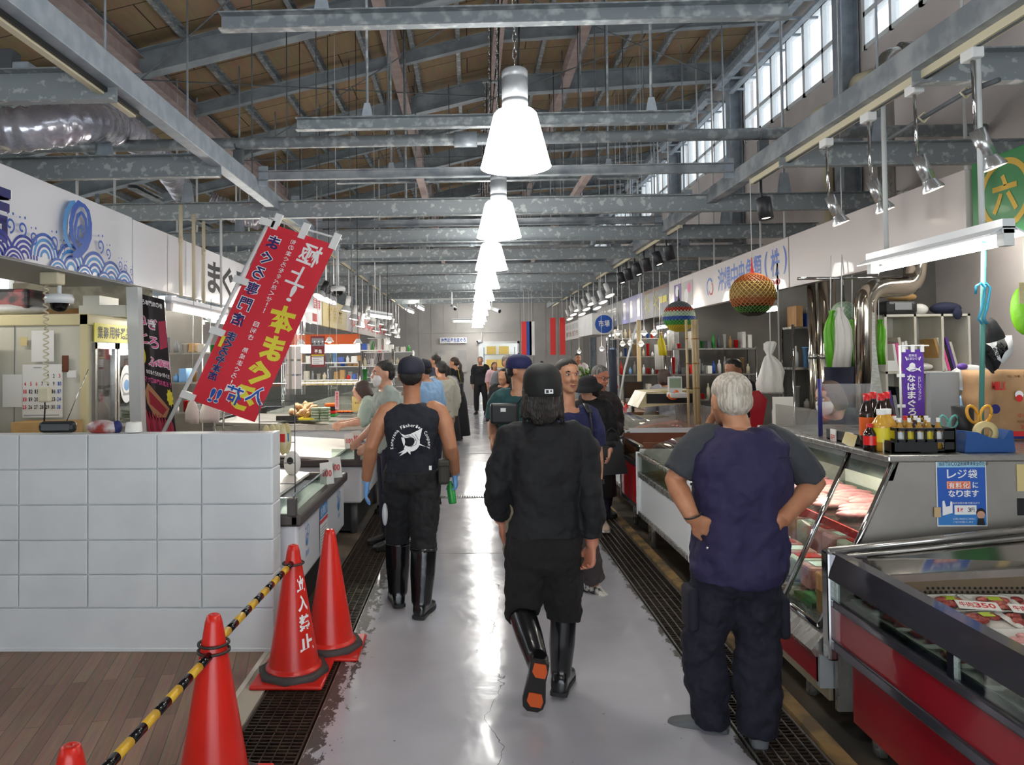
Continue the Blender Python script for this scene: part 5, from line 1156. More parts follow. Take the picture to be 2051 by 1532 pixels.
b = B(); b.prism([(1.54, sy0-.05, .35), (1.62, sy0-.05, .44), (1.64, sy0-.05, .44), (1.64, sy0-.05, .32), (1.56, sy0-.05, .32)], (0, sy1-sy0, 0)); b.obj('front_sill', 'stainless', t)
B().box((1.575, sy0-.04, .2), (1.6, sy1, .33)).obj('red_panel', 'red_panel', t); B().box((1.575, sy0-.06, .18), (1.72, sy0-.02, .33), bev=.004).obj('sill_end', 'grey', t)
B().box((1.64, sy0, .1), (1.66, sy1, .2)).obj('kick_plate', 'cup_tan' if 'cup_tan' in MATS else 'off_white', t)
B().box((1.64, sy0+.02, .44), (2.9, sy1-.02, .46)).obj('case_floor', 'stainless', t)
b = B(); b.box((1.84, sy0+.02, .84), (2.5, sy1-.02, .855)); b.obj('glass_shelf', 'acrylic', t); B().box((1.83, sy0+.02, .815), (1.845, sy1-.02, .855)).obj('red_shelf_edge', 'red', t)
B().box((2.5, sy0+.02, .46), (2.52, sy1-.02, 1.19)).obj('back_plate', 'off_white', t)
B().cyl((1.98, sy0+.08, 1.15), (1.98, sy1-.08, 1.15), .014, n=10).obj('case_lamp', 'tube_light', t)
for y in (sy0+.3, 4.3, sy1-.2): B().cyl((1.7, y, 0), (1.7, y, .12), .03, n=10).obj('foot', 'stainless', t)
random.seed(5)
for k in range(16):
    y = 3.62+.088*k
    one(B().ball((1.98+.05*(k % 3), y, .875), (.11, .035, .022), 8).ball((2.2+.04*(k % 2), y+.02, .88), (.12, .035, .025), 8), 'fish_fillet', 'fish_pink', 'pink fish fillet pair on the upper shelf of the service case', 'fish fillet', 'fillets on the service case shelf')
for k in range(8):
    y = 3.66+.17*k; t2 = thing('wrapped_pack', 'wrapped fish pack with a red label on the floor of the service case', 'food pack', (1.85, y, .46), 'wrapped packs in the service case')
    b = B(); b.cbox((1.86, y, .525), (.2, .13, .12), bev=.015); b.cbox((2.15, y, .565), (.22, .13, .2), bev=.015); b.obj('pack', 'fish_pink' if k % 3 else 'off_white', t2); B().cbox((1.86, y, .585), (.12, .09, .01)).cbox((2.15, y, .665), (.12, .09, .01)).obj('label', 'red' if k % 2 else 'white', t2)
one(B().cbox((1.72, 3.6, .55), (.11, .14, .19), bev=.01), 'wooden_box', 'wood_pale', 'small pale wooden box behind the slanted glass corner', 'box'); one(B().cbox((1.73, 3.8, .47), (.14, .2, .02)), 'green_leaf_mat', 'green_mat', 'green mat under the wooden box in the service case', 'mat')
# blue notice on the steel end
q = rect_at(1874, 917, 1978, 1054, sy0-.004); t = flat_card('bag_notice', 'blue notice about paid carrier bags taped on the steel end panel', 'notice', q, 'paper', .002); w2, h2 = (q[1]-q[0]).length, (q[0]-q[3]).length
A = Art(q[3], X_, Z_, .0005)
A.rect(.02*w2, .02*h2, .98*w2, .97*h2, 1); A.rect(.02*w2, .12*h2, .98*w2, .86*h2, 0); A.rect(.02*w2, .02*h2, .98*w2, .2*h2, 6)
A.line('当店ではCO2削減環境保全のため', .05*w2, .885*h2, .062*w2, .055*h2, 5, .01)
A.line('レジ袋', .2*w2, .7*h2, .21*w2, .13*h2, 2, .012); A.rect(.2*w2, .545*h2, .68*w2, .66*h2, 3); A.rect(.215*w2, .555*h2, .665*w2, .65*h2, 2); A.rect(.225*w2, .56*h2, .655*w2, .645*h2, 3); A.line('有料化', .23*w2, .56*h2, .14*w2, .08*h2, 2, .02); A.line('に', .71*w2, .56*h2, .12*w2, .085*h2, 2, .02); A.line('なります', .22*w2, .43*h2, .155*w2, .1*h2, 2, .025)
A.line('2020年8月1日より', .3*w2, .33*h2, .05*w2, .025*h2, 2); A.rect(.34*w2, .175*h2, .78*w2, .31*h2, 2); A.line('1枚', .38*w2, .21*h2, .07*w2, .065*h2, 4, .02); A.line('3円', .6*w2, .21*h2, .07*w2, .065*h2, 5, .02)
A.poly([(.1*w2, .16*h2), (.3*w2, .2*h2), (.3*w2, .36*h2), (.26*w2, .37*h2), (.25*w2, .3*h2), (.17*w2, .29*h2), (.14*w2, .38*h2), (.1*w2, .37*h2)], 2)
A.disc((.86*w2, .2*h2), .095*w2, 5, 18); A.disc((.86*w2, .17*h2), .08*w2, 7, 18); A.poly([(.78*w2, .02*h2), (.94*w2, .02*h2), (.92*w2, .12*h2), (.8*w2, .12*h2)], 5); A.line('お買い物袋のご持参に', .3*w2, .1*h2, .045*w2, .025*h2, 2); A.line('ご協力お願いします', .3*w2, .055*h2, .045*w2, .025*h2, 2)
A.obj('print', [mat('notice_blue', '2a5db8', .45), mat('notice_pale', '9cc9e0', .5), 'white_ink', 'orange_ink', 'red_ink', 'ink', mat('notice_mid', '3b82c9', .45), 'skin_pale'], t)
q = rect_at(1871, 1016, 1885, 1036, sy0-.01); flat_card('tape_piece', 'small tan tape piece beside the blue notice', 'tape', q, mat('tape', 'c9ab7d', .5), .002)
q = rect_at(2036, 930, 2060, 984, sy0-.004); flat_card('cream_notice', 'cream card on the steel end panel at the right picture edge', 'notice', q, 'yellow_pale', .002)
q = rect_at(2038, 998, 2062, 1032, sy0-.004); flat_card('vent_grille', 'small black vent grille on the steel end panel', 'vent', q, 'black', .003)
# ================================================================== things on the steel counter
ZC = 1.23
def counter_at(px, Y): return at(px, 900, Y=Y).x
t = thing('bottle_rack', 'black open rack holding small sauce bottles on the steel counter', 'rack', (2.15, 3.62, ZC))
xa, xb = counter_at(1797, 3.57), counter_at(1914, 3.57); ya, yb = 3.57, 3.75
b = B(); b.box((xa, ya, ZC), (xb, yb, ZC+.008)); hz = (ZC+.0, ZC+.048, ZC+.102)
for z in hz: b.box((xa, ya, z), (xb, ya+.008, z+.014)); b.box((xa, yb-.008, z), (xb, yb, z+.014)); b.box((xa, ya, z), (xa+.008, yb, z+.014)); b.box((xb-.008, ya, z), (xb, yb, z+.014))
n = 6; [b.box((xa+(xb-xa)*k/n-.005, ya, ZC), (xa+(xb-xa)*k/n+.005, ya+.008, ZC+.11)) for k in range(n+1)]; b.box((xb-.04, ya, ZC), (xb, ya+.008, ZC+.11)); b.box((xa, ya, ZC), (xa+.05, ya+.006, ZC+.05)); b.obj('frame', 'black', t)
def bottle(x, y, z, h, r, body, cap, lab, label, group, name='sauce_bottle', lab2=None):
    t = thing(name, label, 'bottle', (x, y, z), group)
    B().lathe([(0, 0), (r, 0), (r, h*.62), (r*.85, h*.7), (r*.42, h*.84), (r*.42, h*.9)], (x, y, z), 18).obj('body', body, t); B().lathe([(r*.46, h*.87), (r*.48, h), (0, h)], (x, y, z), 16).obj('cap', cap, t)
    B().lathe([(r*1.02, h*.22), (r*1.02, h*.56)], (x, y, z), 18).obj('label', lab, t)
    return t
mat('soy', '24130d', .12, coat=.4); mat('citrus', 'd5a13a', .15, coat=.4); mat('amber', 'b78a3a', .15, coat=.4); mat('cap_red', 'cf1f24', .35)
for k in range(5):
    x = xa+(xb-xa)*(k+1)/6-.005+.0; bottle(x-.0, ya+.045, ZC+.01, .15, .017, 'amber', 'white', 'yellow' if k % 2 else 'white', 'small amber sauce bottle in the front row of the black rack, %s from its left' % ORD[k], 'bottles in the black rack')
for k in range(4): bottle(xa+(xb-xa)*(k+1)/5.3, ya+.11, ZC+.01, .155, .019, 'soy' if k % 2 == 0 else 'amber', ('white', 'cap_red', 'white', 'white')[k], 'yellow', 'sauce bottle in the back row of the black rack, %s from its left' % ORD[k], 'bottles in the black rack')
for i, (px, yy) in enumerate(((1738, 3.8), (1751, 3.95), (1767, 3.8), (1778, 3.95))):
    bottle(counter_at(px, yy), yy, ZC, .27, .035, 'soy', 'cap_red', 'orange' if i < 2 else 'red', 'big dark soy bottle with red cap on the steel counter, %s from the left' % ORD[i], 'soy bottles on the counter')
for i, (px, yy) in enumerate(((1766, 3.66), (1778, 3.69))): bottle(counter_at(px, yy), yy, ZC, .2, .042, 'citrus', 'white', 'yellow', ('yellow citrus bottle with a white cap before the soy bottles', 'second yellow citrus bottle half behind the first')[i], None)
bottle(counter_at(1743, 3.66), 3.66, ZC, .13, .03, 'soy', 'cap_red', 'red', 'short dark bottle with red cap left of the citrus bottle', None)
bottle(counter_at(1795, 3.72), 3.72, ZC, .15, .035, 'amber', 'white', 'white', 'squat amber bottle between the citrus bottle and the rack', None)
t = thing('counter_tray', 'long black tray with hanging price tags along the counter front', 'tray', (2.03, 3.85, ZC)); b = B(); b.box((1.985, 3.56, ZC), (2.0, 4.2, ZC+.055)); b.box((1.985, 3.56, ZC), (2.12, 4.2, ZC+.006)); b.box((1.985, 3.56, ZC), (2.2, 3.575, ZC+.05)); b.obj('tray', 'black', t)
for i, y in enumerate((3.62, 3.76, 3.9, 4.08)):
    tg = B().box((1.978, y, ZC-.01), (1.983, y+.06, ZC+.06)).obj('price_tag', 'paper', t); A = Art((1.978, y+.06, ZC-.01), -Y_, Z_, .001); A.line('百円', .005, .012, .024, .028, 0, .02); A.obj('print', ['red_ink'], tg)
b = B(); b.prism([(1.94, 3.82, 1.22), (1.93, 3.92, 1.24), (1.97, 3.96, 1.29), (1.98, 3.86, 1.28)], (.002, 0, .001)); one(b, 'folded_tag', 'packet', 'pale folded price tag sticking out over the counter edge', 'price tag')
t = thing('tape_dispenser', 'blue tape dispenser on the steel counter', 'tape dispenser', (2.42, 3.6, ZC)); xa2, xb2 = counter_at(1921, 3.6), counter_at(2022, 3.6); L2 = xb2-xa2
B().prism([(xa2, 3.56, ZC), (xb2, 3.56, ZC), (xb2-.01, 3.56, ZC+.1), (xb2-.025, 3.56, ZC+.105), (xb2-.055, 3.56, ZC+.06), (xa2+.12, 3.56, ZC+.07), (xa2+.06, 3.56, ZC+.095), (xa2+.012, 3.56, ZC+.1)], (0, .075, 0)).obj('body', mat('disp_blue', '23518f', .4), t)
B().lathe([(.028, -.01), (.055, -.01), (.055, .012), (.028, .012)], (xa2+.125, 3.6, ZC+.088), 24, axis=(0, 1, 0)).obj('tape_roll', 'yellow_pale', t)
def scissors(px, y, m, label, s=1.):
    x = counter_at(px, y); t = thing('scissors', label, 'scissors', (x, y, ZC)); 
    for sg in (-1, 1):
        c = V((x+.032*sg*s, y, ZC+.165*s)); B().tube([c+V((.026*math.cos(a)*s, .0, .042*math.sin(a)*s))+V((sg*.01*math.sin(a)*s, 0, 0)) for a in [2*PI*k/16 for k in range(17)]], .0075*s, 8).obj('handle_ring', m, t)
        B().tube([(x+.018*sg*s, y, ZC+.128*s), (x-.01*sg, y, ZC+.02)], .006*s, 6).obj('blade', m if sg > 0 else 'stainless', t)
scissors(1963, 3.74, mat('scissor_yellow', 'e0a230', .4), 'yellow handled scissors standing behind the tape dispenser'); scissors(1902, 3.8, mat('scissor_teal', '63b0a4', .4), 'teal handled scissors beside the bottle rack', .75)
t = thing('pen_cup', 'dark holder standing behind the yellow scissors', 'holder', (counter_at(1930, 3.8), 3.8, ZC)); B().lathe([(0, 0), (.045, 0), (.05, .2), (.045, .2), (.04, .02)], (counter_at(1930, 3.82), 3.82, ZC), 16).obj('cup', 'black', t)
# purple banner
t = thing('table_banner', 'small purple banner on a pole standing on the steel counter', 'banner', (2.4, 4.2, ZC)); q = rect_at(1806, 700, 1853, 845, 4.2); w2, h2 = (q[1]-q[0]).length, (q[0]-q[3]).length
B().prism(list(q), (0, .002, 0)).obj('cloth', mat('banner_purple', '5a2f9a', .6), t)
A = Art(q[3], X_, Z_, .002)
for i in range(10):
    for j in range(3): A.rect(i*w2/10, j*w2/10, (i+1)*w2/10, (j+1)*w2/10, 1 if (i+j) % 2 else 2); A.l -= .0003
A.col('なはまぐろ', .4*w2, .66*h2, .38*w2, .115*h2, 0, .03); A.col('おいしいブランド', .78*w2, .63*h2, .13*w2, .042*h2, 0, .01); A.line('超鮮度', .3*w2, .9*h2, .13*w2, .035*h2, 0); A.line('なまなぐろ', .22*w2, .855*h2, .12*w2, .035*h2, 0); A.stroke([(.15*w2, .9*h2), (.22*w2, .85*h2)], .006, 0); A.stroke([(.85*w2, .9*h2), (.78*w2, .85*h2)], .006, 0)
A.poly([(.15*w2, .735*h2), (.3*w2, .76*h2), (.55*w2, .755*h2), (.72*w2, .735*h2), (.85*w2, .77*h2), (.8*w2, .73*h2), (.86*w2, .69*h2), (.7*w2, .72*h2), (.5*w2, .695*h2), (.3*w2, .7*h2)], 0); A.poly([(.3*w2, .76*h2), (.33*w2, .8*h2), (.45*w2, .82*h2), (.58*w2, .8*h2), (.6*w2, .757*h2)], 0); A.disc((.27*w2, .735*h2), .02*w2, 3, 8); A.stroke([(.35*w2, .71*h2), (.62*w2, .73*h2)], .004, 3)
A.obj('lettering', ['white_ink', 'gold_ink', 'ink', 'banner_purple'], t)
B().cyl((q[3].x-.012, 4.2, ZC), (q[0].x-.012, 4.2, q[0].z+.02), .006, n=8).obj('pole', 'white', t); B().cyl((q[0].x-.02, 4.2, q[0].z+.02), (q[1].x+.03, 4.2, q[1].z+.02), .004, n=6).obj('top_rod', 'white', t)
for u in (.08, .5, .94): B().box((q[0].x+u*w2-.01, 4.197, q[0].z-.015), (q[0].x+u*w2+.01, 4.204, q[0].z+.026)).obj('tab', 'white', t)
for v in (.62, .2): B().box((q[0].x-.03, 4.197, q[3].z+v*h2), (q[0].x+.012, 4.204, q[3].z+v*h2+.018)).obj('tab', 'white', t)
# grey board, paper sack, boxes further back on the counter
b = B(); q = rect_at(1862, 745, 1925, 866, 4.3); b.box((q[3].x, 4.3, ZC), (q[1].x, 4.34, q[1].z), bev=.004); one(b, 'grey_board', 'grey', 'plain grey board standing behind the purple banner', 'board')
t = thing('paper_sack', 'brown paper sack with red printing on the counter at the right edge', 'sack', (2.75, 4.1, ZC)); q = rect_at(1976, 742, 2100, 862, 4.05); x0_, x1_, zt = q[3].x, q[1].x, q[1].z
b = B(); nn_ = 16
def sring(z, k): return [V((x0_+(x1_-x0_)*u+k*math.sin(u*17+z*60)*.5, 4.05+.2*v+k*math.sin(u*11+z*40), z)) for u, v in [(i/8, 0) for i in range(8)]+[(1, i/4) for i in range(4)]+[(1-i/8, 1) for i in range(8)]+[(0, 1-i/4) for i in range(4)]]
b.ring_loft([sring(ZC+(zt-ZC)*j/10, .008) for j in range(11)]); b.obj('sack', mat('kraft', 'b48f68', .75, col2='a47f58', scale=7), t)
A = Art((x0_, 4.045, ZC), X_, Z_, .008); w2, h2 = x1_-x0_, zt-ZC
A.rect(.02*w2, .02*h2, .98*w2, .06*h2, 1); A.rect(.02*w2, .06*h2, .98*w2, .13*h2, 0); A.line('MILK', .05*w2, .72*h2, .06*w2, .12*h2, 0, .02); A.disc((.5*w2, .65*h2), .07*w2, 2, 16); A.disc((.5*w2, .6*h2), .06*w2, 0, 16); A.disc((.1*w2, .45*h2), .08*w2, 1, 16); A.line('小麦粉', .45*w2, .33*h2, .12*w2, .06*h2, 0); A.line('MADE IN JAPAN', .45*w2, .25*h2, .03*w2, .035*h2, 3); A.line('25KG', .5*w2, .17*h2, .05*w2, .05*h2, 0); A.line('TEL MAIL ORDER', .3*w2, .9*h2, .03*w2, .03*h2, 3); A.obj('print', ['red_ink', 'navy_ink', 'white_ink', 'brown_ink'], t)
b = B(); q = rect_at(1928, 795, 1962, 868, 4.35); b.box((q[3].x, 4.35, ZC), (q[1].x+.03, 4.6, q[1].z), bev=.01); one(b, 'card_reader', 'lightblue', 'pale blue machine behind the scissors on the counter', 'machine')
p = at(1940, 770, Y=4.4); t = thing('wrapped_goods', 'clear plastic wrapped goods with a purple ribbon on the pale machine', 'package', (p.x, 4.45, 1.48)); B().ball((p.x+.06, 4.47, 1.55), (.12, .08, .08), 10).obj('wrap', 'plastic_bag', t); B().ball((p.x-.02, 4.42, 1.62), (.03, .02, .02), 8).obj('ribbon', 'purple_ink', t)
t = thing('teal_pole', 'thin teal pole with hooks standing at the counter right end', 'pole', (at(1964, 860, Y=3.9).x, 3.9, ZC)); x = at(1964, 860, Y=3.9).x; xt = at(1972, 520, Y=3.9); B().cyl((x, 3.9, ZC), (xt.x, 3.9, xt.z+.1), .012, n=10).obj('pole', mat('teal', '4f8f86', .4), t)
for i, (px, c) in enumerate(((1966, 'sky_ink'), (1976, 'sky_ink'))): p = at(px, 600, Y=3.88); B().tube([p+V((-.03+.02*i, 0, .03)), p+V((-.025+.02*i, 0, .07)), p+V((0, 0, .085)), p+V((.02, 0, .06)), p+V((0, 0, -.05)), p+V((-.02, 0, -.1)), p+V((0, 0, -.125))], .007, 6).obj('hook', mat('hook_teal', '2f8fb0', .35), t)
t = thing('baseball_hat', 'black and white cap with printed letters hanging from the teal pole', 'cap', at(1985, 760, Y=3.95))
a = [at(px, py, Y=3.95) for px, py in ((1972, 645), (1985, 635), (2002, 660), (2014, 688), (2018, 705), (2005, 716), (1998, 728), (1990, 745), (1980, 722), (1972, 700))]
b = B(); b.ring_loft([[V((q.x*s+ca.x*(1-s), 3.95+dy, q.z*s+ca.z*(1-s))) for q in a] for ca in [sum(a, V())/len(a)] for s, dy in ((.5, -.05), (.85, -.035), (1, 0), (.85, .035), (.5, .05))]); b.obj('crown', 'cloth_black' , t)
wq = [at(px, py, Y=3.945) for px, py in ((1974, 688), (2014, 672), (2019, 704), (1998, 728), (1988, 720))]; b = B(); b.ring_loft([[V((q.x, 3.945-dy, q.z)) for q in wq] for dy in (0, .045)]); b.obj('front_panel', 'white', t)
A = Art(at(1996, 728, Y=3.897), (.75, 0, .65), (-.65, 0, .75), .001); A.line('NORTH', 0, .045, .018, .025, 0, .03); A.line('SHORE', 0, .018, .018, .025, 0, .03); A.obj('lettering', ['ink'], t)
b = B(); b.prism([at(1972, 702, Y=3.94), at(1986, 715, Y=3.94), at(1992, 748, Y=3.94), at(1980, 735, Y=3.94)], (0, .02, 0)); b.obj('brim', 'black', t); B().cyl(at(1972, 650, Y=3.9), at(1974, 640, Y=3.96), .004, n=5).obj('loop', 'black', t)
p = at(2050, 620, Y=4.4); t = thing('green_bag', 'bright green plastic bag hanging at the right picture edge', 'bag', p); B().ball(p+V((.05, .05, 0)), (.09, .04, .15), 10).obj('bag', mat('lime', '6fae25', .45, bump=.5, bscale=16), t); B().cyl(p+V((.05, .05, .14)), V((p.x+.05, 4.45, 2.36)), .004, n=5).obj('string', 'white', t)
q = rect_at(2041, 566, 2075, 608, 3.6); flat_card('white_notice', 'small cream notice hanging at the right picture edge', 'notice', q, 'packet', .003)
# acrylic screen at the counter end and cash register
t = thing('acrylic_screen', 'small clear acrylic screen with a dark display on the counter by the posts', 'screen', (2.05, 4.5, ZC)); b = B(); b.box((1.99, 4.3, ZC), (1.994, 4.9, ZC+.15)); b.box((1.99, 4.3, ZC), (2.3, 4.304, ZC+.3)); b.obj('sheet', 'film', t); B().cyl((2.0, 4.3, ZC), (2.0, 4.3, ZC+.33), .012, n=8).obj('post', 'navy_ink', t)
# ================================================================== steel posts, aprons, receipts
for i, (px, r) in enumerate(((1628, .055), (1655, .068))):
    a = at(px+4, 700, X=3.14+.03*i); c = a; t = thing('steel_post', ('left slimmer polished steel post behind the service case', 'right thicker polished steel post behind the service case')[i], 'post', (a.x, a.y, 0)); B().cyl((a.x, a.y, 0), (c.x, a.y, 2.8), r, n=20).obj('post', 'tube_steel', t); B().cyl((a.x, a.y, 1.66), (a.x, a.y, 1.7), r+.005, n=20).obj('seam_ring', 'stainless', t)
mat('apron_green', '5fae22', .5, bump=.4, bscale=8); mat('apron_white', 'dcd9d3', .5, bump=.4, bscale=8); mat('navy_cloth2', '171d38', .8, bump=.3, bscale=10)
def hung_cloth(px0, px1, py0, py1, Y, m, label, knot=True, waist=.5, cat='apron', name='hung_apron'):
    a, c = at(px0, py0, Y=Y), at(px1, py1, Y=Y); t = thing(name, label, cat, ((a.x+c.x)/2, Y, c.z)); h_ = a.z-c.z; xm = (a.x+c.x)/2; hw = (c.x-a.x)/2
    rows = [(1, c.z), (1, c.z+.35*h_), (.97, c.z+.62*h_), (.8, c.z+.78*h_), (.45, c.z+.88*h_), (.3, c.z+.93*h_), (.5, a.z)] if knot else [(1, c.z), (1, a.z)]
    b = B(); b.ring_loft([[V((xm+hw*f*(1+.05*math.sin(q*4+z*9))*math.cos(q)+.012*math.sin(z*13+px0), Y+(.04*f+.014*math.sin(q*7+z*5))*math.sin(q), z)) for q in [2*PI*k/36 for k in range(36)]] for f, z in rows]); b.obj('cloth', m, t); B().cyl((xm, Y, a.z), (xm+.02, Y+.02, 2.5), .004, n=5).obj('strap', 'white', t)
t = thing('hanging_rail', 'thin steel rail over the aprons behind the steel posts', 'rail', (3.0, 6.15, 2.325)); B().cyl((2.7, 6.15, 2.325), (3.6, 6.15, 2.325), .012, n=8).obj('rail', 'chrome', t)
for args in ((1652, 1678, 622, 735, 6.05, 'apron_green', 'lime green apron hanging left of the white one behind the posts'), (1668, 1706, 616, 735, 6.0, 'apron_white', 'white apron hanging between two green aprons'), (1692, 1724, 640, 735, 6.27, 'apron_green', 'lime green apron hanging right of the white one'), (1748, 1774, 640, 730, 6.27, 'apron_green', 'lime green apron peeking out right of the bent flue')): hung_cloth(*args)
hung_cloth(1655, 1722, 735, 870, 6.2, 'navy_cloth2', 'dark navy cloth hanging beneath the aprons', False, 1, 'cloth', 'hung_cloth')
t = thing('receipt_strip', 'long grey strip of receipts hanging on a clip before the bent flue', 'receipts', at(1755, 845, Y=5.4)); pts = [(1747, 625, 1752, 625), (1746, 690, 1754, 690), (1746, 740, 1760, 740), (1742, 790, 1768, 790), (1738, 842, 1774, 842)]; b = B(); b.ring_loft([[at(x0_, y0_, Y=5.4), at(x1_, y1_, Y=5.4), at(x1_, y1_, Y=5.41), at(x0_, y0_, Y=5.41)] for x0_, y0_, x1_, y1_ in pts], smooth=False); b.obj('strip', mat('receipt', 'b9bdb8', .7, col2='a0a59f', scale=20, stretch=(1, 1, 4)), t); B().tube([at(1750, 626, Y=5.4), at(1748, 605, Y=5.4), at(1752, 600, Y=5.4)], .004, 5).obj('clip', 'chrome', t)
# ================================================================== shelf unit against the back wall
t = thing('shelf_unit', 'white open shelf unit of six cubes against the dark stall wall', 'shelf unit', (3.85, 6.5, 1.1)); sx0, sx1, sz0, sz1 = 3.49, 4.2, 1.12, 2.03
b = B(); [b.box((x, 6.32, sz0), (x+.02, 6.64, sz1)) for x in (sx0, 3.735, 3.96, sx1-.02)]; [b.box((sx0, 6.32, z), (sx1, 6.64, z+.02)) for z in (sz0, 1.53, sz1-.02)]; b.obj('carcass', 'off_white', t); B().box((sx0, 6.635, sz0), (sx1, 6.65, sz1)).obj('back_panel', 'off_white', t)
one(B().box((3.4, 6.25, 0), (4.4, 6.65, 1.12)), 'low_cabinet', 'grey', 'low grey cabinet carrying the white cube shelf', 'cabinet')
def books(x0, x1, z, n, where, lean=0.):
    random.seed(int(x0*100+z*10)); step = (x1-x0)/n
    for i in range(n):
        c = random.choice(['purple_ink', 'paper', 'grey', 'cardboard', 'black', 'pink_ink', 'off_white']); h = random.uniform(.2, .29); x = x0+step*(i+.5); M = Matrix.Rotation(lean, 3, 'Y')
        one(B().cbox((x+math.sin(lean)*h/2, 6.46, z+h/2*math.cos(lean)+abs(math.sin(lean))*step*.4), (step*.8, .2, h), M=M), 'folder', c, '%s folder standing in the %s, %s from its left' % ({'purple_ink': 'purple', 'paper': 'white', 'grey': 'grey', 'cardboard': 'tan', 'black': 'black', 'pink_ink': 'pink', 'off_white': 'cream'}[c], where, ORD[i]), 'folder', 'folders in the cube shelf')
books(3.6, 3.73, 1.55, 5, 'upper left cube', -.12); books(3.985, 4.13, 1.55, 6, 'upper right cube', -.25); books(3.985, 4.15, 1.14, 6, 'lower right cube', -.1); books(3.52, 3.7, 1.14, 5, 'lower left cube', -.15)
one(B().cbox((3.56, 6.45, 1.595), (.09, .2, .09), bev=.005), 'small_box', 'white', 'small white box in the upper left cube', 'box'); one(B().ball((3.85, 6.45, 1.585), (.09, .12, .035), 10), 'white_bundle', 'white_bag', 'white plastic bundle in the upper middle cube', 'bundle')
t = thing('radio_cassette', 'dark portable radio lying on top of the cube shelf', 'radio', (3.7, 6.45, sz1)); B().box((3.53, 6.36, sz1), (3.8, 6.56, sz1+.12), bev=.03).obj('body', 'black', t); B().box((3.6, 6.352, sz1+.04), (3.74, 6.36, sz1+.1)).obj('front_panel', 'grey', t)
one(B().ball((3.84, 6.42, sz1+.045), (.07, .06, .05), 8), 'white_packet', 'white_bag', 'white packet with blue print beside the radio on the shelf', 'packet'); one(B().ball((4.06, 6.42, sz1+.05), (.13, .08, .055), 8).ball((4.09, 6.31, sz1-.0), (.04, .012, .05), 6), 'navy_cloth', 'navy_cloth2', 'crumpled navy cloth on the right end of the cube shelf', 'cloth'); one(B().ball((3.75, 6.52, sz1+.16), (.13, .07, .04), 8), 'brown_bundle', 'cardboard', 'brown paper bundle on top of the radio', 'bundle')
# ================================================================== carved float balls
def net_ball(c, r, bands, label, cord, nspir=26, top=None):
    c = V(c); t = thing('float_ball', label, 'ornament', c); mats_ = [x[1] for x in bands]
    def mi_(z):
        for i, (zz, m) in enumerate(bands):
            if z >= zz: return i
        return len(bands)-1
    b = B(); n = 32; rings = []
    for k in range(n+1):
        a = PI*k/n; rings.append([c+V((math.sin(a)*math.cos(2*PI*i/40)*r*.97, math.sin(a)*math.sin(2*PI*i/40)*r*.97, math.cos(a)*r*.97)) if 0 < k < n else c+V((1e-4*math.cos(2*PI*i/40), 1e-4*math.sin(2*PI*i/40), (1 if k == 0 else -1)*r*.97)) for i in range(40)])
    for k in range(n): b.ring_loft([rings[k], rings[k+1]], mi_(math.cos(PI*(k+.5)/n)), cap=False)
    b.obj('ball', mats_, t); b = B()
    for s in range(nspir):
        for sg in (-1, 1):
            for k in range(1, 15):
                p = []
                for q in (k, k+1): a = PI*q/16; f = 2*PI*s/nspir+sg*a*1.0; p.append(c+V((math.sin(a)*math.cos(f)*r, math.sin(a)*math.sin(f)*r, math.cos(a)*r)))
                b.tube(p, r*.018, 4, mi_(math.cos(PI*(k+.5)/16)), cap=False)
    b.obj('net', [mat(m+'_net', **NET[m]) for m in mats_], t); B().lathe([(.004, r+.14), (.008, r+.05), (.02, r-.005)], c, 10).obj('top_cord', cord, t); B().cyl(c+V((0, 0, r+.13)), V((c.x, c.y, top or zr(c.x)+.41)), .003, n=5).obj('string', 'white', t)
NET = {}
for nm, c1, c2 in (('b_orange', '7d4a25', 'b5652f'), ('b_gold', '8a6a35', 'c2a055'), ('b_green', '24321c', '4f7d34'), ('b_dark', '2b2620', '3d3a2c'), ('b_grey', '50565a', '7d878a'), ('b_red', '8e2c1e', 'c9452c'), ('b_mint', '8fae94', 'c9d6c0'), ('b_blue', '1f3f8f', '3d63b8'), ('b_lime', '2d7a35', '5fb04a'), ('b_yellow', 'b5962a', 'e3cf45')): mat(nm, c1, .55); NET[nm] = dict(col=c2, rough=.5)
net_ball(at(1507, 590, X=2.54), .194, [(.62, 'b_orange'), (-.12, 'b_gold'), (-.5, 'b_orange'), (-.82, 'b_green'), (-2, 'b_dark')], 'big amber carved float ball hanging over the man in the navy vest', 'red_ink', top=3.3)
net_ball(at(1360, 634, X=2.54), .187, [(.6, 'b_grey'), (.3, 'b_red'), (.02, 'b_mint'), (-.25, 'b_blue'), (-.52, 'b_lime'), (-2, 'b_yellow')], 'rainbow striped float ball hanging left of the amber one', 'b_green', top=3.3)
net_ball((at(1606, 630, Y=7.2).x, 6.4, 2.05), .1, [(-2, 'b_mint')], 'small pale glass float ball hanging behind the steel posts', 'b_green', 14)
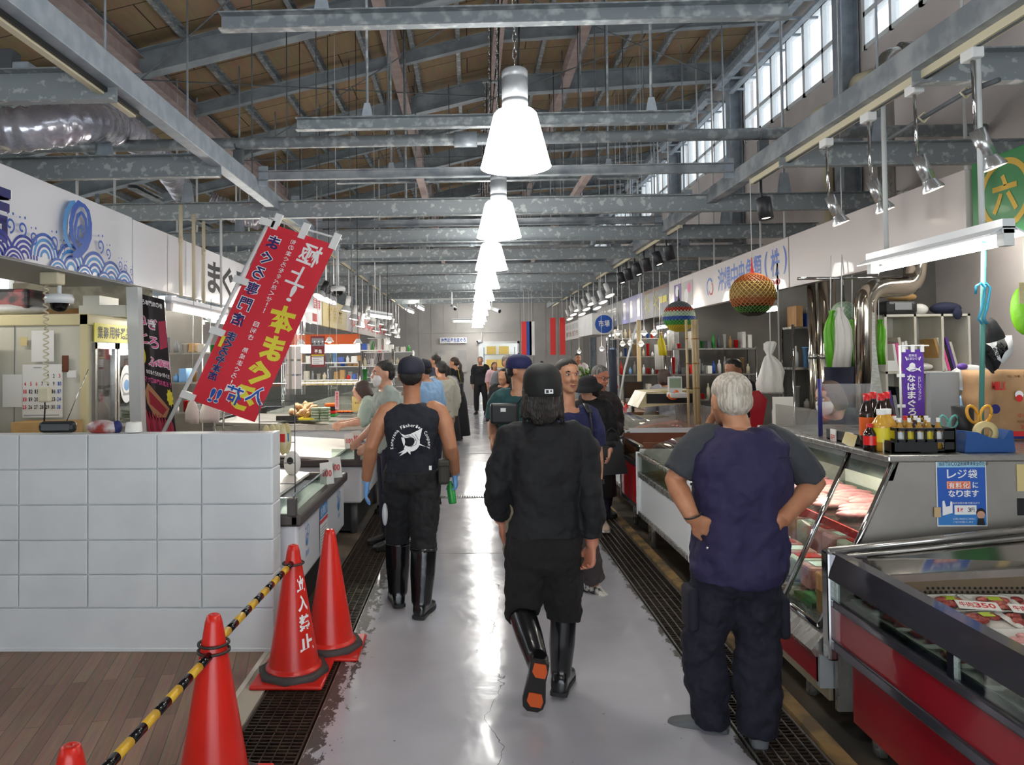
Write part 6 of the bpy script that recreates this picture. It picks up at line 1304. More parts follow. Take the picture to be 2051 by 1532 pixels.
# ================================================================== white, red and further display cases
def open_case(y0, y1, x0, front, label, z=.83, inner='fish_pink', white=False, d=1.0):
    t = thing('display_case', label, 'display case', (x0+d/2, (y0+y1)/2, 0)); x1 = x0+d
    B().box((x0+.01, y0+.01, .3), (x0+.03, y1-.01, z-.2)).obj('front_panel', front, t); b = B(); b.box((x0, y0, z-.22), (x0+.05, y1, z-.17), bev=.006); b.box((x0, y0, z-.03), (x0+.05, y1, z), bev=.006); b.box((x0-.005, y0, .27), (x0+.05, y1, .31), bev=.005); b.obj('steel_strips', 'stainless' if white else 'rail_dark', t)
    b = B(); [b.box((x0-.01, y, .27), (x0+.035, y+.035, z+.005), bev=.008) for y in (y0, y1-.035)]; b.obj('corner_posts', 'white_gloss' if white else 'chrome', t)
    B().box((x0+.012, y0+.03, z-.17), (x0+.017, y1-.03, z-.03)).obj('front_glass', 'acrylic', t); [B().box((x0+.03, ya_, .25), (x1, ya_+.02, z+.03)).obj('end_panel', 'white_gloss' if white else 'brown_ink', t) for ya_ in (y0, y1-.02)]
    b = B(); b.prism([(x0+.03, y0+.02, z-.19), (x1, y0+.02, z-.03), (x1, y0+.02, z-.06), (x0+.03, y0+.02, z-.22)], (0, y1-y0-.04, 0)); b.obj('well_floor', inner, t); B().box((x1-.02, y0, .25), (x1, y1, z+.22)).obj('back_panel', 'stainless', t)
    if white: b = B(); b.grid(lambda u, v: (x0+.02+.45*u, y0+.02+(y1-y0-.04)*v, z+.14*math.sin(u*PI/2)), 8, 1); b.obj('curved_glass', 'acrylic', t)
    for (x, y) in ((x0+.12, y0+.12), (x0+.12, y1-.12), (x1-.1, y0+.12), (x1-.1, y1-.12)): B().cyl((x, y, 0), (x, y, .3), .028, n=8).obj('foot', 'stainless', t)
mat('pink_well', 'd9a99b', .4); mat('tan_well', 'a57b55', .45, col2='c9a074', scale=8)
open_case(5.16, 6.78, 1.5, 'white_gloss', 'white fronted display case with curved glass beside the navy vest man', white=True, inner='tan_well'); open_case(6.82, 7.7, 1.54, mat('red_bright', 'b0161f', .3), 'red fronted open display case beyond the white one', .88, 'pink_well')
open_case(7.8, 9.5, 1.62, 'white_gloss', 'pale open display case beyond the red one', .92, 'pink_well', True); open_case(10.0, 12.4, 1.6, 'red_panel', 'long display case in the middle of the right row', .92, 'pink_well'); open_case(12.6, 15.5, 1.6, 'white_gloss', 'long white display case toward the far right', .92, 'pink_well', True); open_case(15.8, 20, 1.6, 'white_gloss', 'last long display case in the right row', .92, 'pink_well', True)
one(B().box((2.75, 3.6, 0), (2.9, 3.7, .1)), 'cable_box', 'grey_dark', 'small dark box on the floor behind the service case', 'box')
random.seed(9)
for k in range(9): x = 1.62+.09*k; meat_tray(x+.05, 5.5+.13*k % 1.1+.2, .665+.016*k, .4*k, .1, '%s fish tray lying in the white curved glass case' % ORD[k], 'fish_pink', lab=False, group='fish trays in the white case')
for k in range(8): meat_tray(1.8+.18*(k % 4), 8.1+.5*(k//4), .79+.03*(k % 4), .2*k, .1, '%s packed tray in the pale case beyond the red one' % ORD[k], 'fish_pink', group='packed trays in the pale case')
t = thing('tilted_display', 'cream roll-top display box with dark side on the pale case', 'display box', (2.2, 9.0, .9)); B().prism([(1.95, 8.7, 1.1), (2.6, 8.7, 1.15), (2.6, 8.7, 1.3), (2.05, 8.7, 1.28)], (0, .6, 0)).obj('box', 'packet', t); B().box((2.05, 8.69, 1.15), (2.58, 8.7, 1.26)).obj('dark_side', 'black', t)
# ================================================================== clutter of the right middle stalls
shelf(3.0, 3.9, 6.95, 7.2, 1.2, 'steel shelf behind the man in the navy vest', levels=3, dz=.38)
for k in range(3): goods(3.03, 3.88, 7.08, 1.2+.38*k, 9, 'the %s shelf behind the navy vest man' % ('bottom', 'middle', 'top')[k], 'goods on the right steel shelf', (.07, .22))
shelf(2.75, 3.9, 10.2, 10.5, 1.1, 'steel shelf in the second right stall', levels=3, dz=.35)
for k in range(3): goods(2.78, 3.88, 10.35, 1.1+.35*k, 14, 'the %s shelf of the second right stall' % ('bottom', 'middle', 'top')[k], 'goods in the second right stall', (.07, .24))
shelf(2.7, 4.0, 14.4, 14.7, 1.0, 'steel shelf in the third right stall', levels=4, dz=.35)
for k in range(4): goods(2.73, 3.95, 14.55, 1.0+.35*k, 14, 'the %s shelf of the third right stall' % ('bottom', 'second', 'third', 'top')[k], 'goods in the third right stall', (.07, .26))
goods(10.2, 12.3, 2.2, .9, 9, 'the middle right display case', 'goods on the middle right case', (.05, .14), .2, 'y'); goods(12.8, 15.3, 2.2, .9, 11, 'the white far right case', 'goods on the white far right case', (.05, .16), .2, 'y'); goods(16, 19.8, 2.2, .9, 13, 'the last right display case', 'goods on the last right case', (.05, .2), .2, 'y')
t = thing('work_table', 'steel work table behind the man in the navy vest', 'table', (3.0, 6.1, 0)); B().box((2.45, 5.9, 1.05), (3.05, 6.3, 1.08)).obj('table_top', 'stainless', t)
for (x, y) in ((2.56, 5.95), (3.0, 5.95), (2.56, 6.25), (3.0, 6.25)): B().cyl((x, y, 0), (x, y, 1.05), .02, n=8).obj('leg', 'stainless', t)
p = at(1545, 790, Y=6.6); t = thing('carrier_bag', 'white cloth carrier bag hanging behind the elderly man', 'bag', p); b = B(); b.ring_loft([[V((p.x+.115*f*(1+.07*math.sin(a*5+z*17))*math.cos(a)+.012*math.sin(z*21), 6.6+.05*f*(1+.2*math.sin(a*7+z*9))*math.sin(a), z)) for a in [2*PI*k/40 for k in range(40)]] for f, z in ((.8, 1.36), (1, 1.38), (1.02, 1.45), (.92, 1.55), (.7, 1.63), (.4, 1.68), (.2, 1.7), (.42, 1.75), (.5, 1.8), (.3, 1.82))]); b.obj('bag', 'white_bag', t); B().cyl((p.x, 6.6, 1.8), (p.x, 6.6, 2.34), .004, n=5).obj('string', 'white', t)
q = rect_at(1548, 795, 1590, 850, 5.95); b = B(); b.box((q[3].x, 5.95, 1.08), (q[1].x, 5.96, q[1].z)); one(b, 'white_card', 'paper', 'large white card standing on the work table', 'card')
b = B(); b.prism([V((at(1505, 862, Y=5.95).x, 5.95, 1.082)), V((at(1525, 862, Y=5.95).x, 5.95, 1.082)), at(1537, 800, Y=5.95), at(1520, 782, Y=5.95), at(1503, 784, Y=5.95)], (0, .02, 0)); one(b, 'red_folder', 'red_panel', 'red folder standing beside the elderly man ear', 'folder')
p = at(1518, 755, Y=6.5); t = thing('clear_bottle', 'tall clear plastic bottle on the shelf behind the elderly man', 'bottle', (p.x, 6.1, 1.08)); B().lathe([(0, 0), (.045, 0), (.045, .16), (.015, .23), (.015, .26)], (p.x, 6.1, 1.082), 14).obj('body', 'plastic_bag', t)
# bamboo and plastic poles standing among the stalls
for i, (px, yy) in enumerate(((1377, 7.9), (1390, 7.9), (1397, 8.0))):
    a, c = at(px+3, 838, Y=yy), at(px-3, 640, Y=yy); t = thing('bamboo_pole', 'pale bamboo pole under the rainbow ball, %s from the left' % ORD[i], 'pole', a, 'bamboo poles in the right stall'); B().cyl((a.x, yy, .97 if i else .95), c, .014+.004*i, n=8).obj('pole', mat('bamboo', 'c9b48c', .5), t); [B().cyl(a+(c-a)*f, a+(c-a)*(f+.012), .017+.004*i, n=8).obj('node', 'wood_pale', t) for f in (.3, .55, .8)]
a, c = at(1237, 828, Y=9.4), at(1275, 650, Y=9.4); t = thing('white_hose', 'thin white pipe leaning over the right display cases', 'pipe', a); B().tube([a, (a+c)/2+V((-.03, 0, 0)), c], .012, 8).obj('pipe', 'white', t)
p = at(1268, 790, Y=10.0); t = thing('monitor', 'dark flat monitor on the right display case', 'monitor', (p.x, 10, .95)); B().box((p.x-.12, 10, 1.14), (p.x+.14, 10.03, 1.36), bev=.006).obj('frame', 'black', t); B().box((p.x-.1, 9.997, 1.155), (p.x+.12, 10, 1.345)).obj('screen', mat('screen_brown', '3d2c1e', .2), t); B().cyl((p.x, 10.02, .92), (p.x, 10.02, 1.15), .02, n=8).obj('stand', 'black', t)
p = at(1355, 760, Y=8.6); t = thing('weighing_scale', 'white weighing scale with a green display on the pale case', 'scale', (p.x, 8.6, 1.2)); B().box((p.x-.1, 8.5, 1.22), (p.x+.1, 8.68, 1.28), bev=.015).obj('body', 'white', t); B().box((p.x-.09, 8.62, 1.28), (p.x+.07, 8.65, 1.46), bev=.008).obj('display', 'white', t); B().box((p.x-.075, 8.615, 1.33), (p.x+.055, 8.62, 1.44)).obj('screen', mat('lcd', '9fb59a', .3), t)
one(B().ball((at(1350, 790, Y=8.5).x, 8.55, 1.24), (.06, .04, .045), 8).ball((at(1358, 785, Y=8.5).x, 8.56, 1.27), (.03, .03, .04), 8), 'lion_figurine', 'orange', 'small orange figurine on the cream display box', 'figurine')
p = at(1230, 815, Y=8.6); t = thing('clear_bag', 'clear plastic bag lying on the pale case', 'bag', (p.x, 8.6, .95)); B().ball((p.x, 8.6, 1.0), (.12, .1, .09), 8).obj('bag', 'plastic_bag', t)
p = at(1320, 680, Y=9.5); hung_cloth(1318, 1334, 672, 712, 9.5, 'yellow', 'yellow rubber apron hanging in the second right stall'); hung_cloth(1337, 1345, 668, 702, 9.6, 'white', 'narrow white ribbon cloth hanging beside the yellow apron', False); hung_cloth(1312, 1330, 690, 740, 9.9, 'apron_white', 'pale grey apron hanging behind the yellow one', False)
for i, (px, py, yy) in enumerate(((1247, 690, 13), (1284, 690, 12), (1262, 688, 12.4), (1205, 700, 14), (1160, 705, 16), (1290, 668, 11.6), (1310, 668, 11.5), (1238, 668, 13))):
    p = at(px, py, Y=yy); t = thing('bell_lamp', 'small warm hanging lamp in the right stalls, %s of them' % ORD[i], 'lamp', p, 'small bell lamps in the right stalls'); B().lathe([(.02, .06), (.03, .05), (.06, .0), (.057, .0), (.02, .05)], p, 14).obj('lamp_shade', 'white', t); B().ball(p+V((0, 0, .0)), .03, 8).obj('bulb', 'bulb', t); B().cyl(p+V((0, 0, .06)), V((p.x, yy, zr(p.x)+.43)), .004, n=5).obj('cord', 'white', t)
# cloth banners at the far right
for i, (px, col_) in enumerate(((1060, 'blue'), (1050, 'red'), (1108, 'red'), (1127, 'red'), (1066, 'white'))):
    p = at(px, 700, Y=17.5 if i in (0, 1, 4) else 16); w_ = .05; t = thing('hanging_banner', '%s narrow cloth banner hanging far down the right row, %s in that row' % (col_, ORD[i]), 'banner', (p.x, p.y, 1.8), 'far cloth banners'); B().box((p.x-.06, p.y, 1.75), (p.x+.06, p.y+.006, 2.55)).obj('cloth', col_, t); B().cyl((p.x, p.y, 2.55), (p.x, p.y, zr(p.x)+.43), .004, n=5).obj('string', 'white', t)
t = thing('potted_plant', 'leafy green plant standing by the far right pillar', 'plant', (at(1172, 760, Y=15.65).x, 15.65, .9)); p = V((at(1172, 760, Y=15.65).x, 15.65, .9)); B().lathe([(0, 0), (.09, 0), (.12, .16), (.1, .16), (.09, .02)], p, 14).obj('pot', 'brown_ink', t); random.seed(2); b = B()
for k in range(60):
    a, h_, l_ = random.uniform(0, 6.28), random.uniform(.2, .6), random.uniform(.1, .26); q0 = p+V((0, 0, h_*.6)); q1 = q0+V((math.cos(a)*l_*.6, math.sin(a)*l_*.6, h_*.4)); q2 = q1+V((math.cos(a)*l_*.5, math.sin(a)*l_*.5, -.03)); b.tube([q0, q1, (q1*2+q2)/3, q2], [.004, .022, .02, .002], 4, flat=.2)
b.obj('foliage', mat('leaf', '6f9a4a', .5, col2='4f7a35', scale=9), t)
# far end of the hall
t = thing('wall_banner', 'white banner with blue characters on the far back wall', 'sign', (-.6, 26.95, 2.3)); a, c = at(881, 676, Y=26.9), at(935, 687, Y=26.9); B().box((a.x, 26.9, c.z), (c.x, 26.93, a.z)).obj('board', 'white', t); A = Art((a.x, 26.9, c.z), X_, Z_); A.line('沖縄近海生まぐろ', .03, .04, (c.x-a.x-.06)/8, (a.z-c.z)*.7, 0, .03); A.obj('lettering', ['blue_ink'], t)
q = rect_at(876, 702, 935, 745, 26.93); t = flat_card('wall_posters', 'faded pale picture poster on the far back wall', 'poster', q, mat('faded', 'c7c4bd', .6, col2='a9a7a8', scale=1.5), .02)
t = thing('stock_rack', 'rack with yellow cartons in the back room beyond the far doorway', 'rack', (1.0, 28.2, 0)); b = B(); [b.box((.5, 28.0, z), (1.7, 28.4, z+.03)) for z in (.6, 1.3, 1.8)]; [b.box((x, 28.0, 0), (x+.04, 28.04, 2.1)) for x in (.5, 1.66)]; b.obj('frame', 'grey', t)
for i, (x, z) in enumerate(((.6, 1.335), (1.0, 1.335), (.62, 1.835), (1.1, 1.835), (.6, .635), (1.1, .635))): one(B().box((x, 28.05, z), (x+.36, 28.35, z+.3)), 'carton', mat('carton_yellow', 'cfae5c', .6), 'yellow carton on the back room rack, %s of six' % ORD[i], 'box', 'cartons in the back room')
def bullet_cam(p, label, d=(-.5, -.6, -.3), top=3.2):
    p = V(p); t = thing('bullet_camera', label, 'security camera', p); d = V(d).normalized(); B().cyl(p, p+d*.2, .045, n=12).obj('body', 'white_gloss', t); B().cyl(p+d*.2, p+d*.22, .036, n=12).obj('lens', 'black_gloss', t); B().cyl(p, V((p.x, p.y, top)), .015, n=8).obj('bracket', 'white', t)
bullet_cam(at(985, 618, Y=14.98), 'white bullet camera hanging over the middle of the aisle', (.6, -.5, -.25), 3.22); bullet_cam(at(965, 683, Y=26.93), 'white camera on the far back wall', (-.8, -.6, -.1), 2.68); bullet_cam(at(905, 613, Y=16.77), 'small grey camera hanging left of the middle lamps', (.3, -.7, -.3), 3.22)
# tall red crate stack and dark hanging jacket
hung_cloth(1218, 1236, 700, 810, 8.6, mat('slate_cloth', '3d4150', .8), 'dark slate jacket hanging behind the grey haired shopper', False, 1, 'jacket', 'hung_jacket')
mat('plywood', 'a98d66', .6)
one(B().box((2.9, 12.9, 0), (2.96, 12.96, 2.33)), 'stall_post', 'bamboo', 'pale upright post at the third right stall', 'post'); one(B().box((2.9, 10.6, 0), (2.96, 10.66, 2.33)), 'stall_post', 'white_paint', 'white upright post at the second right stall', 'post')
# ================================================================== people
_clouds = {}
def wrinkle(o, size, strength):
    k = size
    if k not in _clouds:
        tx = bpy.data.textures.new('folds', 'CLOUDS'); tx.noise_scale = size; tx.noise_depth = 2; _clouds[k] = tx
    m = o.modifiers.new('folds', 'DISPLACE'); m.texture = _clouds[k]; m.strength = strength*2.6; m.mid_level = .5; m.texture_coords = 'GLOBAL'
def fuse(o, vox, it=4, fac=.5, folds=None):
    m = o.modifiers.new('fuse', 'REMESH'); m.mode = 'VOXEL'; m.voxel_size = vox; m.use_smooth_shade = True
    if it: q = o.modifiers.new('soften', 'SMOOTH'); q.iterations = it; q.factor = fac
    if folds: wrinkle(o, *folds)
    return o
def ring(c, sd, fw, hw, df, db=None, n=20, sq=.86):
    db = df if db is None else db; out = []
    for k in range(n):
        a = 2*PI*k/n; ca, sa = math.cos(a), math.sin(a); x = math.copysign(abs(ca)**sq, ca); y = math.copysign(abs(sa)**sq, sa)
        out.append(c+sd*hw*x+fw*(df if sa > 0 else db)*y)
    return out
def make_head(b, c, up, fw, s=1., ears=True):
    sd = fw.cross(up).normalized()
    P_ = [(-.118, .018, .018, .058), (-.108, .036, .036, .048), (-.085, .054, .06, .028), (-.05, .066, .08, .01), (-.01, .073, .091, 0), (.03, .077, .097, -.004), (.065, .073, .093, -.006), (.095, .055, .07, -.008), (.112, .028, .037, -.01), (.118, .006, .008, -.01)]
    b.ring_loft([ring(c+up*h*s+fw*sh*s, sd, fw, hw*s, hd*s, sq=.95) for h, hw, hd, sh in P_])
    b.tube([c+up*.022*s+fw*.088*s, c-up*.004*s+fw*.099*s, c-up*.024*s+fw*.112*s, c-up*.034*s+fw*.1*s], [.008*s, .011*s, .016*s, .012*s], 8, roundend=True)
    for q in (-1, 1): b.ball(c-up*.026*s+fw*.099*s+sd*q*.012*s, .0105*s, 6); b.ball(c-up*.03*s+fw*.075*s+sd*q*.03*s, (.02*s, .02*s, .02*s), 8)
    b.ball(c-up*.066*s+fw*.083*s, .016*s, 8); b.ball(c+up*.03*s+fw*.082*s, (.04*s, .02*s, .012*s), 8)
    if ears:
        for q in (-1, 1):
            e = c+sd*q*.08*s-up*.008*s-fw*.012*s; M = Matrix((sd*.011*s, (fw*.9+up*.1)*.02*s, up*.034*s)).transposed(); b.ball(e, 1., 8, M=M)
def face_parts(root, c, up, fw, s=1., glasses=False, mask=False, brow='hair_black', lids=True):
    sd = fw.cross(up).normalized()
    for q in (-1, 1):
        e = c+up*.012*s+fw*.083*s+sd*q*.031*s; b = B(); M = Matrix((sd*.0135*s, fw*.009*s, up*.0055*s)).transposed(); b.ball(e, 1., 8, M=M); o = part(b, 'eye', 'white_ink', root)
        b = B(); b.ball(e+fw*.0055*s-up*.001*s, .0058*s, 7); part(b, 'iris', 'ink', root)
        b = B(); b.tube([c+up*.030*s+fw*.09*s+sd*q*.014*s, c+up*.036*s+fw*.09*s+sd*q*.032*s, c+up*.029*s+fw*.08*s+sd*q*.05*s], [.003*s, .0045*s, .002*s], 6); part(b, 'eyebrow', brow, root)
        b = B(); b.tube([e+fw*.0075*s+up*.0045*s-sd*.012*s, e+fw*.0105*s+up*.0062*s, e+fw*.006*s+up*.004*s+sd*.013*s], .0018*s, 5); part(b, 'eyelid', 'hair_black', root)
        if glasses:
            g = B(); g.tube([c+up*(.008+.017*math.sin(a))*s+fw*.104*s+sd*q*(.033+.024*math.cos(a))*s for a in [2*PI*k/16 for k in range(17)]], .0022*s, 5); g.tube([c+up*.012*s+fw*.102*s+sd*q*.057*s, c+up*.01*s-fw*.01*s+sd*q*.08*s], .002*s, 5); part(g, 'glasses_frame', 'grey_dark', root)
    if not mask:
        b = B(); b.tube([c-up*.066*s+fw*.09*s-sd*.022*s, c-up*.062*s+fw*.0995*s-sd*.007*s, c-up*.063*s+fw*.1005*s, c-up*.062*s+fw*.0995*s+sd*.007*s, c-up*.066*s+fw*.09*s+sd*.022*s], [.002*s, .0045*s, .0045*s, .0045*s, .002*s], 6); b.tube([c-up*.067*s+fw*.092*s-sd*.018*s, c-up*.073*s+fw*.098*s, c-up*.067*s+fw*.092*s+sd*.018*s], [.002*s, .006*s, .002*s], 6); part(b, 'lips', 'lip', root)
    else:
        b = B(); b.ring_loft([ring(c+up*h*s+fw*sh*s, sd, fw, hw*s, hd*s, hd*.2*s, 16) for h, hw, hd, sh in ((-.112, .03, .03, .065), (-.09, .055, .05, .05), (-.05, .066, .07, .038), (-.01, .06, .062, .035), (.0, .03, .055, .035))]); fuse(part(b, 'face_mask', 'white', root), .006, 3)
def make_hand(b, wr, d, pn, sg, s=1., curl=.5, thumb=.5, spread=.06):
    """wr wrist, d towards the finger tips, pn out of the palm, sg +1 when the thumb lies along d x pn"""
    d = V(d).normalized(); pn = V(pn); pn = (pn-d*pn.dot(d)).normalized(); w_ = d.cross(pn)*sg
    b.ring_loft([ring(wr+d*t*s+pn*.004*s, w_, pn, hw*s, hd*s, n=14) for t, hw, hd in ((-.02, .026, .019), (.0, .027, .018), (.03, .036, .016), (.06, .041, .0145), (.088, .041, .0125), (.098, .036, .009))])
    for i, (o, L_) in enumerate(((.031, .072), (.0105, .08), (-.0105, .074), (-.03, .058))):
        p = wr+d*(.088-.004*abs(i-1))*s+w_*o*s; a = spread*(1.5-i)*.5; dr = (d*math.cos(a)+w_*math.sin(a)).normalized(); pts = [p-dr*.02*s, p]; cu = curl*(1+.14*i); ang = 0
        for k, f in enumerate((.45, .3, .25)):
            ang += cu*(.55, .8, .6)[k]; p = p+(dr*math.cos(ang)+pn*math.sin(ang))*L_*f*s; pts.append(p)
        b.tube(pts, [.0098*s, .0098*s, .009*s, .0082*s, .007*s], 8, roundend=True)
    p = wr+d*.02*s+w_*.024*s; t1 = (d*.62+w_*.62+pn*.35*thumb).normalized(); t2 = (d*.85+w_*.2+pn*.55*thumb).normalized(); q = p+t1*.042*s
    b.tube([p-t1*.012*s, p, q, q+t2*.034*s, q+t2*.056*s], [.014*s, .0135*s, .0115*s, .0098*s, .008*s], 8, roundend=True)
def make_foot(b, an, d, up=Z_, L_=.27, hh=.075, w_=.047, drop=.075):
    """shoe or boot foot: an ankle, d heel to toe, up out of the instep"""
    d = V(d).normalized(); up = V(up); up = (up-d*up.dot(d)).normalized(); sd = d.cross(up); base = an-up*drop
    prof = [(-.27, .3, .35), (-.25, .72, .8), (-.18, .85, 1.05), (-.05, .85, 1.25), (.12, .85, 1.1), (.3, .95, .82), (.48, 1.06, .66), (.6, 1.0, .56), (.69, .78, .46), (.73, .4, .3)]
    b.ring_loft([ring(base+d*t*L_+up*hh*h*.5, sd, up, w_*q, hh*h*.5, n=16, sq=.7) for t, q, h in prof])
_pbase = {}
def part(b, name, m, root):
    o = b.obj(name, m, root); o.location = -_pbase[root.name]; return o
def torso_rings(J, e=0., lo=-.18, hi=1.12, prof=None, ez=None):
    hl, hr, sl, sr = J['hip'][0], J['hip'][1], J['sh'][0], J['sh'][1]; pc, sc = (hl+hr)/2, (sl+sr)/2; f = J['f']; k = J.get('k', 1.)
    hs, ss = (hr-hl).normalized(), (sr-sl).normalized(); swd = (sr-sl).length/2; out = []; belly = J.get('belly', 1.)
    prof = prof or [(-.2, .1, .09, .085), (-.12, .15, .105, .115), (-.02, .168, .11, .12), (.12, .163, .108*belly, .108), (.3, .148, .1*belly, .095), (.48, .15, .105*belly, .1), (.64, .163, .115, .112), (.78, .17, .115, .115), (.9, swd*1.0/k, .1, .105), (.99, swd*.97/k, .08, .085), (1.05, swd*.66/k, .066, .072), (1.11, .068, .058, .062), (1.2, .057, .053, .055)]
    for t, hw, df, db in prof:
        if t < lo-1e-6 or t > hi+1e-6: continue
        u = min(max(t, 0), 1); sd = (hs*(1-u)+ss*u).normalized(); up = (sc-pc).normalized(); fw = up.cross(sd); fw = fw if fw.dot(f) > 0 else -fw
        bow = J.get('bow', 0)*math.sin(PI*min(max(t, 0), 1)); c = pc+(sc-pc)*t+fw*(-.02*k*math.sin(PI*min(max(t, 0), 1))-bow)
        out.append(ring(c, sd, fw.normalized(), hw*k+e, df*k+e, db*k+e))
    return out
def arm(b, J, i, e=0., upto=1., fist=None, r=(.055, .053, .041, .044, .03)):
    k = J.get('k', 1.); s, l, w_ = J['sh'][i], J['el'][i], J['wr'][i]; q = J.get('armr', 1.)
    pts = [s, s+(l-s)*.35, s+(l-s)*.75, l, l+(w_-l)*.3, l+(w_-l)*.7, w_]; rr = [r[0], r[1], r[1]*.88, r[2], r[3], r[3]*.8, r[4]]; rr = [x*k*q+e for x in rr]
    L1, L2 = (l-s).length, (w_-l).length; acc = [0, .35*L1, .75*L1, L1, L1+.3*L2, L1+.7*L2, L1+L2]; lim = upto*(L1+L2); P2, R2 = [pts[0]], [rr[0]]
    for j in range(1, 7):
        if acc[j] <= lim+1e-6: P2.append(pts[j]); R2.append(rr[j])
        else:
            f = (lim-acc[j-1])/(acc[j]-acc[j-1]); 
            if f > .02: P2.append(pts[j-1]+(pts[j]-pts[j-1])*f); R2.append(rr[j-1]+(rr[j]-rr[j-1])*f)
            break
    d0 = (pts[0]-pts[1]).normalized()
    nb = (J['sh'][0]+J['sh'][1])/2; P2[0] = P2[0]+(nb-P2[0])*.1; cl = P2[0]+(nb-P2[0])*.42+Z_*.022*k
    b.tube([cl, (cl+P2[0])*.5+Z_*.012*k]+P2, [.04*k+e*.5, .047*k+e*.6, R2[0]*.95]+R2[1:], 14)
    return P2[-1]
def leg(b, J, i, e=0., a=0., z=1., r=(.092, .084, .062, .06, .043), wide=0.):
    k = J.get('k', 1.); h, n, an = J['hip'][i], J['kn'][i], J['an'][i]; N = 14; pts, rr = [], []
    for j in range(N+1):
        t = a+(z-a)*j/N; p = h+(n-h)*t*2 if t < .5 else n+(an-n)*(t-.5)*2; u = t*4; m = min(int(u), 3); rad = r[m]+(r[m+1]-r[m])*(u-m); pts.append(p); rr.append(rad*k+e+wide*max(0, t-.3))
    b.tube(pts, rr, 16, roundend=False)
def person(label, J, skin='skin', vox=.008, head=True, legs_skin=True, hands=None, name='person', group=None):
    """the body is one continuous mesh; returns it, clothes become its children"""
    k = J.get('k', 1.); b = B(); b.ring_loft(torso_rings(J))
    up = J.get('up', Z_).normalized(); f = J.get('hf', J['f']).normalized(); f = (f-up*f.dot(up)).normalized(); hc = J['head']; nb = (J['sh'][0]+J['sh'][1])/2
    b.tube([nb-Z_*.02, nb+(hc-nb)*.45-f*.01, hc-up*.05*k-f*.015], [.062*k, .056*k, .056*k], 14); make_head(b, hc, up, f, k)
    for i in (0, 1):
        arm(b, J, i); leg(b, J, i, -.004)
        if hands and hands[i]: make_hand(b, J['wr'][i], *hands[i])
        else: d = (J['wr'][i]-J['el'][i]).normalized(); make_hand(b, J['wr'][i], d, (J['sh'][1-i]-J['sh'][i]), 1 if i == 0 else -1, k, .55)
        if 'ft' in J: make_foot(b, J['an'][i], J['ft'][i], J.get('fu', (Z_, Z_))[i], .25*k, .06, .04)
    base = V(((J['an'][0].x+J['an'][1].x)/2, (J['an'][0].y+J['an'][1].y)/2, 0)); b.xf(Matrix.Translation(-base)); o = b.obj(name, skin); o.location = base; _pbase[o.name] = base
    fuse(o, vox, 3); tag(o, label, 'person', group); J['_up'], J['_f'] = up, f
    return o
def top(root, J, m, name='shirt', e=.014, sleeve=.3, lo=-.12, hi=1.11, vox=.009, folds=(.09, .012), se=.012, collar=False):
    b = B(); b.ring_loft(torso_rings(J, e, lo, hi))
    if sleeve:
        for i in (0, 1): arm(b, J, i, se+e*.4, sleeve)
    if collar: nb = (J['sh'][0]+J['sh'][1])/2; hc = J['head']; b.tube([nb+Z_*.0, nb+(hc-nb)*.38], [.07, .068], 14)
    return fuse(part(b, name, m, root), vox, 3, .5, folds)
def trousers(root, J, m, e=.016, z=.97, vox=.009, wide=0., folds=(.08, .014), hi=.16, name='trousers'):
    b = B(); b.ring_loft(torso_rings(J, e, -.2, hi)); [leg(b, J, i, e, 0., z, wide=wide) for i in (0, 1)]
    return fuse(part(b, name, m, root), vox, 3, .5, folds)
def boots(root, J, m, sole, t0=.52, r=.064, vox=.008, sh=.075):
    k = J.get('k', 1.)
    for i in (0, 1):
        b = B(); h, n, an = J['hip'][i], J['kn'][i], J['an'][i]; p = lambda t: n+(an-n)*(t-.5)*2
        b.tube([p(t0), p(t0+.06), p(.75), p(.9), p(1.0)], [r, r*.99, r*.95, r*.82, r*.76], 16); fu = J.get('fu', (Z_, Z_))[i]; make_foot(b, an, J['ft'][i], fu, .285, .1, .05, sh)
        o = fuse(part(b, 'boot', m, root), vox, 3); b = B(); d = J['ft'][i].normalized(); up = V(fu); up = (up-d*up.dot(d)).normalized(); sd = d.cross(up); bs = an-up*(sh+.002)
        out = [(-.27, .5), (-.24, .85), (-.1, .86), (.1, .8), (.3, .95), (.5, 1.08), (.64, .95), (.72, .5)]; L_ = .287; pl = [bs+d*t*L_+sd*q*.05 for t, q in out]+[bs+d*t*L_-sd*q*.05 for t, q in out[::-1]]
        b.prism(pl, up*.02); so = part(b, 'sole', sole, root)
        b = B(); b.tube([p(t0-.003), p(t0+.018)], r+.004, 20); part(b, 'boot_rim', m, root)
def shoes(root, J, m, sole, vox=.008, L_=.275):
    for i in (0, 1):
        b = B(); fu = J.get('fu', (Z_, Z_))[i]; make_foot(b, J['an'][i], J['ft'][i], fu, L_, .085, .046); fuse(part(b, 'shoe', m, root), vox, 2)
        d = J['ft'][i].normalized(); up = V(fu); up = (up-d*up.dot(d)).normalized(); sd = d.cross(up); bs = J['an'][i]-up*.077; out = [(-.27, .5), (-.24, .85), (-.1, .86), (.1, .85), (.3, .97), (.5, 1.05), (.64, .9), (.72, .5)]
        b = B(); b.prism([bs+d*t*L_+sd*q*.047 for t, q in out]+[bs+d*t*L_-sd*q*.047 for t, q in out[::-1]], up*.022); part(b, 'sole', sole, root)
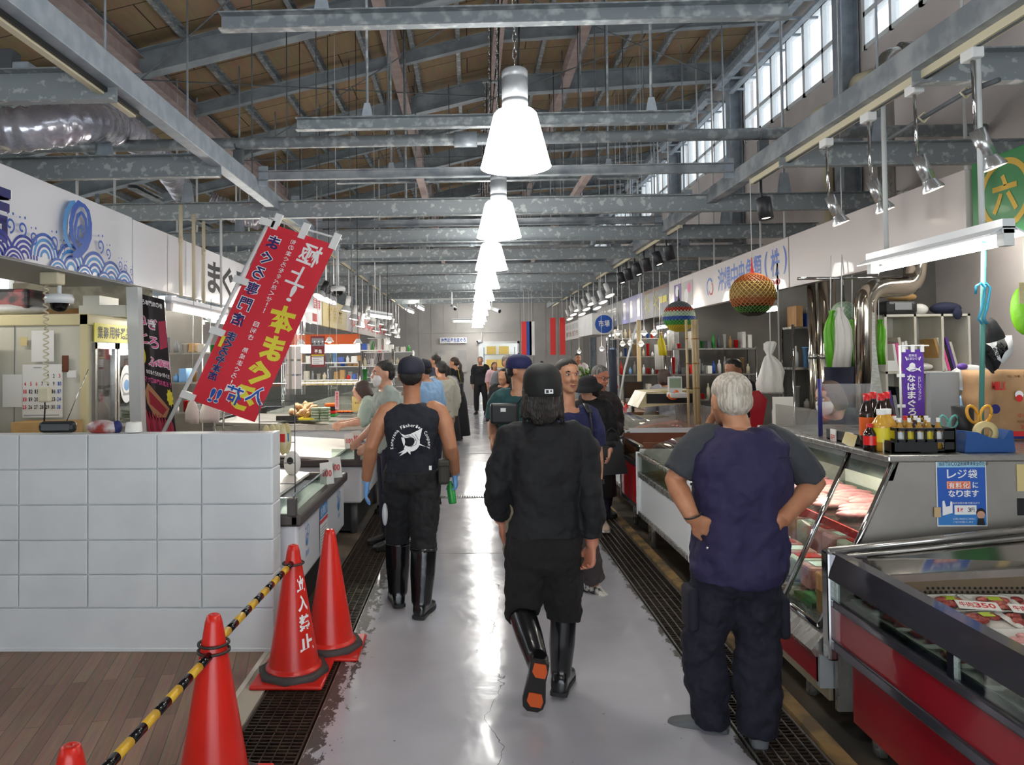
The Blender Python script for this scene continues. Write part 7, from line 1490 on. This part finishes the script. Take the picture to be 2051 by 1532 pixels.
def hair(root, J, m='hair_black', style='short', vox=.008, folds=(.02, .004)):
    c, up, f, k = J['head'], J['_up'], J['_f'], J.get('k', 1.); sd = f.cross(up).normalized(); b = B()
    def el(dx, du, df, a, bb, cc): M = Matrix((sd*a*k, f*bb*k, up*cc*k)).transposed(); b.ball(c+sd*dx*k+up*du*k+f*df*k, 1., 12, M=M)
    style in ('low', 'nape') or el(0, .05, -.018, .083, .1, .078); el(0, -.0, -.05, .078, .062, .07)
    if style == 'fringe': el(0, .05, .05, .07, .055, .045)
    if style == 'crop': pass
    if style == 'long':
        b.ring_loft([ring(c+up*h*k+f*(-.045-.0*h)*k, sd, f, hw*k, hd*k) for h, hw, hd in ((.06, .085, .075), (-.02, .092, .07), (-.12, .095, .055), (-.25, .09, .05), (-.36, .07, .035), (-.4, .03, .02))])
    if style == 'nape': b.ring_loft([ring(c+up*h*k+f*o*k, sd, f, hw*k, hd*k) for h, hw, hd, o in ((.03, .07, .075, -.02), (-.05, .08, .07, -.03), (-.1, .083, .062, -.045), (-.15, .076, .048, -.055), (-.185, .05, .028, -.065))])
    if style == 'nape':
        random.seed(4)
        for j in range(22):
            a = -1.9+3.8*j/21; q0 = c+(sd*math.sin(a)*.088-f*math.cos(a)*.095)*k-up*.0*k; L_ = random.uniform(.15, .2); w0 = random.uniform(-.015, .015)
            b.tube([q0+up*.02, q0-up*.05-f*.006+sd*w0*.4, q0-up*(L_*.65)-f*.002+sd*w0, q0-up*L_+f*.012*math.cos(a)+sd*w0*2.2], [.012, .014, .012, .005], 6)
    if style == 'bob': b.ring_loft([ring(c+up*h*k+f*o*k, sd, f, hw*k, hd*k) for h, hw, hd, o in ((.05, .092, .095, -.015), (-.02, .1, .09, -.03), (-.08, .095, .075, -.045), (-.11, .07, .05, -.05))])
    if style == 'tail': b.tube([c+up*.03*k-f*.1*k, c-up*.05*k-f*.15*k, c-up*.2*k-f*.14*k, c-up*.34*k-f*.12*k], [.03*k, .035*k, .03*k, .012*k], 8)
    return fuse(part(b, 'hair', m, root), vox, 2, .5, folds)
def cap(root, J, m, brim=True, lift=.02, h=.105, deep=0., bf=None, s=1.):
    c, up, f, k = J['head'], J['_up'], J['_f'], J.get('k', 1.)*s; f2 = bf or f; f2 = (f2-up*f2.dot(up)).normalized(); sd = f2.cross(up).normalized(); o = c+up*lift*k-f*.008*k
    b = B(); rings = [ring(o+up*z*k, sd, f2, .09*q*k, .108*q*k, sq=.98, n=24) for z, q in ((-.012-deep, .97), (-.01-deep, 1.0), (.02, 1.01), (.05, .96), (.075, .82), (.092, .58), (.101, .3), (.104, .05))]; b.ring_loft(rings); b.ball(o+up*.105*k, .008*k, 6); a = part(b, 'cap', m, root)
    if brim:
        b = B(); pts = [(math.cos(t), math.sin(t)) for t in [PI*j/12 for j in range(13)]]; th = .004
        up_ = [o+up*(-.012+.022*(1-abs(x))*1.0-.0)*k+sd*x*.082*k+f2*(.055+y*.1)*k for x, y in pts]; inn = [o+up*(.0+.012*(1-abs(x)))*k+sd*x*.085*k+f2*(.03+y*.055)*k for x, y in pts]
        b.ring_loft([[p for p in inn]+[p+up*th for p in inn[::-1]], [p for p in up_]+[p+up*th for p in up_[::-1]]]); part(b, 'brim', m, root)
    return a
def jp(Y): return lambda px, py, d=0.: at(px, py, Y=Y+d)
mat('boot_black', '101114', .22, coat=.2); mat('boot_sole', '1b1a19', .6); mat('glove_blue', '6fa6e0', .4, bump=.3, bscale=60); mat('vest_navy', '221d42', .8, bump=.5, bscale=11); mat('polo_grey', '35383d', .85, bump=.4, bscale=12); mat('skin_tan', 'b5805f', .5, col2='a86f50', scale=8); mat('skin_red', 'c5866c', .5, col2='b5735a', scale=8)
UPY = Y_
# ---- 1 man in the sleeveless shirt
q = jp(5.0); J = dict(f=V((.03, 1, 0)), head=q(824, 751), sh=(q(768, 824), q(884, 822)), el=(q(744, 894, -.05), q(902, 895, -.06)), wr=(q(734, 960, .05), q(912, 946, .08)), hip=(q(800, 955), q(847, 955)), kn=(q(797, 1078, .1), q(849, 1090, -.05)), an=(q(797, 1187, .12), q(844, 1209, -.1)), ft=(V((-.25, 1, 0)), V((.25, 1, 0))), k=1.03, armr=1.1)
hs = ((V((-.1, .15, -1)), V((1, .2, 0)), -1, 1.05, .3), (V((.05, .1, -1)), V((-1, .1, -.1)), 1, 1.05, 1.05))
o = person('man in a black sleeveless shirt and rubber boots walking away on the left', J, 'skin_tan', .007, hands=hs)
top(o, J, mat('tank_black', '131824', .85, bump=.3, bscale=12), 'sleeveless_shirt', .014, 0, -.02, 1.11)
trousers(o, J, 'cloth_black', .022, .57, hi=.2, wide=.0); boots(o, J, 'boot_black', 'boot_sole', .53, .088)
cap(o, J, mat('cap_navy', '1f2130', .8), True, .022); hair(o, J, 'hair_black', 'low')
for i in (0, 1): b = B(); make_hand(b, J['wr'][i], *[x if not isinstance(x, float) or j != 3 else 1.14 for j, x in enumerate(hs[i])]); dd = V(hs[i][0]).normalized(); b.tube([J['wr'][i]-dd*.035, J['wr'][i]+dd*.02], [.034, .03], 12); fuse(part(b, 'glove', 'glove_blue', o), .006, 1)
c0 = J['wr'][1]; b = B(); pp = c0+V((-.03, -.005, -.125)); b.lathe([(0, -.085), (.026, -.085), (.028, -.07), (.028, .03), (.012, .055), (.012, .07), (0, .07)], pp, 14, axis=(-.12, 0, 1)); one(b, 'green_bottle', mat('bottle_green', '2f9a4a', .3), 'small green bottle held in the blue gloved right hand', 'bottle')
t = o; u = (J['sh'][1]-J['sh'][0]).normalized(); ctr = (J['sh'][0]+J['sh'][1])/2; bk = V((0, -1, 0))
A = Art(ctr+V((-.2, -.145, -.42)), X_, Z_, .0); A.warp = lambda p, uu, vv: V((p.x, p.y-.008+.55*(uu-.2)**2+.0*vv-(.03 if vv < .28 else .03-(vv-.28)*.22), p.z))
txt = 'Kaneyama Fisheries Company'; R0 = .125
for i, ch_ in enumerate(txt):
    a = PI*1.08-(PI*1.16)*(i+.5)/len(txt)
    if ch_ != ' ': A.ch(ch_, .2+R0*math.cos(a), .215+R0*math.sin(a), .0135, .022, 0, .01, a-PI/2)
mc = (.2, .232)
A.poly([(.118, .312), (.14, .286), (.165, .276), (.2, .284), (.235, .3), (.276, .318), (.27, .28), (.262, .25), (.25, .225), (.238, .235), (.225, .255), (.2, .262), (.17, .258), (.15, .268)], 0)
A.poly([(mc[0]+.062*math.cos(t_), mc[1]+.062*math.sin(t_)) for t_ in [R(70-17*k) for k in range(13)]]+[(mc[0]-.008+.036*math.cos(t_), mc[1]+.006+.036*math.sin(t_)) for t_ in [R(-134+17*k) for k in range(13)]], 0)
A.poly([(.165, .186), (.118, .158), (.15, .166), (.128, .14), (.17, .162), (.185, .178)], 0); A.poly([(.14, .262), (.15, .225), (.16, .2), (.166, .235), (.16, .262)], 0); A.poly([(.24, .232), (.3, .2), (.245, .215)], 0); A.poly([(.172, .178), (.2, .15), (.2, .178)], 0)
for k in range(4): A.stroke([(.165+.022*k, .272+.004*k), (.2+.018*k, .262-.006*k)], .0025, 1)
A.stroke([(.2, .2), (.235, .215), (.245, .245)], .003, 1); A.disc((.235, .245), .004, 1, 8)
part(A.b, 'back_print', ['white_ink', 'tank_black'], o)
b = B(); p = q(889, 945, -.06); b.cbox(p, (.075, .09, .16), bev=.02); b.cbox(p+V((0, 0, .06)), (.08, .1, .05), bev=.015); part(b, 'belt_pouch', mat('pouch', '34332c', .7), o)
for i, (px, py) in enumerate(((771, 1030), (862, 1035))): b = B(); p = q(px, py, -.07); b.ball(p, (.02, .03, .075), 10); part(b, 'reflective_patch', mat('refl_grey', 'b9bdc0', .5), o)
b = B(); p = q(862, 937, -.15); b.cbox(p, (.018, .004, .028)); part(b, 'label_tag', 'white', o)
# ---- 2 man in black with the cap worn low
q = jp(3.72); J = dict(f=V((.06, 1, 0)), head=q(1086, 773), sh=(q(1019, 874), q(1166, 872)), el=(q(992, 975, -.02), q(1184, 975, -.04)), wr=(q(1003, 1042, .13), q(1186, 1092, -.02)), hip=(q(1060, 1095), q(1118, 1095)), kn=(q(1044, 1222, .0), q(1128, 1226, .06)), an=(q(1078, 1330, -.2), q(1123, 1352, .06)), ft=(V((-.12, .32, -.95)), V((.3, 1, 0))), fu=(V((.1, .95, .35)), Z_), k=1.0, armr=1.06)
hs = ((V((.05, .1, -1)), V((1, .1, 0)), -1, 1., .5), (V((-.12, .05, -1)), V((-.9, -.5, 0)), 1, 1., .95, .6))
o = person('man in a black long sleeved top, black cap and boots walking away in the centre', J, 'skin_red', .007, hands=hs)
top(o, J, mat('top_black', '0c0d12', .8, bump=.45, bscale=10), 'long_sleeved_top', .016, .93, -.14, 1.16, folds=(.1, .016), collar=True); trousers(o, J, mat('trouser_black', '0e0b0b', .9, bump=.4, bscale=12), .026, .55, hi=.2, wide=.01); boots(o, J, 'boot_black', 'boot_sole', .5, .069)
cap(o, J, mat('cap_black', '161716', .75), True, .006, deep=.04, s=1.07); hair(o, J, mat('hair_dark', '1a1310', .4, col2='4a3526', scale=60, stretch=(4, 4, .4), lo=.55, hi=.8, bump=.5, bscale=60), 'nape', folds=(.02, .004))
c = J['head']; b = B(); M = Matrix.Rotation(.1, 3, 'Z'); b.cbox(c+V((.02, -.126, -.022)), (.042, .004, .022), bev=.002); e = part(b, 'cap_emblem', 'white', o); b = B(); b.cbox(c+V((.012, -.1295, -.022)), (.013, .002, .014)); b.cbox(c+V((.03, -.1295, -.02)), (.008, .002, .008)); part(b, 'emblem_mark', 'ink', o)
# orange patches on the raised left sole
d = J['ft'][0].normalized(); up = V(J['fu'][0]); up = (up-d*up.dot(d)).normalized(); sd = d.cross(up); bs = J['an'][0]-up*.0785
for t0, t1, hw in ((-.24, .02, .038), (.34, .6, .042)):
    b = B(); b.prism([bs+d*t*.287+sd*x*hw for t, x in ((t0, -.7), (t0, .7), ((t0+t1)/2, 1), (t1, .85), (t1, -.3), ((t0+t1)/2+.03, -.8))], -up*.006); part(b, 'sole_patch', mat('sole_orange', 'c9551f', .6), o)
# ---- 3 elderly man in the navy vest
q = jp(3.37); J = dict(f=V((-.05, 1, 0)), head=q(1463, 803, .05), sh=(q(1402, 882), q(1562, 886)), el=(q(1351, 962, .02), q(1634, 966, .0)), wr=(q(1388, 1040, -.13), q(1564, 1043, -.14)), hip=(q(1446, 1130), q(1510, 1130)), kn=(q(1406, 1290, .04), q(1518, 1290, -.0)), an=(q(1424, 1436, .07), q(1516, 1458, -.04)), ft=(V((-1, .45, -.05)), V((.15, 1, 0))), k=1.04, armr=1.06, belly=1.15, up=V((.0, .08, 1)))
hs = ((V((.85, .2, -.25)), V((.15, 1, .1)), 1, .98, .35, .15), (V((-.8, .2, -.35)), V((-.15, 1, .1)), -1, .98, .35, .15))
hs = ((V((.8, .25, -.45)), V((.25, 1, 0)), -1, .98, .3, .3), (V((-.8, .25, -.45)), V((-.25, 1, 0)), 1, .98, .3, .3))
o = person('elderly man in a navy vest with hands on his hips at the right counter', J, 'skin_tan', .007, hands=hs)
top(o, J, 'polo_grey', 'polo_shirt', .01, .42, .3, 1.1, folds=(.07, .006), se=.018); top(o, J, 'vest_navy', 'vest', .044, 0, -.18, 1.12, folds=(.12, .018))
trousers(o, J, mat('work_navy', '0f1021', .85, bump=.5, bscale=11), .026, 1.03, wide=.02, folds=(.09, .02), hi=.02); shoes(o, J, 'grey_dark', 'black'); hair(o, J, 'hair_grey', 'short', folds=(.012, .002))
b = B(); b.tube([J['wr'][0]+V((-.0, 0, .015))+V((.034*math.cos(a), .034*math.sin(a), .012*math.cos(a))) for a in [2*PI*k/16 for k in range(17)]], .004, 5); part(b, 'wrist_band', 'black', o)
for px, py, w_ in ((1382, 1215, .075), (1562, 1230, .085)): b = B(); p = q(px, py, -.0); b.cbox(p, (.05, .14, .19), bev=.02); fuse(part(b, 'cargo_pocket', 'work_navy', o), .008, 2)
b = B(); b.ball(q(1417, 1097, -.17), .007, 6); part(b, 'rivet', 'chrome', o)
b = B(); sc = (J['sh'][0]+J['sh'][1])/2; b.tube([sc+V((x, -.142+.35*x*x, -.055)) for x in [-.17+.034*j for j in range(11)]], .003, 5); part(b, 'yoke_seam', 'navy_cloth2', o)
# ---- 4 man in the blue T-shirt coming forward
q = jp(5.3); J = dict(f=V((.05, -1, 0)), hf=V((.28, -1, -.06)), head=q(1137, 753), sh=(q(1184, 832), q(1088, 832)), el=(q(1196, 905, .02), q(1062, 905)), wr=(q(1198, 972, -.04), q(1060, 975)), hip=(q(1148, 965), q(1102, 965)), kn=(q(1172, 1080, .0), q(1102, 1070, -.15)), an=(q(1190, 1172, .1), q(1100, 1180, -.1)), ft=(V((.75, -.75, -.35)), V((0, -1, 0))), k=1.0)
o = person('man in a dark blue T-shirt walking towards us behind the man in black', J, 'skin', .008)
top(o, J, mat('tee_blue', '181d48', .85, bump=.3, bscale=10), 't_shirt', .018, .45, -.12, 1.1, se=.024); trousers(o, J, mat('trouser_brown', '4a4142', .85), .02, .94, wide=.02); shoes(o, J, mat('shoe_white', 'd5d2ca', .6, col2='3a3a3a', scale=18, lo=.5, hi=.56), 'black'); hair(o, J, 'hair_black', 'crop', folds=(.01, .002)); face_parts(o, J['head'], J['_up'], J['_f'])
b = B(); sc = J['sh'][0]; b.tube([sc+V((-.03, -.13, .03)), sc+V((-.045, -.03, .085)), sc+V((-.03, .1, .06))], .022, 8, flat=.3); b.tube([sc+V((-.03, -.13, .03)), sc+V((-.02, -.15, -.12)), sc+V((.0, -.08, -.26))], .022, 8, flat=.3); part(b, 'backpack_strap', 'black', o)
b = B(); b.cbox((J['sh'][0]+J['sh'][1])/2+V((0, .2, -.18)), (.3, .14, .42), bev=.05); part(b, 'backpack', 'black', o)
b = B(); b.lathe([(.034, -.01), (.038, 0), (.034, .01)], J['wr'][0]+V((0, 0, .03)), 12); b.cbox(J['wr'][0]+V((.03, -.02, .03)), (.02, .03, .03)); part(b, 'wrist_watch', 'black', o)
# ---- 5 man in the teal shirt
q = jp(5.9); J = dict(f=V((.1, -1, 0)), hf=V((1, -.45, -.1)), head=q(1041, 740), sh=(q(1080, 800), q(1004, 798)), el=(q(1090, 860), q(988, 852)), wr=(q(1085, 910), q(986, 878, -.1)), hip=(q(1060, 930), q(1022, 930)), kn=(q(1062, 1030), q(1024, 1030)), an=(q(1060, 1122), q(1026, 1122)), ft=(V((0, -1, 0)), V((0, -1, 0))), k=1.0)
o = person('man in a teal shirt and blue cap with a shoulder bag, looking sideways', J, 'skin', .008); top(o, J, mat('teal_cloth', '23494c', .85, bump=.3, bscale=9), 'loose_shirt', .03, .5, -.12, 1.1, se=.035); trousers(o, J, mat('khaki', '8a7f6c', .85), .02); shoes(o, J, 'black', 'white'); cap(o, J, mat('cap_blue', '1c2150', .75), True, .02); hair(o, J, 'hair_black', 'low'); face_parts(o, J['head'], J['_up'], J['_f'])
p = q(1010, 828, -.17); b = B(); b.cbox(p, (.22, .08, .16), bev=.02); bg_ = part(b, 'shoulder_bag', 'black', o); b = B(); b.cbox(p+V((-.01, -.043, .03)), (.04, .004, .028)); part(b, 'bag_label', 'white', o); b = B(); b.tube([p+V((.1, 0, .07)), p+V((.2, .0, .2)), (J['sh'][0])+V((-.06, -.02, .09))], .016, 6, flat=.3); part(b, 'bag_strap', 'black', o)
# ---- 6 grey haired shopper and 7 the one in the bucket hat
q = jp(8.0); J = dict(f=V((.5, -1, 0)), hf=V((.55, -.8, -.5)), head=q(1203, 755), sh=(q(1228, 800), q(1172, 797)), el=(q(1238, 850), q(1165, 850)), wr=(q(1225, 885, -.15), q(1170, 890)), hip=(q(1214, 880), q(1182, 880)), kn=(q(1214, 955), q(1184, 955)), an=(q(1214, 1016), q(1184, 1016)), ft=(V((.3, -1, 0)), V((.3, -1, 0))), k=1.0, up=V((.12, -.25, 1)))
o = person('grey haired man with glasses in a dark brown jacket looking down at the cases', J, 'skin_red', .009); top(o, J, mat('jacket_brown', '2a2024', .85, bump=.3), 'jacket', .028, .95, -.2, 1.12, se=.02, collar=True); trousers(o, J, 'cloth_black', .02); shoes(o, J, 'black', 'black'); hair(o, J, 'hair_salt', 'short', folds=(.012, .002)); face_parts(o, J['head'], J['_up'], J['_f'], glasses=True, brow='hair_salt')
q = jp(7.35); J = dict(f=V((-.4, -1, 0)), hf=V((-.7, -.8, -.5)), head=q(1178, 778), sh=(q(1214, 815), q(1162, 812)), el=(q(1226, 870), q(1155, 870)), wr=(q(1222, 905, -.15), q(1160, 905, -.1)), hip=(q(1208, 920), q(1178, 920)), kn=(q(1208, 990), q(1182, 990)), an=(q(1207, 1042), q(1184, 1046)), ft=(V((0, -1, 0)), V((0, -1, 0))), k=.95, up=V((-.1, -.25, 1)))
o = person('person in a black bucket hat and long black coat holding a dark bag', J, 'skin_pale', .009); top(o, J, 'cloth_black', 'coat', .03, .92, -.2, 1.12, se=.02, collar=True); b = B(); b.ring_loft([ring((J['hip'][0]+J['hip'][1])/2+Z_*z, X_, Y_, hw, hd) for z, hw, hd in ((.1, .17, .13), (-.1, .19, .15), (-.35, .2, .16))]); part(b, 'coat_skirt', 'cloth_black', o); trousers(o, J, 'cloth_navy', .02); shoes(o, J, mat('shoe_beige', 'c9b7a6', .6), 'white'); hair(o, J, 'hair_black', 'bob')
c, up, f = J['head'], J['_up'], J['_f']; sd = f.cross(up).normalized(); b = B(); b.ring_loft([ring(c+up*z, sd, f, hw, hw*1.1, sq=.98) for z, hw in ((.0, .145), (.008, .148), (.045, .1), (.06, .094), (.1, .085), (.118, .06), (.122, .01))]); part(b, 'bucket_hat', 'cloth_black', o)
p = at(1226, 905, Y=7.2); t = thing('hand_bag', 'black handbag with thin handles held beside the display case', 'handbag', p); b = B(); b.prism([p+V((-.15, 0, -.23)), p+V((.15, 0, -.21)), p+V((.09, 0, .1)), p+V((-.1, 0, .1))], (0, .1, 0)); b.obj('bag', 'black', t)
for yy in (0, .1): B().tube([p+V((-.06, yy, .1)), p+V((-.045, yy, .2)), p+V((.0, yy, .23)), p+V((.04, yy, .2)), p+V((.05, yy, .1))], .006, 6).obj('handle', 'black', t)
# ---- background figures from one standing pose
def standing(x, y, h, ang, lean=0., arms=.0, face=None, bend=0., gap=.1):
    k = h/1.72; f = V((math.sin(ang), math.cos(ang), 0)); r = V((f.y, -f.x, 0)); o = V((x, y, 0)); tl = f*lean; Z = lambda z: Z_*z*k
    sh = [o+r*s*.19*k+Z(1.42-bend*.25)+tl for s in (-1, 1)]; el = [o+r*s*.24*k+Z(1.13-bend*.1)+tl*.9+f*(-.03+arms*.12) for s in (-1, 1)]; wr = [o+r*s*(.24-.06*arms)*k+Z(.88+.2*arms)+tl*.9+f*(.05+arms*.32) for s in (-1, 1)]
    hf = face or f
    return dict(f=f, hf=hf, head=o+Z(1.6-bend*.35)+tl*1.25+f*.02, sh=sh, el=el, wr=wr, hip=[o+r*s*.085*k+Z(.93) for s in (-1, 1)], kn=[o+r*s*gap*k+Z(.5)+f*.01 for s in (-1, 1)], an=[o+r*s*gap*k+Z(.085) for s in (-1, 1)], ft=[f+r*s*.15 for s in (-1, 1)], k=k, up=Z_+f*lean*1.2)
def bystander(label, J, shirt, legs_, hairm='hair_black', style='short', sleeve=.3, vox=.014, skin='skin', glasses=False, mask=False, face=False, capm=None, skirt=None, shoe='black'):
    o = person(label, J, skin, vox); top(o, J, shirt, 'shirt', .022, sleeve, -.12, 1.1, vox, (.1, .012), .02); trousers(o, J, legs_, .02, vox=vox, folds=None); shoes(o, J, shoe, 'black', vox); hair(o, J, hairm, 'low' if capm else style, vox*.8, (.02, .003))
    if face: face_parts(o, J['head'], J['_up'], J['_f'], glasses=glasses, mask=mask)
    if capm: cap(o, J, capm)
    if skirt: b = B(); c = (J['hip'][0]+J['hip'][1])/2; b.ring_loft([ring(V((c.x, c.y, z)), X_, Y_, hw, hw*.85) for z, hw in ((1.0, .16), (.8, .21), (.4, .25), (.1, .28))]); part(b, 'long_skirt', skirt, o)
    return o
def X(px, y): return at(px, 717, Y=y).x
bystander('man in a black jacket and trousers standing far down the aisle', standing(X(962, 22.3), 22.3, 1.74, PI+.15, gap=.13), 'cloth_black', 'cloth_black', 'hair_salt', sleeve=.95, face=True)
bystander('man in a white face mask looking down left of the sleeveless man', standing(-.74, 6.75, 1.68, -PI/2-.35, .03, .5), mat('grey_green', '9aa59e', .8), 'cloth_navy', sleeve=.4, face=True, mask=True, skin='skin_pale', vox=.011)
bystander('brown haired woman in a pale green top leaning over the left freezer', standing(-.88, 8.3, 1.62, -PI/2, .26, .8, bend=.5), mat('pale_green', 'a3b3a6', .8), 'cloth_navy', 'hair_brown', 'bob', .5, .011, 'skin_pale')
bystander('man in a light blue shirt and dark cap behind the sleeveless man', standing(X(858, 8.6), 8.6, 1.69, -.9, .05), mat('shirt_sky', '8fb5dc', .8), 'cloth_navy', sleeve=.5, capm='cap_navy', vox=.011)
o = bystander('person in a beige hooded top with backpack straps among the left shoppers', standing(X(884, 10.6), 10.6, 1.66, -.6), mat('beige_hood', 'b9b7a8', .85), 'khaki', 'hair_black', 'short', .95, .012)
bystander('man in a dark T-shirt in profile above the left shoppers', standing(X(873, 13.6), 13.6, 1.76, -1.2), mat('slate_tee', '3a3f50', .85), 'cloth_black', face=True, vox=.013)
bystander('woman with long black hair in a sheer grey cardigan and long black skirt', standing(X(894, 14.6), 14.6, 1.56, -.5), mat('grey_cardigan', '77767f', .8, bump=.3), 'cloth_black', 'hair_black', 'long', .9, .012, skirt='cloth_black')
o = bystander('woman in a black top with a ponytail and shoulder bag facing the left stalls', standing(X(914, 15.4), 15.4, 1.72, -1.1, .03, .7), 'cloth_black', 'cloth_black', 'hair_brown', 'tail', .4, .012, skirt='cloth_black')
b = B(); p = V((X(922, 15.2), 15.2, 1.05)); b.cbox(p, (.1, .22, .3), bev=.03); part(b, 'shoulder_bag', 'black', o); b = B(); b.tube([p+V((0, 0, .14)), p+V((-.05, .05, .42))], .02, 6, flat=.3); part(b, 'bag_strap', mat('strap_yellow', 'b5a53a', .6), o)
bystander('woman in a pale pink top far down the aisle', standing(X(990, 21), 21, 1.58, PI-.4), mat('pink_top', 'd9b5bd', .8), 'khaki', 'hair_brown', 'long', .6, .016)
bystander('tall man with cropped hair behind the man in teal', standing(X(1016, 11.5), 11.5, 1.74, PI-.5), mat('grey_tee', '6a6d72', .85), 'cloth_navy', 'hair_salt', 'crop', face=True, vox=.013)
bystander('short dark haired person in black behind the man in teal', standing(X(1010, 9.8), 9.8, 1.56, PI+.6), 'cloth_black', 'cloth_black', 'hair_black', 'bob', .9, .013)
o = bystander('man in white holding up a phone behind the far right cases', standing(X(1157, 19), 19, 1.78, PI, 0, 1.2), mat('shirt_white', 'd5cfcf', .8), 'cloth_navy', face=True, vox=.014)
bystander('dark haired stall worker behind the elderly man reaching sideways', standing(2.76, 7.62, 1.66, PI+.9, .1, .6), 'cloth_black', 'cloth_navy', 'hair_black', 'short', .35, .011)
bystander('brown haired stall worker in grey behind the bamboo poles', standing(X(1342, 9.75), 9.75, 1.55, -.4, .1, .4, bend=.1), mat('grey_top', '8d8d94', .8), 'cloth_navy', 'hair_brown', 'bob', .9, .012)
bystander('stall worker with dark hair and mask bending down behind the steel posts', standing(2.86, 5.45, 1.6, -PI/2-.3, .24, .7, bend=.3), mat('dark_top', '2c2e33', .85), 'cloth_navy', 'hair_brown', 'bob', .5, .011, 'skin_pale', mask=True, face=True)
bpy.data.scenes.remove(_tmp)
